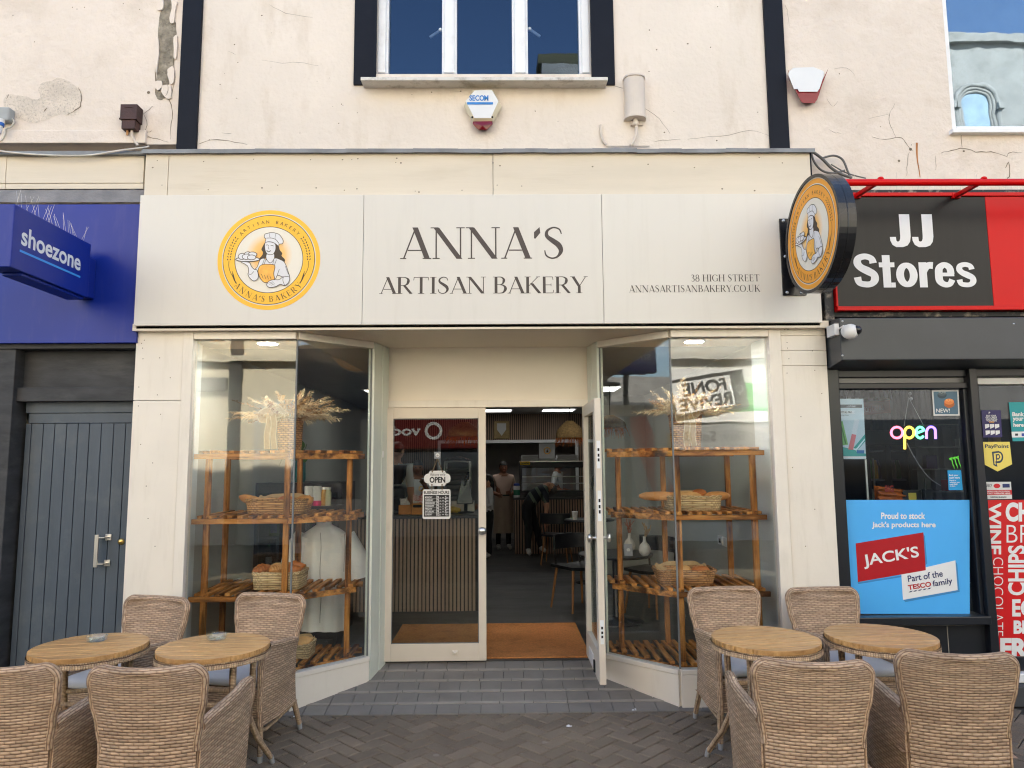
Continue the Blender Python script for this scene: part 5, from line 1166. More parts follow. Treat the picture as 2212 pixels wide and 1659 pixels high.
# ------------------------------------------------------------------ what stands in the bakery windows
m_wv, m_wh, m_wd = burnt_wood('burnt_wood_upright', (1, 1, .12)), burnt_wood('burnt_wood_beam', (.12, 1, 1)), burnt_wood('burnt_wood_slat', (1, .12, 1))
ZS = (1.785, 1.31, .755, .235)
def rack(name, label, FL, FC, R_, BR, BL, BC, posts, cat='shelves'):
    t = root(name, label, cat, ((FL[0]+R_[0])/2, 5.6, ZI))
    def yfront(x):
        for p, q in ((FL, FC), (FC, R_)):
            a, b = min(p[0], q[0]), max(p[0], q[0])
            if a-1e-6 <= x <= b+1e-6: return p[1]+(q[1]-p[1])*(x-p[0])/((q[0]-p[0]) or 1)
        return max(p[1] for p in (FL, R_))
    sg = 1 if R_[0] > FL[0] else -1
    for z in ZS:
        mb = MB()
        mb.obox((FL[0]-sg*.03, FL[1], z-.022), (FC[0], FC[1], z-.020), .022, .037, 0); mb.obox((FC[0]+sg*.002, FC[1]+.002, z-.022), (R_[0]+sg*.02, R_[1]+.01, z-.024), .022, .042, 0)
        mb.obox((BL[0], BL[1], z-.022), (BR[0], BR[1], z-.022), .02, .042, 0)
        x = FL[0]+sg*.01; k = 0
        while (x-R_[0])*sg < .01:
            y0 = yfront(x+sg*.02)-.012; w_ = random.uniform(.036, .042); jit = random.uniform(-.012, .006)
            yb_ = BL[1]+(BR[1]-BL[1])*(x-BL[0])/((BR[0]-BL[0]) or 1)+.03
            a, b = sorted((x, x+sg*w_)); mb.box(a, b, y0+jit, yb_, z+random.uniform(-.001, 0), z+.022+random.uniform(-.002, .002), 1)
            x += sg*.074; k += 1
        mb.build('shelf', [m_wh, m_wd], t, .002)
    for (x, y) in posts:
        mb = MB(); mb.box(x-.020, x+.020, y-.018, y+.018, ZI+.002, ZS[0]-.003); mb.build('post', m_wv, t, .003)
    return t
rack('wooden_rack', 'scorched wood slatted rack in the left window holding bread baskets', (-2.25, 5.31), (-1.58, 5.31), (-1.17, 5.68), (-1.14, 5.92), (-2.27, 5.92), None,
     [(-2.185, 5.345), (-1.60, 5.345), (-1.215, 5.70), (-2.25, 5.88), (-1.66, 5.88)])
rack('wooden_rack', 'scorched wood slatted rack in the right window holding two bread baskets', (1.925, 5.31), (1.275, 5.31), (.885, 5.72), (.87, 5.94), (1.93, 5.94), None,
     [(1.875, 5.345), (1.305, 5.345), (.925, 5.73), (1.86, 5.90), (1.325, 5.90)])
for o in bpy.data.objects:
    if o.name.startswith('wooden_rack'): o['group'] = 'slatted window racks'
def basket_mat(name, lo, mid, hi): return wicker(name, lo, mid, hi, .017, .040)
m_bk1 = basket_mat('basket_honey', S(70, 42, 18), S(168, 116, 62), S(212, 164, 104)); m_bk2 = basket_mat('basket_pale', S(110, 82, 48), S(196, 164, 116), S(226, 200, 156)); m_bk3 = basket_mat('basket_brown', S(70, 42, 22), S(158, 108, 62), S(204, 152, 98))
m_hess = mat('hessian_cloth', S(186, 156, 116), .95, .15, 30, .002, 260)
m_crust = [mat('bread_crust_'+str(i), c, .55, .30, 9, .003, 40, dirt=(12, S(236, 208, 160), .6)) for i, c in enumerate((S(206, 140, 74), S(190, 110, 50), S(222, 168, 104), S(170, 100, 52)))]
def bread(kind, x, y, z, L, r, rot, i, lb, tilt=0):
    mb = MB(); M = Matrix.Rotation(rot, 3, 'Z') @ Matrix.Rotation(tilt, 3, 'Y'); n = 16; P = []; Rr = []
    for k in range(n+1):
        s = -1+2*k/n; rr = r*max(.08, (1-abs(s)**2.6))**.5
        if kind == 'twist': rr *= 1+.14*sin(k*2.5)
        if kind == 'croissant': rr *= (1-.45*abs(s))*(1+.12*(k % 2))
        v = Vector((s*L/2, (.35*L*(s*s) if kind == 'croissant' else 0), 0)); P.append(Vector((x, y, z))+M @ v); Rr.append(rr)
    mb.tube(P, Rr, 12)
    if kind == 'twist':
        for k in range(2, n-1, 2): mb.tube([P[k]+Vector((0, 0, 0))+M @ Vector((0, Rr[k]*1.0*cos(a), Rr[k]*1.0*sin(a))) for a in [pi*.05+pi*.9*j/8 for j in range(9)]], r*.16, 5, 1)
    o = recentre(mb.build(kind if kind != 'twist' else 'twisted_roll', [m_crust[i], m_crust[(i+2) % 4]])); tag(o, lb, 'bread'); return o
def basket(label, rectpx, Y, D, z, m, flare=.90, cloth=True, group='bread baskets'):
    l, r, k, t_ = rect(*rectpx, Y); W = r-l; H_ = (t_-k); cx_ = (l+r)/2; cyy = Y+D/2
    t = root('bread_basket', label, 'basket', (cx_, cyy, z), group)
    def side(u, v):
        a = 2*pi*u; e = .28; c, s_ = cos(a), sin(a); px_ = (abs(c)**e)*(1 if c > 0 else -1); py_ = (abs(s_)**e)*(1 if s_ > 0 else -1); f = flare+(1-flare)*v
        return Vector((cx_+px_*W/2*f, cyy+py_*D/2*f, z+.004+H_*v))
    per = 2*(W+D); mb = MB(); mb.shell(side, 64, 6, .012, lambda u, v: (u*per, v*H_)); mb.add([side(i/40, 0.02) for i in range(40)], [tuple(range(40))], 0, [[(.01*i, 0) for i in range(40)]])
    mb.build('basket_body', m, t)
    mb = MB(); ring_ = [side(i/64, 1)+Vector((0, 0, .004*sin(i*1.9))) for i in range(65)]; mb.tube(ring_, .011, 7, 0, False); mb.tube([side(i/64, .03) for i in range(65)], .008, 6, 0, False); mb.build('rim', m, t)
    if cloth:
        mb = MB()
        def cl(u, v):
            p = side(.5*u+.0, 1); c = Vector((cx_, cyy, z+H_*.95)); q = p+(c-p)*.06; 
            return Vector((q.x, q.y, z+H_*(.75+.62*v*(sin(pi*u)**.5))+.010*sin(u*23+v*3)*v))+Vector((0, (v-.5)*.012+.006*sin(u*17), 0))
        mb.grid(cl, 40, 8); mb.build('liner_cloth', m_hess, t)
        mb = MB(); mb.grid(lambda u, v: Vector((cx_+(u-.5)*W*.93, cyy+(v-.5)*D*.93, z+H_*.72+.012*sin(u*14)*cos(v*9))), 24, 12); mb.build('liner_base', m_hess, t)
    return t, cx_, cyy, z+H_, W, D
# left window, second shelf: honey basket
t, x, y, z, W, D = basket('honey wicker basket of baguettes on the second shelf of the left rack', (527, 1078, 657, 1106), 5.44, .28, ZS[1]+.022, m_bk1, .92)
bread('baguette', x-.19, y-.03, z-.005, .30, .038, radians(-25), 0, 'golden baguette sticking out of the left end of the honey basket', radians(12)); bread('baguette', x-.10, y-.08, z-.012, .26, .032, radians(-8), 2, 'pale baguette lying along the front of the honey basket')
bread('croissant', x+.06, y-.04, z-.0, .14, .04, .2, 1, 'brown croissant in the middle of the honey basket'); bread('loaf', x+.20, y-.03, z-.003, .13, .04, .6, 0, 'small golden loaf at the right end of the honey basket')
t, x, y, z, W, D = basket('pale wicker basket of rolls with high hessian liner, third shelf of left rack', (542, 1230, 646, 1264), 5.40, .28, ZS[2]+.024, m_bk2, .94)
bread('twist', x-.13, y-.03, z+.015, .18, .040, radians(62), 3, 'brown striped twist roll at the left of the pale basket'); bread('twist', x-.02, y-.03, z+.018, .13, .040, radians(50), 0, 'golden striped roll in the middle of the pale basket')
bread('croissant', x+.10, y-.02, z+.010, .14, .042, .3, 1, 'glossy brown croissant at the right of the pale basket'); bread('croissant', x+.09, y+.05, z+.035, .13, .04, -.4, 1, 'glossy brown croissant lying on top at the back of the pale basket')
t, x, y, z, W, D = basket('pale wicker basket on the bottom shelf of the left rack behind the armchair', (610, 1390, 667, 1417), 5.50, .22, ZS[3]+.024, m_bk2, .94)
bread('loaf', x+.02, y, z+.0, .16, .05, .3, 2, 'pale loaf in the bottom basket of the left rack')
t, x, y, z, W, D = basket('long pale wicker basket of baguettes on the second shelf of the right rack', (1448, 1073, 1561, 1101), 5.42, .26, ZS[1]+.022, m_bk2, .95)
bread('baguette', x-.26, y-.01, z+.008, .30, .036, radians(-12), 0, 'red brown baguette overhanging the left end of the long pale basket'); bread('baguette', x-.06, y-.03, z+.008, .26, .036, radians(10), 2, 'pale baguette in the middle of the long pale basket'); bread('baguette', x+.19, y-.02, z+.006, .22, .036, radians(14), 0, 'golden baguette poking out of the right end of the long pale basket')
bread('loaf', x+.07, y+.04, z+.02, .14, .04, .5, 1, 'brown loaf at the back of the long pale basket')
t, x, y, z, W, D = basket('brown wicker basket with hessian liner on the third shelf of the right rack', (1424, 1228, 1551, 1258), 5.40, .27, ZS[2]+.024, m_bk3, .86)
bread('loaf', x-.02, y-.02, z+.002, .14, .036, .1, 2, 'pale roll in the middle of the brown basket'); bread('loaf', x+.12, y-.03, z-.002, .13, .036, -.2, 1, 'brown roll at the right of the brown basket')
# dried flower baskets
m_rib = mat('hessian_ribbon', S(160, 134, 98), .95, .10, 40, .002, 300); m_lace = mat('cream_lace', S(188, 170, 138), .95, .12, 60)
m_pampas = mat('pampas_pale', S(200, 180, 146), .95, .25, 30); m_straw = mat('dried_straw', S(172, 136, 88), .95, .3, 20); m_flo = mat('dried_brown', S(128, 90, 56), .95, .3, 20)
def flower_basket(label, px, x0, x1, y0, y1, Y, seed, spread, hgt):
    rnd = random.Random(seed); l, r, k, t_ = rect(x0, y0, x1, y1, Y); z = ZS[0]+.022; H_ = t_-z; cx_, R_ = (l+r)/2, (r-l)/2; cyy = Y+R_
    t = root('flower_basket', label, 'flower basket', (cx_, cyy, z), 'dried flower baskets on the racks')
    side = lambda u, v: Vector((cx_+R_*(.86+.14*v)*cos(2*pi*u), cyy+R_*(.86+.14*v)*sin(2*pi*u), z+H_*v))
    mb = MB(); mb.shell(side, 40, 8, .014, lambda u, v: (u*2*pi*R_, v*H_)); mb.tube([side(i/40, 1) for i in range(41)], .012, 7, 0, False); mb.build('basket_body', m_bk3, t)
    fl = MB()
    def hair(p, d, L, w_, m):
        sd_ = d.cross(Vector((rnd.uniform(-1, 1), rnd.uniform(-1, 1), rnd.uniform(-.3, 1)))).normalized()*w_; q = p+d*L*.55+Vector((0, 0, .004)); e = p+d*L+Vector((0, 0, -L*.28))
        fl.add([p-sd_*.6, p+sd_*.6, q+sd_, e, q-sd_], [(0, 1, 2, 3, 4)], m)
    for s in range(110):
        a = rnd.uniform(0, 2*pi); e = rnd.random()**.6; kind = rnd.choice((0, 0, 0, 1, 2)); L = hgt*rnd.uniform(.45, 1.05); cur = Vector((rnd.uniform(-1, 1), rnd.uniform(-.5, .5), rnd.uniform(-.6, .2)))*.10
        dx = cos(a)*e*spread; d = Vector((dx, sin(a)*e*.7-.25, 1-.35*e)).normalized(); b = Vector((cx_+R_*.5*cos(a)*e, cyy+R_*.5*sin(a)*e, z+H_-.03))
        pts = [b+d*L*q+cur*q*q+Vector((dx*.05*q*q, 0, -.26*L*e*q*q)) for q in (0, .2, .4, .6, .8, 1)]
        fl.tube(pts, [.0016, .0015, .0014, .0012, .001, .0006], 3, 1, False)
        n = 74 if kind == 0 else 40
        for h in range(n):
            q = .34+.66*h/n; i0 = min(int(q*5), 4); p = pts[i0].lerp(pts[i0+1], q*5-i0); ax = (pts[i0+1]-pts[i0]).normalized()
            rd = ax.cross(Vector((rnd.uniform(-1, 1), rnd.uniform(-1, 1), rnd.uniform(-1, 1)))).normalized()
            env = sin(pi*min(1, (q-.30)/.72))**.6
            hair(p, (ax*1.1+rd*(.62 if kind == 0 else .85)).normalized(), (.060 if kind == 0 else .036)*env*rnd.uniform(.6, 1.15), .0011 if kind == 0 else .0022, kind)
    for s in range(8):
        a = rnd.uniform(0, 2*pi); e = rnd.uniform(.2, .8); c = Vector((cx_+spread*.12*e*cos(a), cyy-.06+R_*e*sin(a)*.6, z+H_+hgt*rnd.uniform(.1, .5)))
        for h in range(26): t_a = 2*pi*h/26; hair(c+Vector((cos(t_a)*.016, sin(t_a)*.016, -.03)), Vector((cos(t_a)*.25, sin(t_a)*.25, 1)).normalized(), .065, .004, 1)
    fl.build('dried_flowers', [m_pampas, m_straw, m_flo], t)
    bw_ = MB(); bx, by, bz = px[0], cyy-R_-.03, px[1]
    def strip(pts, w_):
        for s_, ww, m in ((0, w_, 0), (-1, .007, 1), (1, .007, 1)):
            n_ = len(pts); vs = []
            for i, p in enumerate(pts):
                d = (pts[min(i+1, n_-1)]-pts[max(i-1, 0)]).normalized(); sx = d.cross(Vector((0, -1, .2))).normalized(); c = p+sx*s_*(w_/2)+Vector((0, -.0015*abs(s_), 0)); vs += [c-sx*ww/2, c+sx*ww/2]
            bw_.add(vs, [(2*i, 2*i+1, 2*i+3, 2*i+2) for i in range(n_-1)], m, None, True)
    sp = lambda P: [Vector(q) for q in smoothpts([tuple(v) for v in P], 6)]
    # bow
    strip(sp([(bx, by, bz), (bx+.02, by-.02, bz+.03), (bx+.06, by-.03, bz+.035), (bx+.07, by-.01, bz+.0), (bx+.03, by-.005, bz-.015), (bx, by, bz)]), .045)
    strip(sp([(bx, by, bz), (bx-.03, by-.02, bz+.02), (bx-.075, by-.03, bz-.01), (bx-.065, by-.01, bz-.05), (bx-.03, by, bz-.03), (bx, by, bz)]), .045)
    strip(sp([(bx-.01, by-.01, bz), (bx-.01, by-.03, bz-.08), (bx-.022, by-.03, bz-.17), (bx-.018, by-.025, z+.01)]), .040)
    strip(sp([(bx+.01, by-.015, bz), (bx+.03, by-.035, bz-.08), (bx+.026, by-.03, bz-.17), (bx+.036, by-.03, z+.012)]), .040)
    bw_.ball((bx, by-.015, bz), (.022, .018, .024)); bw_.build('ribbon_bow', [m_rib, m_lace], t)
p = at(588, 893, 5.48); flower_basket('brown wicker basket of pampas grass and lace edged bow on the left rack', (p.x, p.z), 592, 645, 905, 966, 5.50, 3, 1.5, .36)
p = at(1484, 894, 5.48); flower_basket('dark wicker basket of dried grasses with a hessian bow on the right rack', (p.x, p.z), 1455, 1524, 893, 963, 5.50, 8, 1.15, .31)
# white chef's jacket on a hanger
jk = root('chef_jacket', 'white short sleeved jacket hung on a hanger in the left window', 'jacket', (-1.27, 5.82, .5))
m_cloth = mat('white_cotton', (.90, .91, .93), .85, .03, 5, .003, 14)
YJk = 5.97
def jp(x, y): return at(x, y, YJk)
prof = [(1130, 688, 712), (1136, 680, 722), (1144, 668, 738), (1156, 650, 752), (1175, 648, 754), (1210, 648, 754), (1250, 648, 751), (1290, 647, 749), (1330, 645, 748), (1362, 644, 748)]
mb = MB()
def body(u, v):
    q = v*(len(prof)-1); i = min(int(q), len(prof)-2); f = q-i; y = prof[i][0]+(prof[i+1][0]-prof[i][0])*f; a = prof[i][1]+(prof[i+1][1]-prof[i][1])*f; b = prof[i][2]+(prof[i+1][2]-prof[i][2])*f
    an_ = 2*pi*u; c = (a+b)/2; hw = (b-a)/2; p = jp(c+hw*cos(an_), y)
    return Vector((p.x, YJk+sin(an_)*.075*(min(1, v*2.5+.25))+.024*(abs(sin(u*17+v*1.5))**1.5)*min(1, v*1.6)+.008*sin(u*71)*v, p.z))
mb.grid(body, 72, 24, None, 0, True, True); mb.build('jacket_body', m_cloth, jk)
for pts in ([(655, 1155, .07), (641, 1180, .078), (632, 1205, .082), (629, 1222, .085)], [(748, 1155, .07), (762, 1185, .082), (775, 1215, .092), (783, 1246, .10)]):
    mb = MB(); q = smoothpts(pts, 4); mb.tube([jp(x, y)+Vector((0, 0, 0)) for x, y, w_ in q], [w_ for x, y, w_ in q], 14, 0, False); mb.build('sleeve', m_cloth, jk)
mb = MB()
for X_, ya, yb in ((699, 1148, 1345), (655, 1152, 1240), (748, 1152, 1240)):
    mb.tube([jp(X_+(1.2*sin(y*.06)), y)+Vector((0, -.100+.03*(X_ != 699), 0)) for y in range(ya, yb, 8)], .0028, 5)
mb.build('seam', mat('cotton_seam', (.34, .345, .36), .9), jk)
mb = MB(); p = jp(700, 1131); mb.lathe([(.062, -.02), (.060, .012), (.055, .014), (.055, -.02)], (p.x, YJk, p.z), 20); mb.build('collar', m_cloth, jk)
mb = MB(); p = jp(700, 1128); mb.tube([Vector((p.x, YJk, p.z-.02)), Vector((p.x, YJk, p.z+.03)), Vector((p.x, YJk, ZS[1]-.02))], .012, 8); mb.build('hanger', mat('wood_hanger', S(120, 80, 56), .5, .1), jk)
# back counter with fridge, tins, jars and plant in the left window
m_fr = mat('black_cabinet', (.010, .011, .014), .35, .2, 3)
cab = root('display_fridge', 'black drinks fridge with glass front standing behind the left rack', 'fridge', (-1.85, 6.9, ZI))
l, r, k, t_ = rect(545, 1043, 735, 1400, 6.6)
mb = MB(); mb.box(l, r, 6.62, 7.2, t_-.09, t_); mb.box(l, l+.04, 6.62, 7.2, ZI, t_-.09); mb.box(r-.04, r, 6.62, 7.2, ZI, t_-.09); mb.box(l, r, 7.15, 7.2, ZI, t_-.09); mb.box(l, r, 6.62, 7.15, ZI, ZI+.1)
for q in (.45, .74, 1.02): mb.box(l+.04, r-.04, 6.68, 7.15, q, q+.015)
mb.build('fridge_body', m_fr, cab)
mb = MB(); mb.box(l+.04, r-.04, 6.625, 6.632, ZI+.1, t_-.09); mb.build('pane', glass('fridge_glass', (.55, .6, .62), 1.2), cab)
for i in range(5):
    x = l+.10+i*.15; mb = MB(); mb.lathe([(.026, 0), (.028, .01), (.028, .12), (.022, .15), (.012, .17), (.012, .20), (0, .20)], (x, 6.74, .755), 12, 0); mb.lathe([(.0285, .04), (.0285, .10)], (x, 6.74, .755), 12, 1)
    o = recentre(mb.build('bottle', [mat('bottle_dark', (.02, .025, .03), .15), m_wht] if i == 0 else list(bot_m))); bot_m = list(o.data.materials)
    tag(o, 'small dark bottle with a white label on the middle fridge shelf in the left window', 'bottle', 'bottles in the display fridge')
for i in range(4):
    x = l+.14+i*.19; mb = MB()
    mb.grid(lambda u, v: Vector((x+.055*(.8+.2*abs(2*v-1))*cos(2*pi*u), 6.76+.02*sin(2*pi*u)*(1-abs(2*v-1)), 1.036+.17*v)), 16, 6, None, 0); mb.box(x-.03, x+.03, 6.735, 6.739, 1.07, 1.15, 1)
    o = recentre(mb.build('snack_bag', [mat('bag_green', S(40, 110, 50), .3, .2, 20), mat('bag_blue', S(40, 80, 150), .3, .1)] if i == 0 else list(bag_m))); bag_m = list(o.data.materials)
    tag(o, 'green and blue snack bag on the top fridge shelf in the left window', 'snack bag', 'snack bags in the display fridge')
m_tin, m_tinp = mat('tin_white', (.66, .66, .64), .3, .05), mat('tin_pink', S(196, 40, 96), .35, .05)
for i, x_ in enumerate((664, 683)):
    p = at(x_, 1097, 6.3); mb = MB(); mb.lathe([(.036, 0), (.037, .004), (.037, .045)], (p.x, 6.33, ZS[1]+.03), 18, 1); mb.lathe([(.0365, .045), (.0365, .165), (.033, .172), (0, .172)], (p.x, 6.33, ZS[1]+.03), 18, 0)
    tag(recentre(mb.build('tea_tin', [m_tin, m_tinp])), ('white and pink tin nearest the honey basket on the ledge behind the left rack', 'white and pink tin beside the glass jars on the ledge behind the left rack')[i], 'tin', 'tins behind the left rack')
for i, x_ in enumerate((697, 706)):
    p = at(x_, 1097, 6.3); mb = MB(); mb.lathe([(.026, 0), (.028, .01), (.028, .11), (.022, .13), (.022, .14)], (p.x, 6.34, ZS[1]+.03), 14, 0); mb.lathe([(.024, .14), (.024, .16), (0, .16)], (p.x, 6.34, ZS[1]+.03), 14, 1)
    tag(recentre(mb.build('jam_jar', [mat('jar_amber', S(176, 130, 60), .2, .2) if i == 0 else mat('jar_pale', S(190, 184, 150), .2, .2), m_metal])), ('amber jar on the ledge behind the left rack', 'pale jar on the ledge behind the left rack')[i], 'jar')
lg = MB(); l2, r2, _, _ = rect(640, 1090, 735, 1100, 6.3); lg.box(l2, r2, 6.24, 6.5, ZS[1]+.008, ZS[1]+.03); lg.box(l2, l2+.03, 6.26, 6.48, ZI, ZS[1]+.007); lg.box(r2-.03, r2, 6.26, 6.48, ZI, ZS[1]+.007)
tag(recentre(lg.build('ledge_table', m_fr)), 'narrow black ledge carrying tins and jars behind the left rack', 'ledge')
pl = root('rubber_plant', 'broad leaved green plant in a ribbed teal vase behind the left rack', 'plant', (at(640, 1040, 6.75).x, 6.8, t_))
p = at(636, 1040, 6.8); mb = MB(); mb.lathe([(.05, 0), (.06, .03), (.055, .18), (.05, .2)], (p.x+.04, 6.82, t_+.001), 18); mb.build('vase', mat('teal_ribbed', S(20, 110, 112), .35, .2, 40, stretch=(8, 8, .2)), pl)
mb = MB()
for a, e, h, L in ((2.6, .05, .17, .17), (3.4, .06, .12, .18), (4.2, .05, .22, .16), (.4, .04, .20, .15), (5.2, .06, .15, .17), (1.5, .03, .25, .14)):
    b0 = Vector((p.x+.03, 6.80, t_+.15)); d = Vector((cos(a), sin(a)*.5, .1)); tip = b0+Vector((0, 0, h))+d*e*2; sd2 = d.cross(Vector((0, 0, 1))).normalized()
    mb.tube([b0, tip], .004, 5)
    def leaf(u, v): q = v; w_ = .045*sin(pi*q)**.7; return tip+d*.06*q+Vector((0, 0, -L*q*.8))+(sd2*(u-.5)*2+d*.12*abs(u-.5))*w_
    mb.grid(leaf, 6, 8)
mb.build('leaves', mat('rubber_leaf', (.035, .10, .02), .3, .3, 10), pl)
# downlights in the window ceilings
for i, (x, y) in enumerate(((578, 743), (1499, 739))):
    p = on(x, y, ZC-.012); t = root('downlight', ('round downlight in the ceiling of the left window', 'round downlight in the ceiling of the right window')[i], 'ceiling light', (p.x, p.y, ZC-.01), 'window downlights')
    mb = MB(); mb.lathe([(.088, 0), (.082, -.012), (.074, -.012), (.074, 0)], (p.x, p.y, ZC-.0005), 28); mb.build('trim_ring', m_white, t); mb = MB(); mb.lathe([(.073, -.010), (0, -.010)], (p.x, p.y, ZC-.0005), 28); mb.build('diffuser', m_dl, t)
# round cafe table behind the right rack
ct = root('cafe_table', 'dark round cafe table on a pedestal behind the right rack', 'table', (1.02, 7.0, ZI))
tp = on(1385, 1162, .80); 
mb = MB(); mb.lathe([(0, .775), (.36, .775), (.37, .785), (.37, .798), (.36, .80), (0, .80)], (1.12, 7.2, 0), 40); mb.build('tabletop', m_fr, ct); mb = MB(); mb.lathe([(.26, ZI), (.26, ZI+.012), (.05, ZI+.04), (.035, .2), (.035, .775)], (1.12, 7.2, 0), 24); mb.build('pedestal', m_fr, ct)
m_vase = mat('matte_white_vase', (.62, .60, .56), .7, .04)
for i, (x_, y_, Y_, h) in enumerate(((1359, 1142, 7.35, .17), (1392, 1165, 7.0, .19))):
    p = at(x_, y_, Y_); t = root('bud_vase', ('white bud vase with a pink sprig at the back of the dark cafe table', 'white bud vase with dry grass at the front of the dark cafe table')[i], 'vase', (p.x, Y_, .80), 'bud vases on the cafe table')
    mb = MB(); mb.lathe([(.03, 0), (.055, .03), (.060, .06), (.045, .10), (.018, .13), (.013, .16), (.016, .18), (.012, .18), (.010, .14)], (p.x, Y_, .8005), 20); mb.build('vase_body', m_vase, t)
    mb = MB()
    for k in range(12): mb.tube([(p.x, Y_, .95), (p.x+random.uniform(-.02, .03)+.02*i, Y_, 1.02), (p.x+random.uniform(-.05, .06)+.03*i, Y_+random.uniform(-.03, .03), 1.03+random.uniform(.02, .10))], [.0012, .002, .0035], 4)
    mb.build('sprig', m_straw if i else mat('pink_sprig', S(170, 110, 90), .9, .2), t)
p = at(1356, 1150, 7.0); mb = MB(); mb.hexa([(p.x-.04, 6.98, .801), (p.x+.04, 6.98, .801), (p.x+.04, 7.0, .801), (p.x-.04, 7.0, .801), (p.x-.04, 7.0, .91), (p.x+.04, 7.0, .91), (p.x+.04, 7.006, .91), (p.x-.04, 7.006, .91)], 0)
mb.add([(p.x+.018*cos(a), 6.9895-.002, .855+.018*sin(a)) for a in [2*pi*k/14 for k in range(14)]], [tuple(range(14))], 1); o = recentre(mb.build('table_card', [mat('card_grey', (.35, .36, .40), .5), m_wht])); tag(o, 'grey card with a round white mark standing on the dark cafe table', 'card')
l, r, k, t_ = rect(1500, 997, 1533, 1034, 8.0)
p = at(1415, 1150, 9.4)
sk = MB(); sk.box(2.045, 2.059, 6.55, 6.69, .92, 1.0); sk.box(2.045, 2.059, 6.72, 6.86, .92, 1.0); sk.box(2.035, 2.044, 6.76, 6.80, .94, .98, 1); tag(recentre(sk.build('wall_socket', [m_white, m_black])), 'white double wall socket on the right interior wall behind the rack', 'socket')
def cafe_chair(x, y, rot, lb):
    t = root('cafe_chair', lb, 'chair', (0, 0, 0), 'dark cafe chairs')
    mb = MB(); mb.shell(lambda u, v: Vector(((u-.5)*.42, (v-.5)*.40, .45-.012*sin(pi*u))), 8, 8, .03); mb.build('seat', m_fr, t)
    mb = MB(); mb.shell(lambda u, v: Vector((.24*sin((u-.5)*2.6), .20-.14*(1-cos((u-.5)*2.6)), .62+.16*v)), 14, 4, .02); mb.tube([(-.16, .17, .45), (-.18, .17, .64)], .012, 6); mb.tube([(.16, .17, .45), (.18, .17, .64)], .012, 6); mb.build('backrest', m_fr, t)
    for sx in (-1, 1):
        for sy in (-1, 1): mb = MB(); mb.tube([(sx*.16, sy*.15, .44), (sx*.21, sy*.2, 0)], [.016, .011], 7); mb.build('leg', m_cwood, t)
    t.location = (x, y, ZI); t.rotation_euler = (0, 0, rot); return t
m_cwood = mat('beech_leg', S(150, 104, 62), .5, .15, 6)
cafe_chair(1.55, 7.55, radians(-50), 'dark cafe chair with beech legs behind the cafe table in the right window')
cafe_chair(.80, 7.85, radians(30), 'dark cafe chair nearest the open door, beside the right rack')
# ------------------------------------------------------------------ the doors
def knob(mb, p, d, r=.03):
    d = Vector(d); u = d.cross(Vector((0, 0, 1))); w_ = d.cross(u)
    prof = [(0, .0), (.022, .0), (.022, .004), (.010, .008), (.010, .03), (r*.8, .036), (r, .046), (r*.85, .056), (0, .062)]
    n = 20; vs = [Vector(p)+d*z+(u*cos(2*pi*j/n)+w_*sin(2*pi*j/n))*q for q, z in prof for j in range(n)]
    mb.add(vs, [(i*n+j, i*n+(j+1) % n, (i+1)*n+(j+1) % n, (i+1)*n+j) for i in range(len(prof)-1) for j in range(n)], 0, None, True)
m_door = mat('cream_door_paint', (.70, .62, .515), .4, .03, 3, spec=.4)
d1 = root('shop_door', 'closed cream framed glass door with steel knob, open sign and hours sign', 'door', (-.55, YD, ZI))
l, r, k, t = rect(833, 882, 1050, 1426, YD-.03); gl, gr, gk, gt = rect(847, 904, 1034, 1391, YD-.03); k = .148; t = zd
Y0 = YD-.03
mb = MB(); mb.box(l, gl, Y0, Y0+.045, k, t); mb.box(gr, r, Y0, Y0+.045, k, t); mb.box(gl, gr, Y0, Y0+.045, k, gk); mb.box(gl, gr, Y0, Y0+.045, gt, t)
mb.build('door_leaf', m_door, d1, .003)
mb = MB(); mb.box(gl-.004, gr+.004, Y0+.018, Y0+.024, gk-.004, gt+.004); mb.build('pane', glass('door_glass', (.86, .90, .88), 1.1), d1)
mb = MB()
for q in ((gl, gl+.006, gk, gt), (gr-.006, gr, gk, gt), (gl, gr, gk, gk+.006), (gl, gr, gt-.006, gt)): mb.box(q[0], q[1], Y0+.009, Y0+.017, q[2], q[3])
mb.build('glazing_bead', m_seal, d1)
p = at(1042, 1146, Y0); mb = MB(); knob(mb, (p.x, Y0, p.z), (0, -1, 0), .033); mb.build('knob', m_metal, d1)
mb = MB(); q = at(983, 1409, Y0); mb.box(q.x-.022, q.x+.022, Y0-.006, Y0, q.z-.016, q.z+.016); mb.tube([(q.x-.018, Y0-.008, q.z+.008), (q.x, Y0-.02, q.z-.004), (q.x+.018, Y0-.008, q.z+.008)], .006, 6); mb.build('floor_hook', m_trim, d1, .003)
HX = .655; d2 = root('shop_door', 'open cream glass door swung outwards, seen edge on at the right of the doorway', 'door', (HX, YD, ZI))
ye = 5.03; zlo = .19; x0, x1 = HX, HX+.045
mb = MB(); mb.box(x0, x1, ye, ye+.10, zlo, t); mb.box(x0, x1, YD-.13, YD-.04, zlo, t); mb.box(x0, x1, ye+.10, YD-.13, zlo, zlo+.2); mb.box(x0, x1, ye+.10, YD-.13, t-.09, t); mb.build('door_leaf', m_door, d2, .003)
mb = MB(); mb.box(x0+.018, x0+.024, ye+.09, YD-.12, zlo+.19, t-.08); mb.build('pane', m_glass, d2)
mb = MB(); kz = at(1270, 1162, ye+.06).z; knob(mb, (x0, ye+.055, kz), (-1, 0, 0), .032); knob(mb, (x1, ye+.055, kz), (1, 0, 0), .032); mb.build('knob', m_metal, d2)
mb = MB(); mbk = MB()
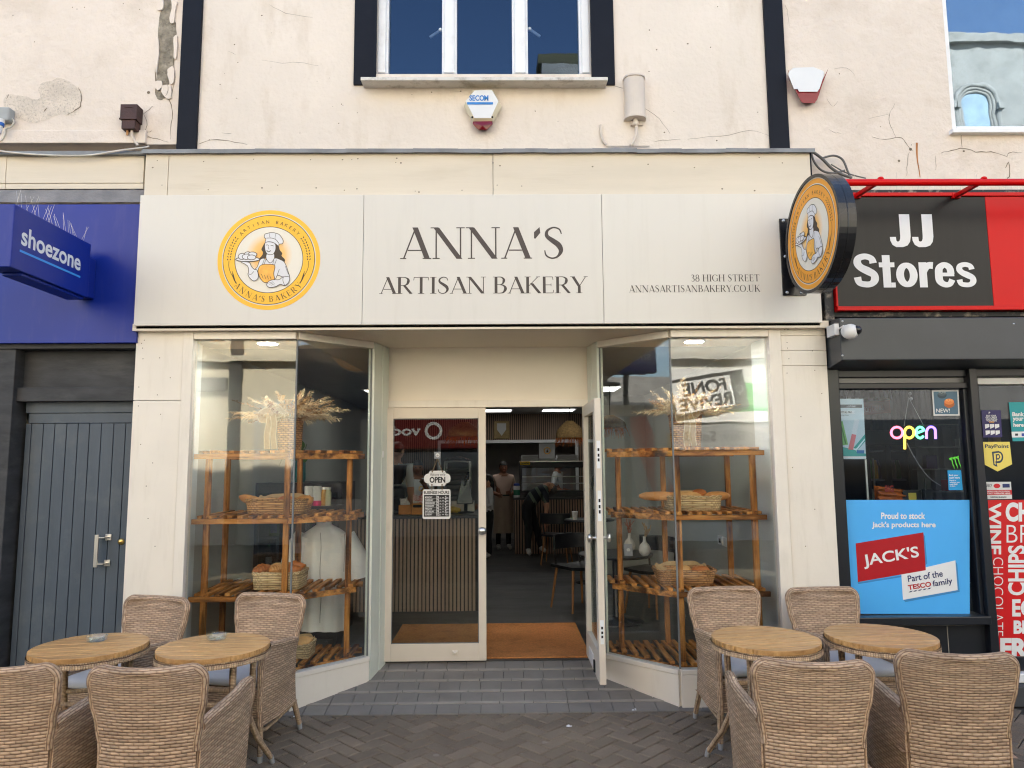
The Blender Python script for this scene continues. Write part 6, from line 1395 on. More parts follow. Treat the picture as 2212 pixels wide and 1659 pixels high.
for ya, yb in ((952, 1012), (1060, 1106+20), (1340, 1392)):
    za, zb2 = at(1271, ya, ye).z, at(1271, yb, ye).z; mb.box(x0+.010, x1-.010, ye-.002, ye, zb2, za)
    for f in (.25, .42, .62): mbk.box(x0+.016, x1-.016, ye-.0035, ye-.002, zb2+(za-zb2)*f, zb2+(za-zb2)*(f+.11))
lkp = mb.build('lock_plate', m_white, d2); mbk.build('keep_slots', m_black, lkp)
mb = MB(); mb.box(x0-.006, x0, 5.35, 5.6, zlo+.03, zlo+.12); mb.build('kick_plate', m_white, d2)
mb = MB(); mb.box(x0-.012, x0-.001, 5.25, 5.29, zlo+.02, zlo+.1); mb.build('rubber_stop', m_black, d2)
# signs on the closed door
YSg = YD-.045; Pg = lambda u, v, l: (u, YSg-l, v); m_sgn = mat('sign_white', (.70, .69, .66), .45, .02); m_blk = mat('print_black', (.012, .012, .012), .5)
Rc = lambda a, b, c, d: rect(a, b, c, d, YSg)
os_ = root('open_sign', "white shaped hanging sign reading Welcome we're OPEN on the closed door", 'sign', (at(945, 1033, YSg).x, YSg, at(945, 1050, YSg).z))
l, r, k, t2 = Rc(916, 1017, 973, 1050); w_, h_ = r-l, t2-k
sh_ = smoothpts([(l+w_*a, k+h_*b) for a, b in ((0, .48), (.02, .68), (.10, .80), (.17, .82), (.19, .92), (.25, 1), (.5, 1), (.75, 1), (.81, .92), (.83, .82), (.90, .80), (.98, .68), (1, .48), (.98, .30), (.90, .20), (.83, .18), (.81, .08), (.75, 0), (.5, 0), (.25, 0), (.19, .08), (.17, .18), (.10, .20), (.02, .30), (0, .48))], 3)[:-1]
mb = MB(); mb.prism([(x, YSg, z) for x, z in sh_], (0, .004, 0)); mb.build('sign_board', m_sgn, os_)
mb = MB(); text(mb, 'OPEN', Pg, *Rc(928, 1030, 962, 1043), lay=.001, m=0, bold=.04); text(mb, "Welcome we're", Pg, *Rc(929, 1021.5, 962, 1028), lay=.001, m=0, shear=.35); mb.build('lettering', m_blk, os_)
mb = MB(); kx, kz2 = at(945, 991, YSg).x, at(945, 991, YSg).z
for x in (934, 956): a_ = at(x, 1019, YSg); mb.tube([(kx, YSg-.002, kz2), (a_.x, YSg-.003, a_.z)], .0028, 5); b_ = at(x-1, 1047, YSg); c_ = at(x-1, 1060, YSg); mb.tube([(b_.x, YSg-.003, b_.z), (c_.x, YSg-.003, c_.z)], .003, 5); mb.ball((a_.x, YSg-.003, a_.z), .006); mb.ball((b_.x, YSg-.003, b_.z), .006)
mb.build('string', mat('brown_string', S(130, 110, 86), .9), os_)
mb = MB(); l, r, k, t2 = Rc(938, 976, 952, 991); mb.box(l, r, YSg+.001, YSg+.003, k, t2, 0); mb.flat([((l+r)/2+.016*cos(a), (k+t2)/2+.016*sin(a)) for a in [2*pi*i/16 for i in range(16)]], Pg, .001, 1); mb.ball(((l+r)/2, YSg-.004, (k+t2)/2), .008, m=2); mb.build('suction_hook', [mat('card_clear', (.25, .26, .27), .3), m_white, m_metal], os_)
hs = root('hours_sign', 'black and white business hours board hanging below the open sign on the door', 'sign', (at(943, 1090, YSg).x, YSg, at(943, 1121, YSg).z))
l, r, k, t2 = Rc(913, 1057, 973, 1121)
def rr(l, r, k, t, c): return [(l+c-c*cos(a), k+c-c*sin(a)) for a in (0, .5, 1, 1.57)]+[(r-c+c*sin(a), k+c-c*cos(a)) for a in (0, .5, 1, 1.57)]+[(r-c+c*cos(a), t-c+c*sin(a)) for a in (0, .5, 1, 1.57)]+[(l+c-c*sin(a), t-c+c*cos(a)) for a in (0, .5, 1, 1.57)]
mb = MB(); mb.prism([(x, YSg, z) for x, z in rr(l, r, k, t2, .014)], (0, .004, 0), 0); a, b, c, d = Rc(915.5, 1069, 970.5, 1116); mb.flat([(a, c), (b, c), (b, d), (a, d)], Pg, .0008, 1); hb = mb.build('sign_board', [m_sgn, m_blk], hs)
mb = MB(); text(mb, 'BUSINESS HOURS', Pg, *Rc(915.5, 1060.5, 970.5, 1067), lay=.001, m=1, bold=.03)
for i, dname in enumerate(('MONDAY', 'TUESDAY', 'WEDNESDAY', 'THURSDAY', 'FRIDAY', 'SATURDAY', 'SUNDAY')):
    y = 1072.3+i*6.15; wd = 16+2.0*(len(dname)-6)
    text(mb, dname, Pg, *Rc(918, y, 918+wd, y+4), lay=.0014, m=0, bold=.01); text(mb, '10' if i == 6 else '9', Pg, *Rc(944.5, y-1, 949 if i == 6 else 948, y+5), lay=.0014, m=0); text(mb, 'AM', Pg, *Rc(949.5, y+2, 952.5, y+4.4), lay=.0014, m=0)
    text(mb, '4' if i == 6 else '5', Pg, *Rc(961.5, y-1, 964.5, y+5), lay=.0014, m=0); text(mb, 'PM', Pg, *Rc(965.5, y+2, 968.8, y+4.4), lay=.0014, m=0)
    a, b, c, d = Rc(955, y+2, 959.5, y+2.7); mb.flat([(a, c), (b, c), (b, d), (a, d)], Pg, .0014, 0)
    if i: a, b, c, d = Rc(917, y-1.5, 969, y-1.2); mb.flat([(a, c), (b, c), (b, d), (a, d)], Pg, .0012, 0)
a, b, c, d = Rc(942.7, 1070, 943.3, 1114); mb.flat([(a, c), (b, c), (b, d), (a, d)], Pg, .0013, 0)
mb.build('lettering', [m_wht, m_blk], hs)
# door mat
m_coir = mat('coir_mat', S(190, 124, 68), .98, .22, 60, .004, 260, dirt=(6, S(110, 66, 34), .5))
mb = MB(); a = on(850, 1347, ZI+.012); b = on(1257, 1345, ZI+.012); mb.box(-.98, .70, 5.90, 7.12, ZI, ZI+.012); tag(recentre(mb.build('door_mat', m_coir, None, .004)), 'brown coir doormat just inside the entrance', 'doormat')

# ------------------------------------------------------------------ inside the bakery
m_top = mat('dark_worktop', (.035, .035, .038), .3, .2, 4)
bc = root('bar_counter', 'bar counter with vertical oak slats and dark top seen through the closed door', 'counter', (-1.0, 7.8, ZI))
YC = 7.75; cl, cr = at(838, 1200, YC).x-.9, at(1031, 1200, YC).x+.02; zc = at(940, 1112, YC).z
mb = MB(); mb.box(cl, cr, YC+.02, YC+.6, ZI, zc-.04, 1); x = cl
while x < cr-.03: mb.box(x, x+.027, YC, YC+.021, ZI+.002, zc-.042, 0); x += .041
mb.build('slat_front', [m_slat, m_felt], bc); mb = MB(); mb.box(cl, cr+.03, YC-.03, YC+.65, zc-.038, zc); mb.build('worktop', m_top, bc, .004)
fc = root('display_counter', 'far counter with oak slat front below the black hot display cabinet', 'counter', (1.2, 12.6, ZI))
Y2 = 12.45; l2, r2 = at(1112, 1130, Y2).x, 2.1; z2 = at(1200, 1074, Y2).z
mb = MB(); mb.box(l2, r2, Y2+.02, Y2+.7, ZI, z2-.04, 1); x = l2
while x < r2-.03: mb.box(x, x+.027, Y2, Y2+.021, ZI+.002, z2-.042, 0); x += .046
mb.build('slat_front', [m_slat, m_felt], fc); mb = MB(); mb.box(l2-.02, r2, Y2-.03, Y2+.75, z2-.038, z2); mb.build('worktop', m_top, fc, .004)
hc = root('hot_cabinet', 'black hot display cabinet with glass front and shelves on the far counter', 'display cabinet', (1.2, 12.7, z2))
l3, r3, k3, t3 = rect(1122, 998, 1252, 1066, 12.5); r3 += .25
mb = MB(); mb.box(l3, r3, 12.5, 13.05, t3-.10, t3); mb.box(l3, r3, 12.5, 13.05, z2+.001, z2+.10); mb.box(l3, l3+.05, 12.5, 13.05, z2+.1, t3-.1); mb.box(r3-.05, r3, 12.5, 13.05, z2+.1, t3-.1); mb.build('cabinet_body', m_fr, hc, .006)
mb = MB(); mb.box(l3, r3, 12.49, 12.6, t3+.001, t3+.02)
for f in (.3, .6): mb.box(l3+.05, r3-.05, 12.56, 13.0, z2+.1+(t3-z2-.2)*f, z2+.108+(t3-z2-.2)*f)
mb.build('shelf', m_metal, hc); mb = MB(); mb.box(l3+.05, r3-.05, 12.505, 12.512, z2+.1, t3-.1); mb.build('pane', m_glass, hc)
mb = MB(); a, b, c, d = rect(1123.5, 996.5, 1145, 1004, 12.47); mb.box(a, b, 12.484, 12.489, c, d, 0); text(mb, 'Hot surface', lambda u, v, l: (u, 12.483-l, v), a+.012, b-.012, c+.015, d-.015, .001, 1, .03); mb.build('warning_label', [mat('label_yellow', S(240, 196, 30), .5), m_blk], hc)
m_card = mat('white_card', (.62, .61, .60), .7, .04); gmx = None
for i, (a, b, n_, lb) in enumerate(((1126, 1162, 2, 'stack of two flat white pizza boxes at the left on the hot cabinet'), (1163, 1199, 1, 'flat white pizza box in the middle on the hot cabinet, under the upright box'), (1203, 1247, 2, 'stack of flat white pizza boxes at the right on the hot cabinet'))):
    for q in range(n_):
        l, r, _, _ = rect(a, 980, b, 990, 12.6); mb = MB(); mb.box(l+.01*q, r-.008*q, 12.55+.01*q, 12.95, t3+.021+q*.052, t3+.071+q*.052); mb.box(l-.004, r+.004, 12.546, 12.56, t3+.05+q*.052, t3+.0715+q*.052)
        tag(recentre(mb.build('pizza_box', m_card, None, .004)), lb.replace('stack of two flat white pizza boxes', ('lower' if q == 0 else 'upper')+' of two flat white pizza boxes').replace('stack of flat white pizza boxes', ('lower' if q == 0 else 'upper')+' of two flat white pizza boxes'), 'box', 'white pizza boxes on the hot cabinet')
l, r, k, t4 = rect(1165, 958, 1199, 991, 12.7); mb = MB(); zb_ = t3+.0735; mb.box(l, r, 12.70, 12.75, zb_, t4); P_ = lambda u, v, q: (u, 12.70-q, v); cxx, czz = (l+r)/2, (zb_+t4)/2
for i in range(24):
    a, b = 2*pi*i/24, 2*pi*(i+1)/24; mb.flat([(cxx+q*cos(e), czz+q*sin(e)) for q, e in ((.048, a), (.062, a), (.062, b), (.048, b))], P_, .002, 1)
mb.flat([(cxx-.02, czz-.03), (cxx+.02, czz-.03), (cxx+.012, czz+.01), (cxx, czz+.035), (cxx-.012, czz+.01)], P_, .002, 2)
tag(recentre(mb.build('pizza_box', [m_card, m_yel, m_dark], None)), 'white box with a round yellow emblem standing upright on the hot cabinet', 'box', 'white pizza boxes on the hot cabinet')
tb = MB(); p = at(1116.5, 1060, 12.4); tb.lathe([(.055, 0), (.058, .01), (.058, .19), (.05, .20)], (p.x, 12.5, z2+.0005), 18, 0); tb.lathe([(.0585, .04), (.0585, .13)], (p.x, 12.5, z2+.0005), 18, 1); tb.lathe([(.052, .20), (.052, .235), (.02, .245), (0, .245)], (p.x, 12.5, z2+.0005), 18, 2)
tag(recentre(tb.build('wipes_tub', [m_wht, mat('tub_green', S(30, 120, 90), .4), mat('tub_lid_blue', S(40, 70, 160), .4)])), 'white and green tub with a blue lid at the left end of the far counter', 'tub')
# framed plaque
fp = root('framed_certificate', 'small gold framed picture with a pale shield on the slatted back wall', 'picture frame', (at(1083, 930, YB-.03).x, YB-.03, at(1083, 948, YB-.03).z))
l, r, k, t4 = rect(1066, 909, 1101, 948, YB-.03); mb = MB(); mb.box(l, r, YB-.035, YB-.002, k, t4); mb.build('frame', mat('old_gold', S(120, 100, 62), .4, .2, 20, metal=.4), fp, .01)
a, b, c, d = l+.07, r-.07, k+.06, t4-.05; mb = MB(); mb.flat([(a, d), (a, c+.12), ((a+b)/2, c), (b, c+.12), (b, d)], lambda u, v, q: (u, YB-.036-q, v), .001, 0); mb.build('picture', mat('picture_pale', (.5, .5, .48), .15), fp)
# straw pendant lamps
m_raff = mat('raffia', S(140, 112, 70), .9, .3, 40, .004, 120); m_glow = mat('raffia_fringe', S(200, 110, 40), .9, .25, 30)
def pendant(px, py, Y, r, h, lb):
    p = at(px, py, Y); t = root('pendant_lamp', lb, 'pendant lamp', (p.x, Y, p.z), 'straw pendant lamps')
    mb = MB(); mb.grid(lambda u, v: Vector((p.x+r*(.25+.75*sin(pi*.5*min(1, v*1.3)))*cos(2*pi*u)*(1+.03*sin(u*60)), Y+r*(.25+.75*sin(pi*.5*min(1, v*1.3)))*sin(2*pi*u), p.z+h*(1-v))), 40, 10)
    mb.build('lamp_shade', m_raff, t)
    mb = MB()
    for i in range(130):
        a = random.uniform(0, 2*pi); R_ = r*random.uniform(.55, 1.0); b0 = Vector((p.x+R_*cos(a), Y+R_*sin(a), p.z+.02)); mb.tube([b0, b0+Vector((cos(a)*.04+random.uniform(-.02, .02), sin(a)*.04, -random.uniform(.05, .16)*r/.2))], [.003, .0015], 3, 0, False)
    mb.build('fringe', m_glow, t); mb = MB(); mb.tube([(p.x, Y, p.z+h), (p.x, Y, ZC)], .005, 5); mb.build('cord', m_black, t)
pendant(1003, 944, 8.2, .19, .17, 'straw pendant lamp above the bar counter, seen at the top of the closed door'); pendant(1231, 946, 10.0, .19, .24, 'straw pendant lamp hanging left of the open door edge'); pendant(1318, 925, 8.8, .19, .16, 'straw pendant lamp seen through the angled right window pane')
# ceiling panels
for i, (x, y) in enumerate(((-.12, 12.9), (1.02, 12.9), (1.22, 9.2), (-.1, 9.4), (-1.5, 9.4))):
    t = root('ceiling_panel', ('square light panel in the ceiling straight beyond the doorway', 'square light panel in the ceiling at the right of the doorway', 'square light panel seen through the top of the right window', 'square light panel in mid ceiling, hidden above the door frame', 'square light panel in the ceiling above the bar')[i], 'ceiling light', (x, y, ZC-.01), 'ceiling light panels')
    mb = MB(); mb.box(x-.31, x+.31, y-.31, y+.31, ZC-.012, ZC-.001); mb.build('panel_frame', m_white, t); mb = MB(); mb.box(x-.28, x+.28, y-.28, y+.28, ZC-.016, ZC-.0125); mb.build('diffuser', m_led, t)
# bar clutter
gz = zc+.0005
gd = root('coffee_grinder', 'black coffee grinder with dark hopper at the left end of the bar', 'grinder', (at(859, 1070, 7.9).x, 7.95, gz))
x = at(858, 1070, 7.95).x
mb = MB(); mb.box(x-.09, x+.09, 7.86, 8.06, gz, gz+.04); mb.box(x-.07, x+.09, 7.93, 8.06, gz+.04, gz+.30); mb.box(x-.08, x+.10, 7.82, 8.04, gz+.17, gz+.29); mb.build('grinder_body', m_fr, gd, .01)
mb = MB(); mb.lathe([(.055, .30), (.06, .31), (.06, .32)], (x, 7.93, gz), 20); mb.build('collar', m_metal, gd); mb = MB(); mb.lathe([(.05, .32), (.10, .42), (.105, .52), (.11, .525), (.11, .535), (0, .54)], (x, 7.93, gz), 24); mb.build('hopper', mat('smoked_hopper', (.03, .025, .022), .1), gd)
m_crate = mat('orange_wood_box', S(176, 112, 46), .55, .15, 8, stretch=(.5, 1, 4))
def crate(a, b, c, Y, D, lb, hole):
    l, r, _, _ = rect(a, 1090, b, 1100, Y); h = at((a+b)/2, c, Y).z-gz; t = root('wooden_box', lb, 'box', ((l+r)/2, Y+D/2, gz), 'wooden boxes on the bar')
    mb = MB(); mb.box(l, r, Y, Y+.012, gz, gz+h); mb.box(l, r, Y+D-.012, Y+D, gz, gz+h); mb.box(l, l+.012, Y+.012, Y+D-.012, gz, gz+h); mb.box(r-.012, r, Y+.012, Y+D-.012, gz, gz+h); mb.box(l+.012, r-.012, Y+.012, Y+D-.012, gz, gz+.012); o = mb.build('box_body', m_crate, t, .002)
    if hole: mb = MB(); mb.prism([(x_, Y-.001, z_) for x_, z_ in rr((l+r)/2-.05, (l+r)/2+.05, gz+h*.62, gz+h*.86, .015)], (0, .0005, 0)); mb.build('hand_hole', m_black, o)
    return l, r, h
l, r, h = crate(861, 888, 1091, 7.80, .14, 'orange wooden box of paper straws on the bar', False)
mb = MB()
for i in range(16): xx = l+.02+random.uniform(0, .55)*(r-l); mb.tube([(xx, 7.87+random.uniform(-.04, .04), gz+.02), (xx+random.uniform(-.04, .02), 7.86+random.uniform(-.05, .05), gz+h+random.uniform(.06, .13))], .005, 6)
tag(recentre(mb.build('paper_straws', m_wht)), 'bunch of white paper straws standing in the left wooden box', 'straws')
mb = MB()
for i in range(8): xx = r-.09+random.uniform(0, .07); mb.box(xx, xx+.02, 7.83+.012*i, 7.835+.012*i, gz+.02, gz+h+random.uniform(.02, .06))
tag(recentre(mb.build('sugar_sachets', m_card)), 'cluster of pale sachets in the left wooden box', 'sachets')
l, r, h = crate(889, 914, 1087, 7.78, .16, 'orange wooden box with a hand hole holding red and white straws on the bar', True)
mb = MB()
for i in range(22): xx = l+.02+random.uniform(0, 1)*(r-l-.04); yy = 7.86+random.uniform(-.05, .05); a = Vector((xx, yy, gz+.02)); b = Vector((xx+random.uniform(-.02, .02), yy, gz+h+random.uniform(.04, .10))); mb.tube([a, b], .005, 6, 0); [mb.tube([a.lerp(b, q), a.lerp(b, q+.05)], .0056, 6, 1, False) for q in (.70, .82, .93)]
tag(recentre(mb.build('striped_straws', [m_wht, m_red])), 'red and white striped straws in the wooden box with a hand hole', 'straws')
ct_ = root('card_terminal', 'black card reader and till screen on a stand on the bar', 'till', (at(1006, 1090, 8.0).x, 8.0, gz)); x = at(1006, 1090, 8.0).x
mb = MB(); mb.lathe([(.09, 0), (.09, .012), (.02, .02), (.02, .12)], (x, 8.02, gz), 20); mb.build('stand', m_fr, ct_); mb = MB(); mb.hexa([(x-.10, 7.96, gz+.10), (x+.08, 7.98, gz+.10), (x+.08, 8.03, gz+.10), (x-.10, 8.01, gz+.10), (x-.05, 8.00, gz+.36), (x+.05, 8.02, gz+.36), (x+.05, 8.05, gz+.36), (x-.05, 8.03, gz+.36)]); mb.obox((x-.02, 8.0, gz+.30), (x+.03, 8.02, gz+.45), .05, .02); mb.build('screen', mat('screen_navy', (.012, .014, .03), .25), ct_, .006)
sb = MB(); x = at(975, 1090, 8.05).x; sb.ball((x, 8.05, gz+.035), (.09, .06, .036)); sb.ball((x+.06, 8.02, gz+.03), (.05, .05, .03)); tag(recentre(sb.build('wrapped_pastry', mat('yellow_wrap', S(200, 166, 80), .6, .3, 20))), 'pale yellow wrapped pastry on the bar beside the hours sign', 'pastry')
fr = MB(); x = at(1003, 1090, 8.3).x; fr.box(x-.15, x+.12, 8.25, 8.30, gz, gz+.12); tag(recentre(fr.build('napkin_holder', m_metal, None, .004)), 'low steel napkin holder behind the card reader on the bar', 'napkin holder')
# tray rack
tr = root('tray_trolley', 'tall steel bakery trolley of trays behind the bar', 'trolley', (-.70, 11.5, ZI)); l, r, k, t5 = rect(960, 998, 1014, 1074, 11.5)
mb = MB()
for yy in (11.5, 11.95):
    mb.tube(smoothpts([(l, yy, ZI), (l, yy, 1.0), (l, yy, t5-.08), (l+.05, yy, t5), (r-.05, yy, t5), (r, yy, t5-.08), (r, yy, 1.0), (r, yy, ZI)], 4), .016, 8)
mb.build('frame', m_metal, tr); mb = MB()
for q in range(9): zz = t5-.13-q*.085; mb.box(l+.01, r-.01, 11.5, 11.95, zz, zz+.018)
mb.build('tray', mat('tray_grey', (.16, .155, .15), .4, .1, 3, metal=.6), tr)
mb = MB(); mb.grid(lambda u, v: Vector((l+(r-l)*u, 11.49+.47*v, t5+.03+.05*sin(u*3.1)+.012*sin(u*19+v*7))), 24, 8); tag(recentre(mb.build('plastic_cover', mat('pink_film', S(176, 130, 116), .2, .3, 12))), 'crumpled pinkish film lying over the steel trolley', 'film')
# small table with cup behind the open door
st = root('side_table', 'small black table beside the far counter carrying a paper cup', 'table', (1.15, 9.6, ZI))
p = at(1242, 1123, 9.4); mb = MB(); mb.lathe([(0, p.z-.02), (.33, p.z-.02), (.33, p.z-.001), (0, p.z-.001)], (p.x+.2, 9.5, 0), 32); mb.build('tabletop', m_fr, st); mb = MB(); mb.lathe([(.2, ZI), (.2, ZI+.01), (.03, ZI+.04), (.03, p.z-.02)], (p.x+.2, 9.5, 0), 20); mb.build('pedestal', m_fr, st)
cp = root('paper_cup', 'white takeaway paper cup on the small black table inside the doorway', 'cup', (p.x, 9.4, p.z)); mb = MB(); mb.lathe([(.030, 0), (.040, .10)], (p.x, 9.4, p.z), 20); mb.build('cup_body', m_wht, cp); mb = MB(); mb.lathe([(.042, .10), (.042, .108), (.036, .112), (0, .112)], (p.x, 9.4, p.z), 20); mb.build('lid', m_wht, cp)
cafe_chair(at(1203, 1150, 11.2).x, 11.3, radians(165), 'dark cafe chair standing between the bending person and the far counter')

# ------------------------------------------------------------------ people
m_skin = mat('skin', S(190, 140, 112), .6, .05, 6); m_skin2 = mat('skin_brown', S(138, 92, 68), .6, .05, 6)
m_hair = mat('dark_hair', (.012, .009, .007), .5, .3, 30); m_hairb = mat('brown_hair', S(70, 48, 34), .6, .3, 30)
def stripes(name, c1, c2, sc):
    m, t, b = newmat(name); sp = nn(t, 'ShaderNodeSeparateXYZ'); tc = nn(t, 'ShaderNodeTexCoord'); lk(t, tc.outputs['Object'], sp.inputs[0])
    q = mth(t, 'SINE', mth(t, 'MULTIPLY', mth(t, 'ADD', mth(t, 'MULTIPLY', sp.outputs[0], .75), mth(t, 'MULTIPLY', sp.outputs[2], .45)), sc)); lk(t, ramp(t, q, [(.35, c1), (.5, c2)]), b.inputs['Base Color']); b.inputs['Roughness'].default_value = .85; return m
def person(label, J, R, mats, regions, skin, hair=None, extra=None, face=None, loc=(0, 0, 0)):
    """J joints, bones as a connected skeleton; one skinned surface, coloured by the nearest bone"""
    bones = [('pel', 'spine'), ('spine', 'chest'), ('chest', 'neck'), ('neck', 'head0'), ('head0', 'head1'), ('chest', 'shL'), ('shL', 'elL'), ('elL', 'wrL'), ('chest', 'shR'), ('shR', 'elR'), ('elR', 'wrR'),
             ('pel', 'hiL'), ('hiL', 'knL'), ('knL', 'anL'), ('anL', 'toL'), ('pel', 'hiR'), ('hiR', 'knR'), ('knR', 'anR'), ('anR', 'toR')]
    J = {k: Vector(v) for k, v in J.items()}; names = list(J)
    for side in 'LR':                                     # palm, four fingers and thumb
        w_, e_ = J['wr'+side], J['el'+side]; d = (w_-e_).normalized(); a = d.cross(Vector((0, 1, 0))); a = a.normalized() if a.length > .1 else Vector((1, 0, 0)); b = d.cross(a).normalized()
        J['pa'+side] = w_+d*.07; bones.append(('wr'+side, 'pa'+side)); R['pa'+side] = .028
        for k in range(4):
            o = a*(k-1.5)*.018; L = (.060, .072, .068, .052)[k]; n1, n2, n3 = ['f%d%d%s' % (k, q, side) for q in (1, 2, 3)]
            J[n1] = w_+d*.088+o; J[n2] = J[n1]+d*L*.55+b*.008; J[n3] = J[n2]+d*L*.40+b*.022
            bones += [('pa'+side, n1), (n1, n2), (n2, n3)]; R[n1] = .0095; R[n2] = .0085; R[n3] = .0075
        J['t1'+side] = w_+d*.035-a*.032; J['t2'+side] = w_+d*.075-a*.048+b*.012; bones += [('wr'+side, 't1'+side), ('t1'+side, 't2'+side)]; R['t1'+side] = .012; R['t2'+side] = .009
    names = list(J); me = bpy.data.meshes.new('person_body'); off = Vector(loc)
    me.from_pydata([tuple(J[n]-off) for n in names], [(names.index(a), names.index(b)) for a, b in bones], [])
    o = bpy.data.objects.new('body', me); COL.objects.link(o)
    sk = o.modifiers.new('skin', 'SKIN'); sk.use_smooth_shade = True; su = o.modifiers.new('sub', 'SUBSURF'); su.levels = su.render_levels = 2
    for i, n in enumerate(names):
        q = R[n]; me.skin_vertices[0].data[i].radius = q if isinstance(q, tuple) else (q, q); me.skin_vertices[0].data[i].use_root = (n == 'pel')
    bpy.context.view_layer.update(); dg = bpy.context.evaluated_depsgraph_get(); new = bpy.data.meshes.new_from_object(o.evaluated_get(dg)); o.modifiers.clear(); o.data = new; bpy.data.meshes.remove(me)
    new.materials.clear(); [new.materials.append(m) for m in mats]
    segs = [(J[a]-off, J[b]-off, regions.get((a, b), regions.get(b, skin))) for a, b in bones]
    for p in new.polygons:
        c = p.center; best = None
        for a, b, mi in segs:
            ab = b-a; t = max(0, min(1, (c-a).dot(ab)/max(ab.length_squared, 1e-9))); dd = (c-a-ab*t).length_squared
            if best is None or dd < best[0]: best = (dd, mi, t)
        mi = best[1]
        if isinstance(mi, tuple): mi = mi[0] if best[2] < mi[2] else mi[1]
        p.material_index = mi; p.use_smooth = True
    rt = root('person', label, 'person', loc); o.parent = rt
    h0, h1 = J['head0'], J['head1']; hc = h0.lerp(h1, .55); up = (h1-h0).normalized(); f = Vector(face or (0, -1, 0)); f = (f-up*f.dot(up)).normalized(); s_ = up.cross(f)
    mb = MB(); mt_ = Matrix((s_, f, up)).transposed()
    mb.ball(hc-up*.005, (.072, .088, .105), 18, 12, 0, mt_); mb.ball(hc+f*.088-up*.015, (.012, .014, .020), 8, 6, 0, mt_); mb.ball(hc+s_*.073-up*.01, (.010, .020, .030), 8, 6, 0, mt_); mb.ball(hc-s_*.073-up*.01, (.010, .020, .030), 8, 6, 0, mt_)
    mb.ball(hc+f*.076+s_*.030+up*.012, (.013, .010, .007), 8, 6, 1, mt_); mb.ball(hc+f*.076-s_*.030+up*.012, (.013, .010, .007), 8, 6, 1, mt_); mb.ball(hc+f*.078-up*.055, (.024, .008, .007), 8, 6, 2, mt_)
    mb.build('head', [mats[skin], m_blk, mat('lips', S(150, 84, 76), .6)], rt)
    if hair:
        mb = MB()
        def hr(u, v):
            a = 2*pi*u; th = v*pi*.62; fr_ = cos(a-pi/2); lim = .62 if fr_ < .3 else .40
            th = v*pi*lim; return hc+up*.012+s_*(.080*sin(th)*cos(a))+f*(.096*sin(th)*sin(a)-.006)+up*(.104*cos(th))
        mb.grid(hr, 26, 8)
        if hair[1] == 'bun': mb.ball(hc-f*.10+up*.05, .045, 10, 8)
        if hair[1] == 'long': mb.ball(hc-f*.06-up*.06, (.075, .05, .12), 12, 8, 0, mt_)
        mb.build('hair', hair[0], rt)
    if extra: extra(rt, J, f, up, s_, hc)
    return rt
def stand(x, y, fdir, h=1.68, lean=0, arms='bent', z0=ZI):
    f = Vector((cos(fdir), sin(fdir), 0)); s_ = Vector((f.y, -f.x, 0)); k = h/1.7; P = lambda a, b, c: tuple(Vector((x, y, z0))+s_*a*k+f*b*k+Vector((0, 0, c*k)))
    J = dict(pel=P(0, 0, .93), spine=P(0, .01, 1.10), chest=P(0, .0, 1.30), neck=P(0, .0, 1.45), head0=P(0, .02, 1.52), head1=P(0, .03, 1.62))
    for n, q in (('L', -1), ('R', 1)):
        J['sh'+n] = P(.175*q, 0, 1.38); J['hi'+n] = P(.09*q, 0, .88); J['kn'+n] = P(.10*q, .02, .48); J['an'+n] = P(.10*q, -.01, .08); J['to'+n] = P(.115*q, .15, .035)
        if arms == 'bent': J['el'+n] = P(.24*q, -.02, 1.10); J['wr'+n] = P(.13*q, .19, 1.06)
        elif arms == 'down': J['el'+n] = P(.23*q, -.02, 1.08); J['wr'+n] = P(.24*q, .06, .84)
        elif arms == 'face': J['el'+n] = P(.23*q, .06, 1.09); J['wr'+n] = P(.10*q, .20, (1.30 if q < 0 else 1.08))
    return J
RAD = dict(pel=(.15, .11), spine=(.135, .10), chest=(.155, .11), neck=.052, head0=.062, head1=.070, shL=.062, shR=.062, elL=.043, elR=.043, wrL=.028, wrR=.028, hiL=.092, hiR=.092, knL=.062, knR=.062, anL=.042, anR=.042, toL=.032, toR=.032)
def regs(top, bot, shoe, skin, sleeve='short'):
    g = {'spine': top, 'chest': top, 'neck': (top, skin, .55), 'shL': top, 'shR': top, 'elL': (top, skin, .75) if sleeve == 'short' else top, 'elR': (top, skin, .75) if sleeve == 'short' else top, 'hiL': bot, 'hiR': bot, 'knL': bot, 'knR': bot, 'anL': bot, 'anR': bot, 'toL': shoe, 'toR': shoe}
    if sleeve == 'long': g['wrL'] = (top, skin, .9); g['wrR'] = (top, skin, .9)
    return g
m_tee = mat('white_tee', (.60, .60, .60), .9, .04, 6, .003, 30); m_trs = mat('black_trousers', (.012, .012, .013), .9, .2, 8); m_shoe = mat('pale_trainer', (.50, .48, .44), .6, .2, 20); m_pink = mat('blush_shirt', S(196, 168, 152), .9, .05, 6); m_apr = mat('beige_apron', S(170, 150, 132), .9, .06, 6)
x = at(867, 1040, 9.0).x
person('person with brown hair in a white T-shirt turned away behind the bar', stand(x-.06, 8.95, radians(60), 1.86, arms='down'), dict(RAD), [m_skin, m_tee, m_trs, m_shoe], regs(1, 2, 3, 0), 0, (m_hairb, 'short'), face=(.6, .8, 0), loc=(x, 8.95, ZI))
x = at(902, 1050, 10.4).x
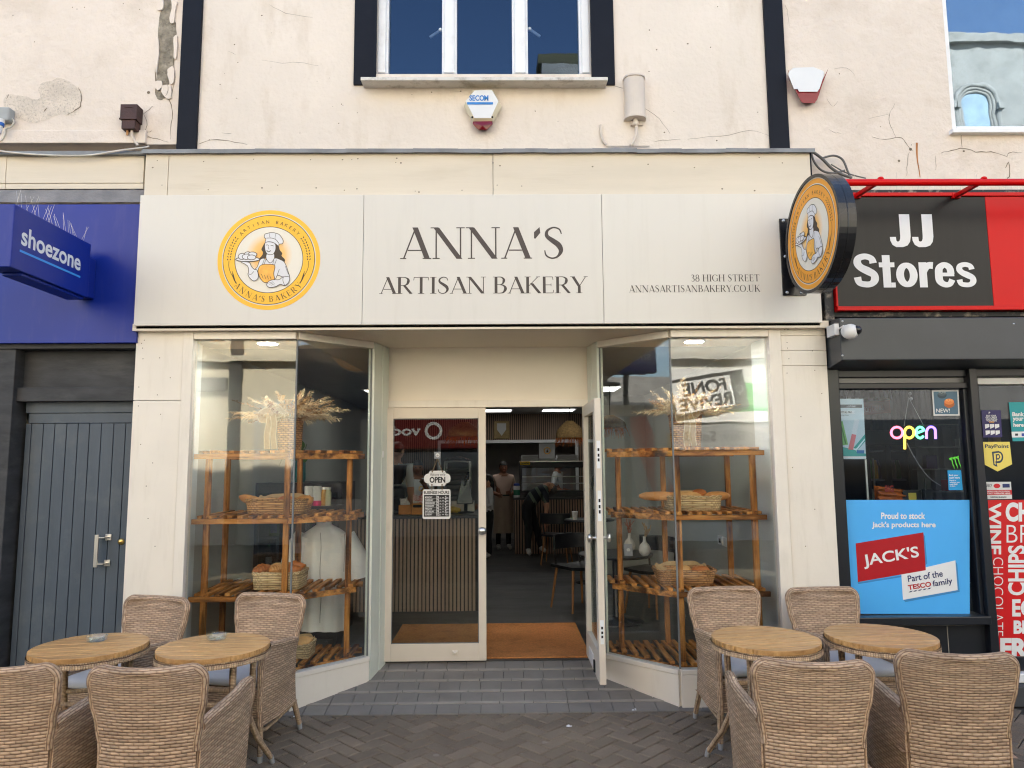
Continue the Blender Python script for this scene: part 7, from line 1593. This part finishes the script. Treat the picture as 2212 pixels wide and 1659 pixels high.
def logo(rt, J, f, up, s_, hc):
    c = Vector(J['chest'])+f*.148+s_*.05-Vector((0, 0, .02)); mb = MB()
    for i in range(20):
        a, b = 2*pi*i/20, 2*pi*(i+1)/20; mb.add([c+(s_*cos(e)+Vector((0, 0, sin(e))))*q+f*.004 for q, e in ((.028, a), (.040, a), (.040, b), (.028, b))], [(0, 1, 2, 3)])
    mb.build('shirt_emblem', m_yel, rt)
person('person with dark hair in emblem printed white T-shirt, hand raised, behind the bar', stand(x, 10.4, radians(-80), 1.62, arms='face'), dict(RAD), [m_skin2, m_tee, m_trs, m_shoe], regs(1, 2, 3, 0), 0, (m_hair, 'bun'), logo, (.15, -1, 0), loc=(x, 10.4, ZI))
x = at(1060, 1100, 12.0).x
R2 = dict(RAD); 
person('small person in loose white shirt and black trousers beside the door edge', stand(x-.03, 12.0, radians(190), 1.36, arms='bent'), {k: (tuple(q*.84 for q in v) if isinstance(v, tuple) else v*.86) for k, v in RAD.items()}, [m_skin, m_tee, m_trs, m_shoe], regs(1, 2, 3, 0, 'long'), 0, (m_hair, 'long'), face=(-1, -.2, 0), loc=(x, 12.0, ZI))
x = at(1087, 1060, 13.1).x
def apron(rt, J, f, up, s_, hc):
    mb = MB(); c = Vector((J['pel'].x, J['pel'].y, 0)); mb.grid(lambda u, v: c+s_*(u-.5)*.36*(1+.15*(1-v))+f*(.135+.02*cos((u-.5)*6)+.012*sin(u*20)*(1-v))+Vector((0, 0, ZI+.32+.66*v)), 16, 10); mb.tube([c+s_*.15*cos(a)+f*.125*sin(a)+Vector((0, 0, ZI+.99)) for a in [2*pi*i/24 for i in range(25)]], .014, 5, 1, False); mb.build('apron', [m_apr, m_blk], rt)
person('person in blush shirt and long beige apron standing beside the far counter', stand(x, 13.1, radians(-80), 1.60, arms='bent'), dict(RAD), [m_skin2, m_pink, m_trs, m_shoe], regs(1, 2, 3, 0), 0, (m_hair, 'bun'), apron, (.2, -1, 0), loc=(x, 13.1, ZI))
x = at(1215, 1030, 13.7).x
person('person with dark hair in a white shirt seen through the glass of the hot cabinet', stand(x-.1, 13.7, radians(-20), 1.64, arms='bent'), dict(RAD), [m_skin2, m_tee, m_trs, m_shoe], regs(1, 2, 3, 0), 0, (m_hair, 'short'), face=(1, -.3, 0), loc=(x, 13.7, ZI))
# bending customer
Yp = 11.7
def bp(px, py, dy=0): v = at(px, py, Yp); return (v.x, Yp+dy, v.z)
hip = bp(1138, 1092); J = dict(pel=bp(1140, 1088), spine=bp(1150, 1072), chest=bp(1168, 1056), neck=bp(1180, 1049), head0=bp(1185, 1049), head1=bp(1194, 1058), shL=bp(1176, 1060, -.14), shR=bp(1172, 1058, .15), elL=bp(1180, 1092, -.16), elR=bp(1180, 1090, .15), wrL=bp(1176, 1128, -.15), wrR=bp(1182, 1118, .10),
         hiL=bp(1136, 1098, -.09), hiR=bp(1144, 1098, .10), knL=bp(1142, 1145, -.10), knR=bp(1160, 1143, .12), anL=bp(1140, 1186, -.10), anR=bp(1168, 1184, .08), toL=bp(1144, 1195, -.22), toR=bp(1180, 1192, .02))
RB = dict(RAD); RB.update(pel=(.155, .13), spine=(.145, .125), chest=(.155, .13))
def cap(rt, J, f, up, s_, hc):
    mb = MB(); m3 = Matrix((s_, f, up)).transposed(); mb.grid(lambda u, v: hc+up*.02+s_*(.084*sin(v*pi*.5)*cos(2*pi*u))+f*(.10*sin(v*pi*.5)*sin(2*pi*u))+up*(.09*cos(v*pi*.5)), 24, 8); mb.ball(hc+f*.12+up*.02, (.06, .05, .008), 12, 5, 0, m3); mb.build('flat_cap', mat('grey_tweed_cap', (.12, .115, .105), .95, .2, 30), rt)
m_str = stripes('striped_jersey', (.015, .02, .03), S(92, 104, 90), 52)
person('person in a dark striped jersey, flat cap and pale trainers bending over a chair', J, RB, [m_skin, m_str, m_trs, m_shoe], regs(1, 2, 3, 0), 0, (m_hairb, 'short'), cap, (.75, -.2, -.7), loc=(hip[0], Yp, ZI))
# ------------------------------------------------------------------ posters, stickers and goods of the store
ZP = 740/2212*.576
def zx(x): return 1785.6+x*ZP
def zya(y): return 806.4+y*ZP
def zyb(y): return 1094.4+y*ZP
def poster(name, label, cat, YY, m_bg, polys, group=None, thick=.002, extra=None):
    """polys in picture pixels on the plane y = YY, first one is the sheet"""
    Pd = lambda u, v, l: tuple(Vector((at(u, -v, YY).x, YY-l, at(u, -v, YY).z)))
    sheet = [(x, -y) for x, y in polys[0]]; mb = MB(); pts = [Pd(u, v, 0) for u, v in sheet]; mb.prism(pts, (0, thick, 0), 0)
    mats = [m_bg]; lay = .0006
    for col, poly in polys[1:]:
        if col not in mats: mats.append(col)
        mb.flat([(x, -y) for x, y in poly], Pd, lay, mats.index(col)); lay += .0003
    if extra:
        for it in extra:
            col = it[0]
            if col not in mats: mats.append(col)
            it[1](mb, Pd, lay, mats.index(col)); lay += .0003
    o = mb.build(name, mats); recentre(o); tag(o, label, cat, group); return o
def T(s, x0, x1, y0, y1, bold=0, rot=0, shear=0):
    def f(mb, Pd, lay, m):
        if rot == 0: text(mb, s, Pd, x0, x1, -y1, -y0, lay, m, bold, shear)
        else:
            c, s_ = cos(rot), sin(rot); cx_, cy_ = (x0+x1)/2, -(y0+y1)/2; w_, h = (x1-x0)/2, (y1-y0)/2
            text(mb, s, lambda u, v, l: Pd(cx_+u*c-v*s_, cy_+u*s_+v*c, l), -w_, w_, -h, h, lay, m, bold, shear)
    return f
cm = {}
def C(r, g, b):
    k = (r, g, b)
    if k not in cm: cm[k] = mat('print_%d' % len(cm), S(r, g, b), .4, .03, 4)
    return cm[k]
W_ = m_wht
za = lambda pts: [(zx(x), zya(y)) for x, y in pts]
zb2 = lambda pts: [(zx(x), zyb(y)) for x, y in pts]
YS = YG-.003
sk_ = C(78, 176, 246)
red_c, blk_c, navy_c = C(176, 8, 26), C(28, 34, 44), C(30, 40, 96)
th = math.atan2(124, 758)
tx_ = lambda s, x0, x1, y0, y1, b=0, r=0, sh=0: T(s, zx(x0), zx(x1), zyb(y0), zyb(y1), b, r, sh)
blue = poster('window_poster', 'large blue poster with a tilted red card and a white card in the store window', 'poster', YS, sk_,
    [[(1825, 1080), (2094.5, 1080), (2094.5, 1200), (2095, 1326), (1826, 1326)],
     (C(58, 134, 196), zb2([(345, 850), (358, 868), (840, 790), (850, 770)])), (C(58, 134, 196), zb2([(1080, 300), (1100, 330), (1128, 640), (1108, 655)])), (C(58, 134, 196), zb2([(860, 1045), (880, 1070), (1490, 955), (1468, 935)])), (C(58, 134, 196), zb2([(1442, 610), (1462, 640), (1490, 955), (1468, 935)])),
     (W_, zb2([(835, 745), (1442, 602), (1468, 935), (855, 1045)])), (red_c, zb2([(325, 412), (1083, 288), (1110, 712), (350, 845)]))],
    extra=[(W_, tx_('Proud to stock', 608, 1105, 66, 140, .03)), (W_, tx_("Jack's products here", 505, 1220, 168, 250, .03)), (W_, tx_("JACK'S", 405, 1035, 486, 652, .02, th)),
           (navy_c, tx_('Part of the', 905, 1300, 740, 815, .015, th)), (red_c, tx_('TESCO', 908, 1170, 858, 915, .03, th)), (navy_c, tx_('family', 1185, 1408, 812, 898, .015, th))]
          + [(navy_c, (lambda k: lambda mb, Pd, lay, m: mb.flat([(x, -y) for x, y in zb2([(915+k*52, 962-k*9), (945+k*52, 957-k*9), (962+k*52, 942-k*9), (932+k*52, 947-k*9)])], Pd, lay, m))(k)) for k in range(5)])
tube = lambda a, b, w_: [(a[0]-w_, a[1]), (a[0]+w_, a[1]), (b[0]+w_, b[1]), (b[0]-w_, b[1])]
poster('vape_poster', 'tall pale poster of green and pink tubes at left of the store window', 'poster', YG+.02, C(196, 214, 222),
    [za([(118, 285), (412, 285), (442, 962), (160, 962)]), (C(34, 44, 56), za([(120, 350), (398, 350), (398, 388), (120, 388)])), (C(225, 232, 236), za([(124, 418), (326, 418), (300, 436), (320, 455), (126, 455)])), (C(60, 160, 150), za([(150, 820), (290, 850), (430, 680), (434, 760), (330, 880), (438, 900), (440, 930), (160, 930)])), (C(210, 232, 236), za([(240, 830), (330, 845), (425, 730), (427, 750), (335, 868)])),
     (C(120, 176, 96), za([(145, 540), (178, 536), (240, 800), (180, 806)])), (C(70, 120, 60), za([(160, 600), (172, 598), (222, 790), (205, 792)])), (C(214, 220, 226), za([(312, 512), (366, 520), (330, 690), (276, 680)])), (C(214, 120, 124), za([(280, 680), (330, 690), (295, 860), (240, 852)])), (C(40, 110, 170), za([(336, 862), (420, 862), (420, 898), (336, 898)])), (W_, za([(160, 932), (440, 932), (441, 955), (161, 955)]))],
    extra=[(W_, T('LOST MARY', zx(224), zx(330), zya(362), zya(380))), (blk_c, T('CRYSTAL', zx(126), zx(226), zya(424), zya(448), .02)), (blk_c, T('PRO', zx(236), zx(282), zya(426), zya(446), .02)), (blk_c, T('Crystal Clear', zx(145), zx(245), zya(464), zya(480)))])
circ = lambda cx_, cy_, rx, ry: [(cx_+rx*cos(a), cy_+ry*sin(a)) for a in [2*pi*i/20 for i in range(20)]]
poster('vape_notice', 'white bordered grey blue notice reading NEW! with an orange puck in the store window', 'poster', YG-.002, C(206, 208, 210),
    [za([(1180, 190), (1478, 186), (1492, 474), (1200, 476)]), (C(70, 104, 128), za([(1197, 205), (1464, 202), (1474, 458), (1214, 458)])), (C(44, 66, 82), za(circ(1293, 245, 52, 38))), (C(70, 88, 100), za(circ(1293, 232, 44, 20))), (C(176, 92, 36), za(circ(1374, 345, 58, 42))), (C(222, 130, 60), za(circ(1372, 318, 54, 34)))],
    extra=[(W_, T('NEW!', zx(1226), zx(1380), zya(396), zya(440))), (C(250, 190, 130), T('FUMI', zx(1336), zx(1408), zya(292), zya(316))), (C(170, 180, 186), T('FUMI', zx(1256), zx(1330), zya(208), zya(226)))])
poster('cash_sticker', 'small bright blue sticker about cash on the right side of the store glass', 'sticker', YG-.002, C(20, 150, 210), [za([(1355, 1088), (1508, 1086), (1526, 1310), (1370, 1310)])],
    extra=[(W_, T(s, zx(a), zx(b), zya(c), zya(d), .02)) for s, a, b, c, d in (('Bank your', 1372, 1478, 1132, 1156), ('cash here', 1374, 1492, 1160, 1180), ('Deposit or', 1376, 1452, 1192, 1210), ('withdraw your', 1378, 1492, 1214, 1232), ('cash FREE', 1378, 1466, 1236, 1252), ('in store', 1380, 1440, 1256, 1270))])
cl_ = []
for k in range(3):
    x = 1372+k*36; yv = 955-k*8; cl_.append([(x, yv), (x+36, yv-16), (x+34, yv+4), (x+46, yv+60), (x+58, yv+90), (x+64, yv+126+k*4), (x+54, yv+100), (x+40, yv+74), (x+26, yv+20), (x+4, yv+14)])
g_ = C(96, 220, 60); Pm = lambda u, v, l: tuple(Vector((at(u, -v, YG-.002).x, YG-.002-l, at(u, -v, YG-.002).z))); mb = MB()
for pl_ in cl_: mb.prism([Pm(x, -y, 0) for x, y in za(pl_)], (0, -.001, 0), 0)
tag(recentre(mb.build('claw_sticker', g_)), 'bright green three slash claw mark sticker on the store glass', 'sticker')
# neon sign
ne = root('neon_sign', 'hanging neon sign spelling open in pink, yellow, green and violet', 'neon sign', (at(1972, 934, YG+.12).x, YG+.12, at(1972, 972, YG+.12).z))
YN = YG+.10
def npts(pts): return [at(zx(x), zya(y), YN) for x, y in pts]
arc = lambda cx_, cy_, rx, ry, a0, a1, n=20: [(cx_+rx*cos(radians(a0+(a1-a0)*i/n)), cy_-ry*sin(radians(a0+(a1-a0)*i/n))) for i in range(n+1)]
for nm, col, P in (('pink', S(255, 100, 120), arc(788, 664, 64, 62, 0, 360)), ('yellow', S(255, 200, 60), [(876, 850)]+arc(926, 664, 52, 62, 180, -150)), ('green', S(90, 240, 160), [(1006, 672), (1088, 640)]+arc(1048, 664, 46, 62, 30, 320)), ('violet', S(140, 100, 250), [(1120, 735), (1120, 640)]+arc(1172, 650, 48, 50, 170, 10)+[(1222, 735)])):
    mb = MB(); mb.tube(npts(P), .009, 8); mb.build('letter_tube', emit('neon_'+nm, col, 1.1), ne)
mb = MB(); a, b, c = npts([(920, 270), (868, 590), (1090, 590)]); mb.tube([a, b], .002, 4); mb.tube([a, c], .002, 4); mb.tube(npts(smoothpts([(900, 780), (960, 900), (1060, 1060), (1160, 1180), (1280, 1260)], 4)), .003, 5)
for x, y in ((935, 228), (948, 286)): p = at(zx(x), zya(y), YG+.03); mb.ball((p.x, YG+.03, p.z), .012)
mb.build('cord', mat('clear_wire', (.3, .3, .32), .3), ne)
# hanging drinks sign, striped lampshade, shelves, goods
o = poster('drinks_sign', 'dark red hanging sign reading SOFT DRINKS inside the store', 'sign', 6.6, C(126, 38, 50), [za([(380, 322), (708, 292), (718, 440), (390, 475)])], extra=[(C(196, 170, 176), T('SOFT DRINKS', zx(416), zx(638), zya(366), zya(424), .01, radians(9)))], thick=.01)
sl_ = root('striped_lampshade', 'black and white striped dome lampshade hanging inside the store', 'lampshade', (at(zx(475), zya(300), 6.4).x, 6.4, at(zx(475), zya(300), 6.4).z)); p = at(zx(475), zya(298), 6.4); mb = MB()
for k in range(28): mb.grid(lambda u, v: Vector((p.x+.19*cos((k+u)*2*pi/28)*sin(pi*.5*max(v, .02)), 6.4+.19*sin((k+u)*2*pi/28)*sin(pi*.5*max(v, .02)), p.z+.20*cos(pi*.5*v))), 2, 8, None, k % 2)
mb.build('shade', [m_wht, m_blk], sl_); mb = MB(); mb.tube([(p.x, 6.4, p.z+.2), (p.x, 6.4, 2.6)], .006, 5); mb.build('cord', m_black, sl_)
fg = root('drinks_fridge', 'tall dark glass fronted drinks fridge at the back of the store', 'fridge', (at(zx(700), zya(1000), 7.6).x, 7.8, .12)); l, r, k, t = rect(zx(440), zya(640), zx(960), zya(1400), 7.6)
m_dk = mat('fridge_dark', (.02, .022, .03), .4, .2, 3); mb = MB(); mb.box(l, r, 7.6, 8.2, t-.16, t); mb.box(l, l+.05, 7.6, 8.2, .12, t-.16); mb.box(r-.05, r, 7.6, 8.2, .12, t-.16); mb.box((l+r)/2-.03, (l+r)/2+.03, 7.6, 8.2, .12, t-.16); mb.box(l, r, 8.15, 8.2, .12, t-.16)
mb.build('fridge_body', m_dk, fg, .004); mb = MB()
for q in range(5): mb.box(l+.05, r-.05, 7.64, 8.1, .55+q*.31, .57+q*.31)
mb.build('shelf', mat('fridge_shelf', (.22, .23, .25), .3), fg)
mb = MB(); mb.box(l+.06, l+.075, 7.57, 7.59, .6, t-.3); mb.build('handle', m_metal, fg)
goods = [C(150, 40, 40), C(40, 70, 120), C(150, 150, 140), C(60, 110, 60), C(170, 120, 40), C(60, 30, 80)]
for q in range(4):
    for i in range(14):
        x = l+.09+i*(r-l-.18)/13
        if abs(x-(l+r)/2) < .05: continue
        mb = MB(); mb.lathe([(.028, 0), (.03, .01), (.03, .13), (.018, .17), (.014, .20), (0, .20)], (x, 7.72, .571+q*.31), 10)
        tag(recentre(mb.build('drink_bottle', goods[(i//2+q) % 6])), 'upright drinks bottle on a shelf of the store fridge', 'bottle', 'bottles in the store fridge')
ws = root('wall_shelving', 'grey wall shelving with small goods at the right inside the store', 'shelving', (at(zx(1270), zya(1000), 7.0).x, 7.0, .12)); l, r, k, t = rect(zx(1085), zya(560), zx(1600), zya(1420), 7.0)
mb = MB(); mb.box(l, r, 7.2, 7.24, .12, t); 
for x in (l, l+(r-l)*.40, l+(r-l)*.62, r-.03): mb.box(x, x+.03, 7.12, 7.2, .12, t)
mb.build('back_panel', mat('shelving_grey', (.13, .125, .125), .5, .1, 3), ws); mb = MB()
for q in range(8): mb.box(l, r, 7.0, 7.2, .5+q*.22, .512+q*.22)
mb.build('shelf', mat('shelf_pale', (.22, .21, .20), .4), ws)
for q in range(7):
    for i in range(5):
        if random.random() < .25: continue
        x = l+.05+i*.17; h = random.uniform(.07, .15); mb = MB(); mb.box(x, x+random.uniform(.06, .11), 7.03, 7.1, .5125+q*.22, .5125+q*.22+h)
        tag(recentre(mb.build('goods_box', random.choice(goods), None, .004)), 'small coloured carton on the grey shelving inside the store', 'carton', 'cartons on the store shelving')
p = at(zx(730), zya(1400), 5.6); ldg = MB(); ldg.box(XJ+.06, pm0-.02, YG+.10, 5.9, zk[3]-.04, at(1950, 1082, YG+.1).z-.03); tag(recentre(ldg.build('window_ledge', m_dk)), 'dark display ledge inside the store window behind the blue poster', 'ledge')
zL = at(1950, 1082, YG+.1).z-.0295
a, b = at(zx(585), zya(1400), 5.5), at(zx(890), zya(1230), 5.5)
mb = MB(); mb.grid(lambda u, v: Vector((a.x+(b.x-a.x)*u, 5.5-.05*sin(pi*u)*sin(pi*v)+.02*sin(v*20), zL+(b.z-a.z+.02)*v*(1-.25*u))), 16, 12, None, 0); mb.grid(lambda u, v: Vector((a.x+(b.x-a.x)*u, 5.56+.03*sin(pi*u), zL+(b.z-a.z+.02)*v*(1-.25*u))), 16, 6, None, 0, True, True); text(mb, 'BIG', lambda u, v, q: (u, 5.44-q, v), a.x+.02, a.x+(b.x-a.x)*.40, zL+.09, zL+.14, .002, 1, .03)
tag(recentre(mb.build('snack_bag', [mat('orange_foil', S(170, 90, 30), .25, .3, 18), mat('bag_red', S(150, 40, 26), .5)])), 'crinkled orange bag lettered BIG on the dark store window ledge', 'snack bag')
hr_ = root('handheld_radio', 'black handheld radio with a stub aerial on the store window ledge', 'radio', (at(zx(1130), zya(1400), 5.45).x, 5.45, zL)); p = at(zx(1130), zya(1300), 5.45); mb = MB(); mb.box(p.x-.035, p.x+.035, 5.43, 5.47, zL, zL+.11); mb.build('radio_body', m_blk, hr_, .006); mb = MB(); mb.tube([(p.x-.012, 5.45, zL+.11), (p.x-.012, 5.45, zL+.20)], [.007, .005], 8); mb.build('aerial', m_blk, hr_)
cdl = MB(); p = at(zx(975), zya(1340), 5.45); cdl.box(p.x-.07, p.x+.07, 5.47, 5.49, zL, zL+.10, 0); cdl.prism([(p.x-.03, 5.469, zL+.03), (p.x, 5.469, zL+.015), (p.x+.03, 5.469, zL+.03), (p.x+.03, 5.469, zL+.08), (p.x-.03, 5.469, zL+.08)], (0, -.001, 0), 1); tag(recentre(cdl.build('payment_box', [m_blk, C(190, 170, 60)])), 'black box with a small yellow shield on the store window ledge', 'box')
st_ = MB(); a, b = at(zx(460), zya(1410), 5.35), at(zx(455), zya(965), 5.35); st_.obox((a.x, 5.35, zL), (a.x, 5.35, b.z), .014, .014, 0, (0, 1, 0)); st_.box(a.x-.03, a.x+.03, 5.33, 5.37, zL, zL+.005); tag(recentre(st_.build('display_stand', m_metal)), 'thin upright metal rod stand on the store window ledge below the vape poster', 'stand')
# door stickers
YS2 = YG+.017
gp = C(38, 30, 92)
poster('voucher_sticker', 'purple sticker about gift cards and vouchers on the store door glass', 'sticker', YS2, gp, [za([(1735, 415), (1950, 412), (1970, 716), (1756, 720)])]+[(W_, za([(1774+k*55+r_*6, 570+r_*72), (1822+k*55+r_*6, 568+r_*72), (1824+k*55+r_*6, 602+r_*72), (1778+k*55+r_*6, 622+r_*72)])) for k in range(3) for r_ in range(2)],
    extra=[(W_, T(s, zx(a), zx(b), zya(c), zya(d), .02)) for s, a, b, c, d in (('BUY YOUR', 1788, 1898, 466, 484), ('GIFT CARDS', 1780, 1906, 486, 504), ('AND DIGITAL', 1782, 1912, 506, 522), ('VOUCHERS', 1788, 1904, 524, 540), ('P', 1814, 1830, 432, 456))]+[(C(240, 170, 40), T('HERE', zx(1820), zx(1876), zya(540), zya(555), .02))])
poster('bank_sticker', 'teal sticker reading Bank your here at the right edge of the store door', 'sticker', YS2, C(20, 150, 158), [za([(2042, 325), (2420, 318), (2440, 755), (2086, 762)]), (W_, za([(2072, 655), (2440, 648), (2440, 712), (2078, 720)])), (C(40, 40, 50), za([(2112, 675), (2145, 675), (2145, 700), (2112, 700)])), (C(40, 70, 160), za([(2185, 672), (2215, 672), (2215, 704), (2185, 704)]))],
    extra=[(W_, T('Bank', zx(2080), zx(2212), zya(434), zya(482), .035)), (W_, T('your', zx(2084), zx(2206), zya(496), zya(548), .035)), (W_, T('here', zx(2092), zx(2208), zya(556), zya(600), .035))])
pn_ = C(26, 56, 82)
poster('payment_sticker', 'yellow pentagon sticker with a large dark letter P on the store door', 'sticker', YS2, C(236, 214, 104), [za([(1750, 770), (2052, 768), (2080, 1020), (1918, 1100), (1772, 1024)]), (pn_, za([(1852, 880), (1930, 870)]+[(1930+50*cos(a), 940-66*sin(a)) for a in [pi/2-pi*i/12 for i in range(13)]]+[(1905, 1006), (1915, 1050), (1870, 1030)])), (C(236, 214, 104), za([(1872, 898), (1930, 890)]+[(1930+32*cos(a), 938-46*sin(a)) for a in [pi/2-pi*i/12 for i in range(13)]]+[(1890, 988), (1896, 1024), (1882, 1018)])), (pn_, za([(1895, 908), (1932, 904), (1948, 938), (1930, 966), (1905, 968), (1908, 1000), (1898, 998)])), (C(236, 214, 104), za([(1908, 922), (1928, 920), (1934, 938), (1926, 950), (1910, 952)]))],
    extra=[(pn_, T('PayPoint', zx(1774), zx(2040), zya(796), zya(850), .02))])
poster('policy_sticker', 'white and red policy sticker just above the red poster on the store door', 'sticker', YS2, C(216, 216, 214), [za([(1765, 1218), (2066, 1216), (2080, 1408), (1780, 1412)]), (C(196, 30, 36), za([(1774, 1308), (2074, 1306), (2078, 1360), (1778, 1364)])), (C(210, 30, 40), za(circ(1908, 1262, 38, 26))), (C(30, 44, 100), za([(1970, 1240), (2050, 1238), (2052, 1280), (1972, 1282)]))],
    extra=[(blk_c, T('NABCP', zx(1780), zx(1852), zya(1242), zya(1276))), (W_, T('RADIO LINK EXCLUSION', zx(1792), zx(2048), zya(1316), zya(1332), .02)), (W_, T('POLICY OPERATES HERE!', zx(1790), zx(2056), zya(1338), zya(1354), .02)), (blk_c, T('WESTON BUSINESS', zx(1832), zx(2014), zya(1380), zya(1396), .02))])
rp = C(208, 12, 20)
def R90(s, x, y0, y1, wd, bold, sg):                      # upright run of letters turned on their side
    def f(mb, Pd, lay, m): text(mb, s, lambda u, v, l: Pd(x+sg*v, -(y0+y1)/2-sg*u, l), -(y1-y0)/2, (y1-y0)/2, -wd/2, wd/2, lay, m, bold)
    return f
poster('word_poster', 'red poster of white grocery words in mixed lettering on the store door', 'poster', YS2, rp, [[(2130, 1080), (2330, 1079), (2340, 1430), (2155, 1434)]],
    extra=[(W_, R90('WINE', 2149, 1086, 1198, 27, .03, 1)), (W_, R90('CHOCOLATE', 2156, 1204, 1374, 22, -.012, 1)), (W_, T('CH', 2172, 2226, 1085, 1127, .05)), (W_, T('BR', 2174, 2230, 1134, 1172, -.01)), (W_, R90('CHIPS', 2196, 1178, 1286, 38, .03, -1)), (W_, T('EGGS', 2186, 2280, 1294, 1332, .04)), (W_, T('BREAD', 2189, 2290, 1340, 1369, .05)), (W_, T('FRUIT', 2160, 2300, 1378, 1424, .05))])
# scraps of paper on the paving
for i, (x, y) in enumerate(((1370, 1535), (640, 1549), (1229, 1570))):
    p = on(x, y, .004); mb = MB(); mb.grid(lambda u, v: Vector((p.x+(u-.5)*.035, p.y+(v-.5)*.024, .005+.006*sin(u*6+i)*sin(v*5)+.004)), 6, 5); tag(recentre(mb.build('paper_scrap', m_wht)), ('white paper scrap at the right foot of the tiled ramp', 'white paper scrap beside the left window corner', 'tiny white scrap on the paving in front of the ramp')[i], 'litter', 'paper scraps on the paving')
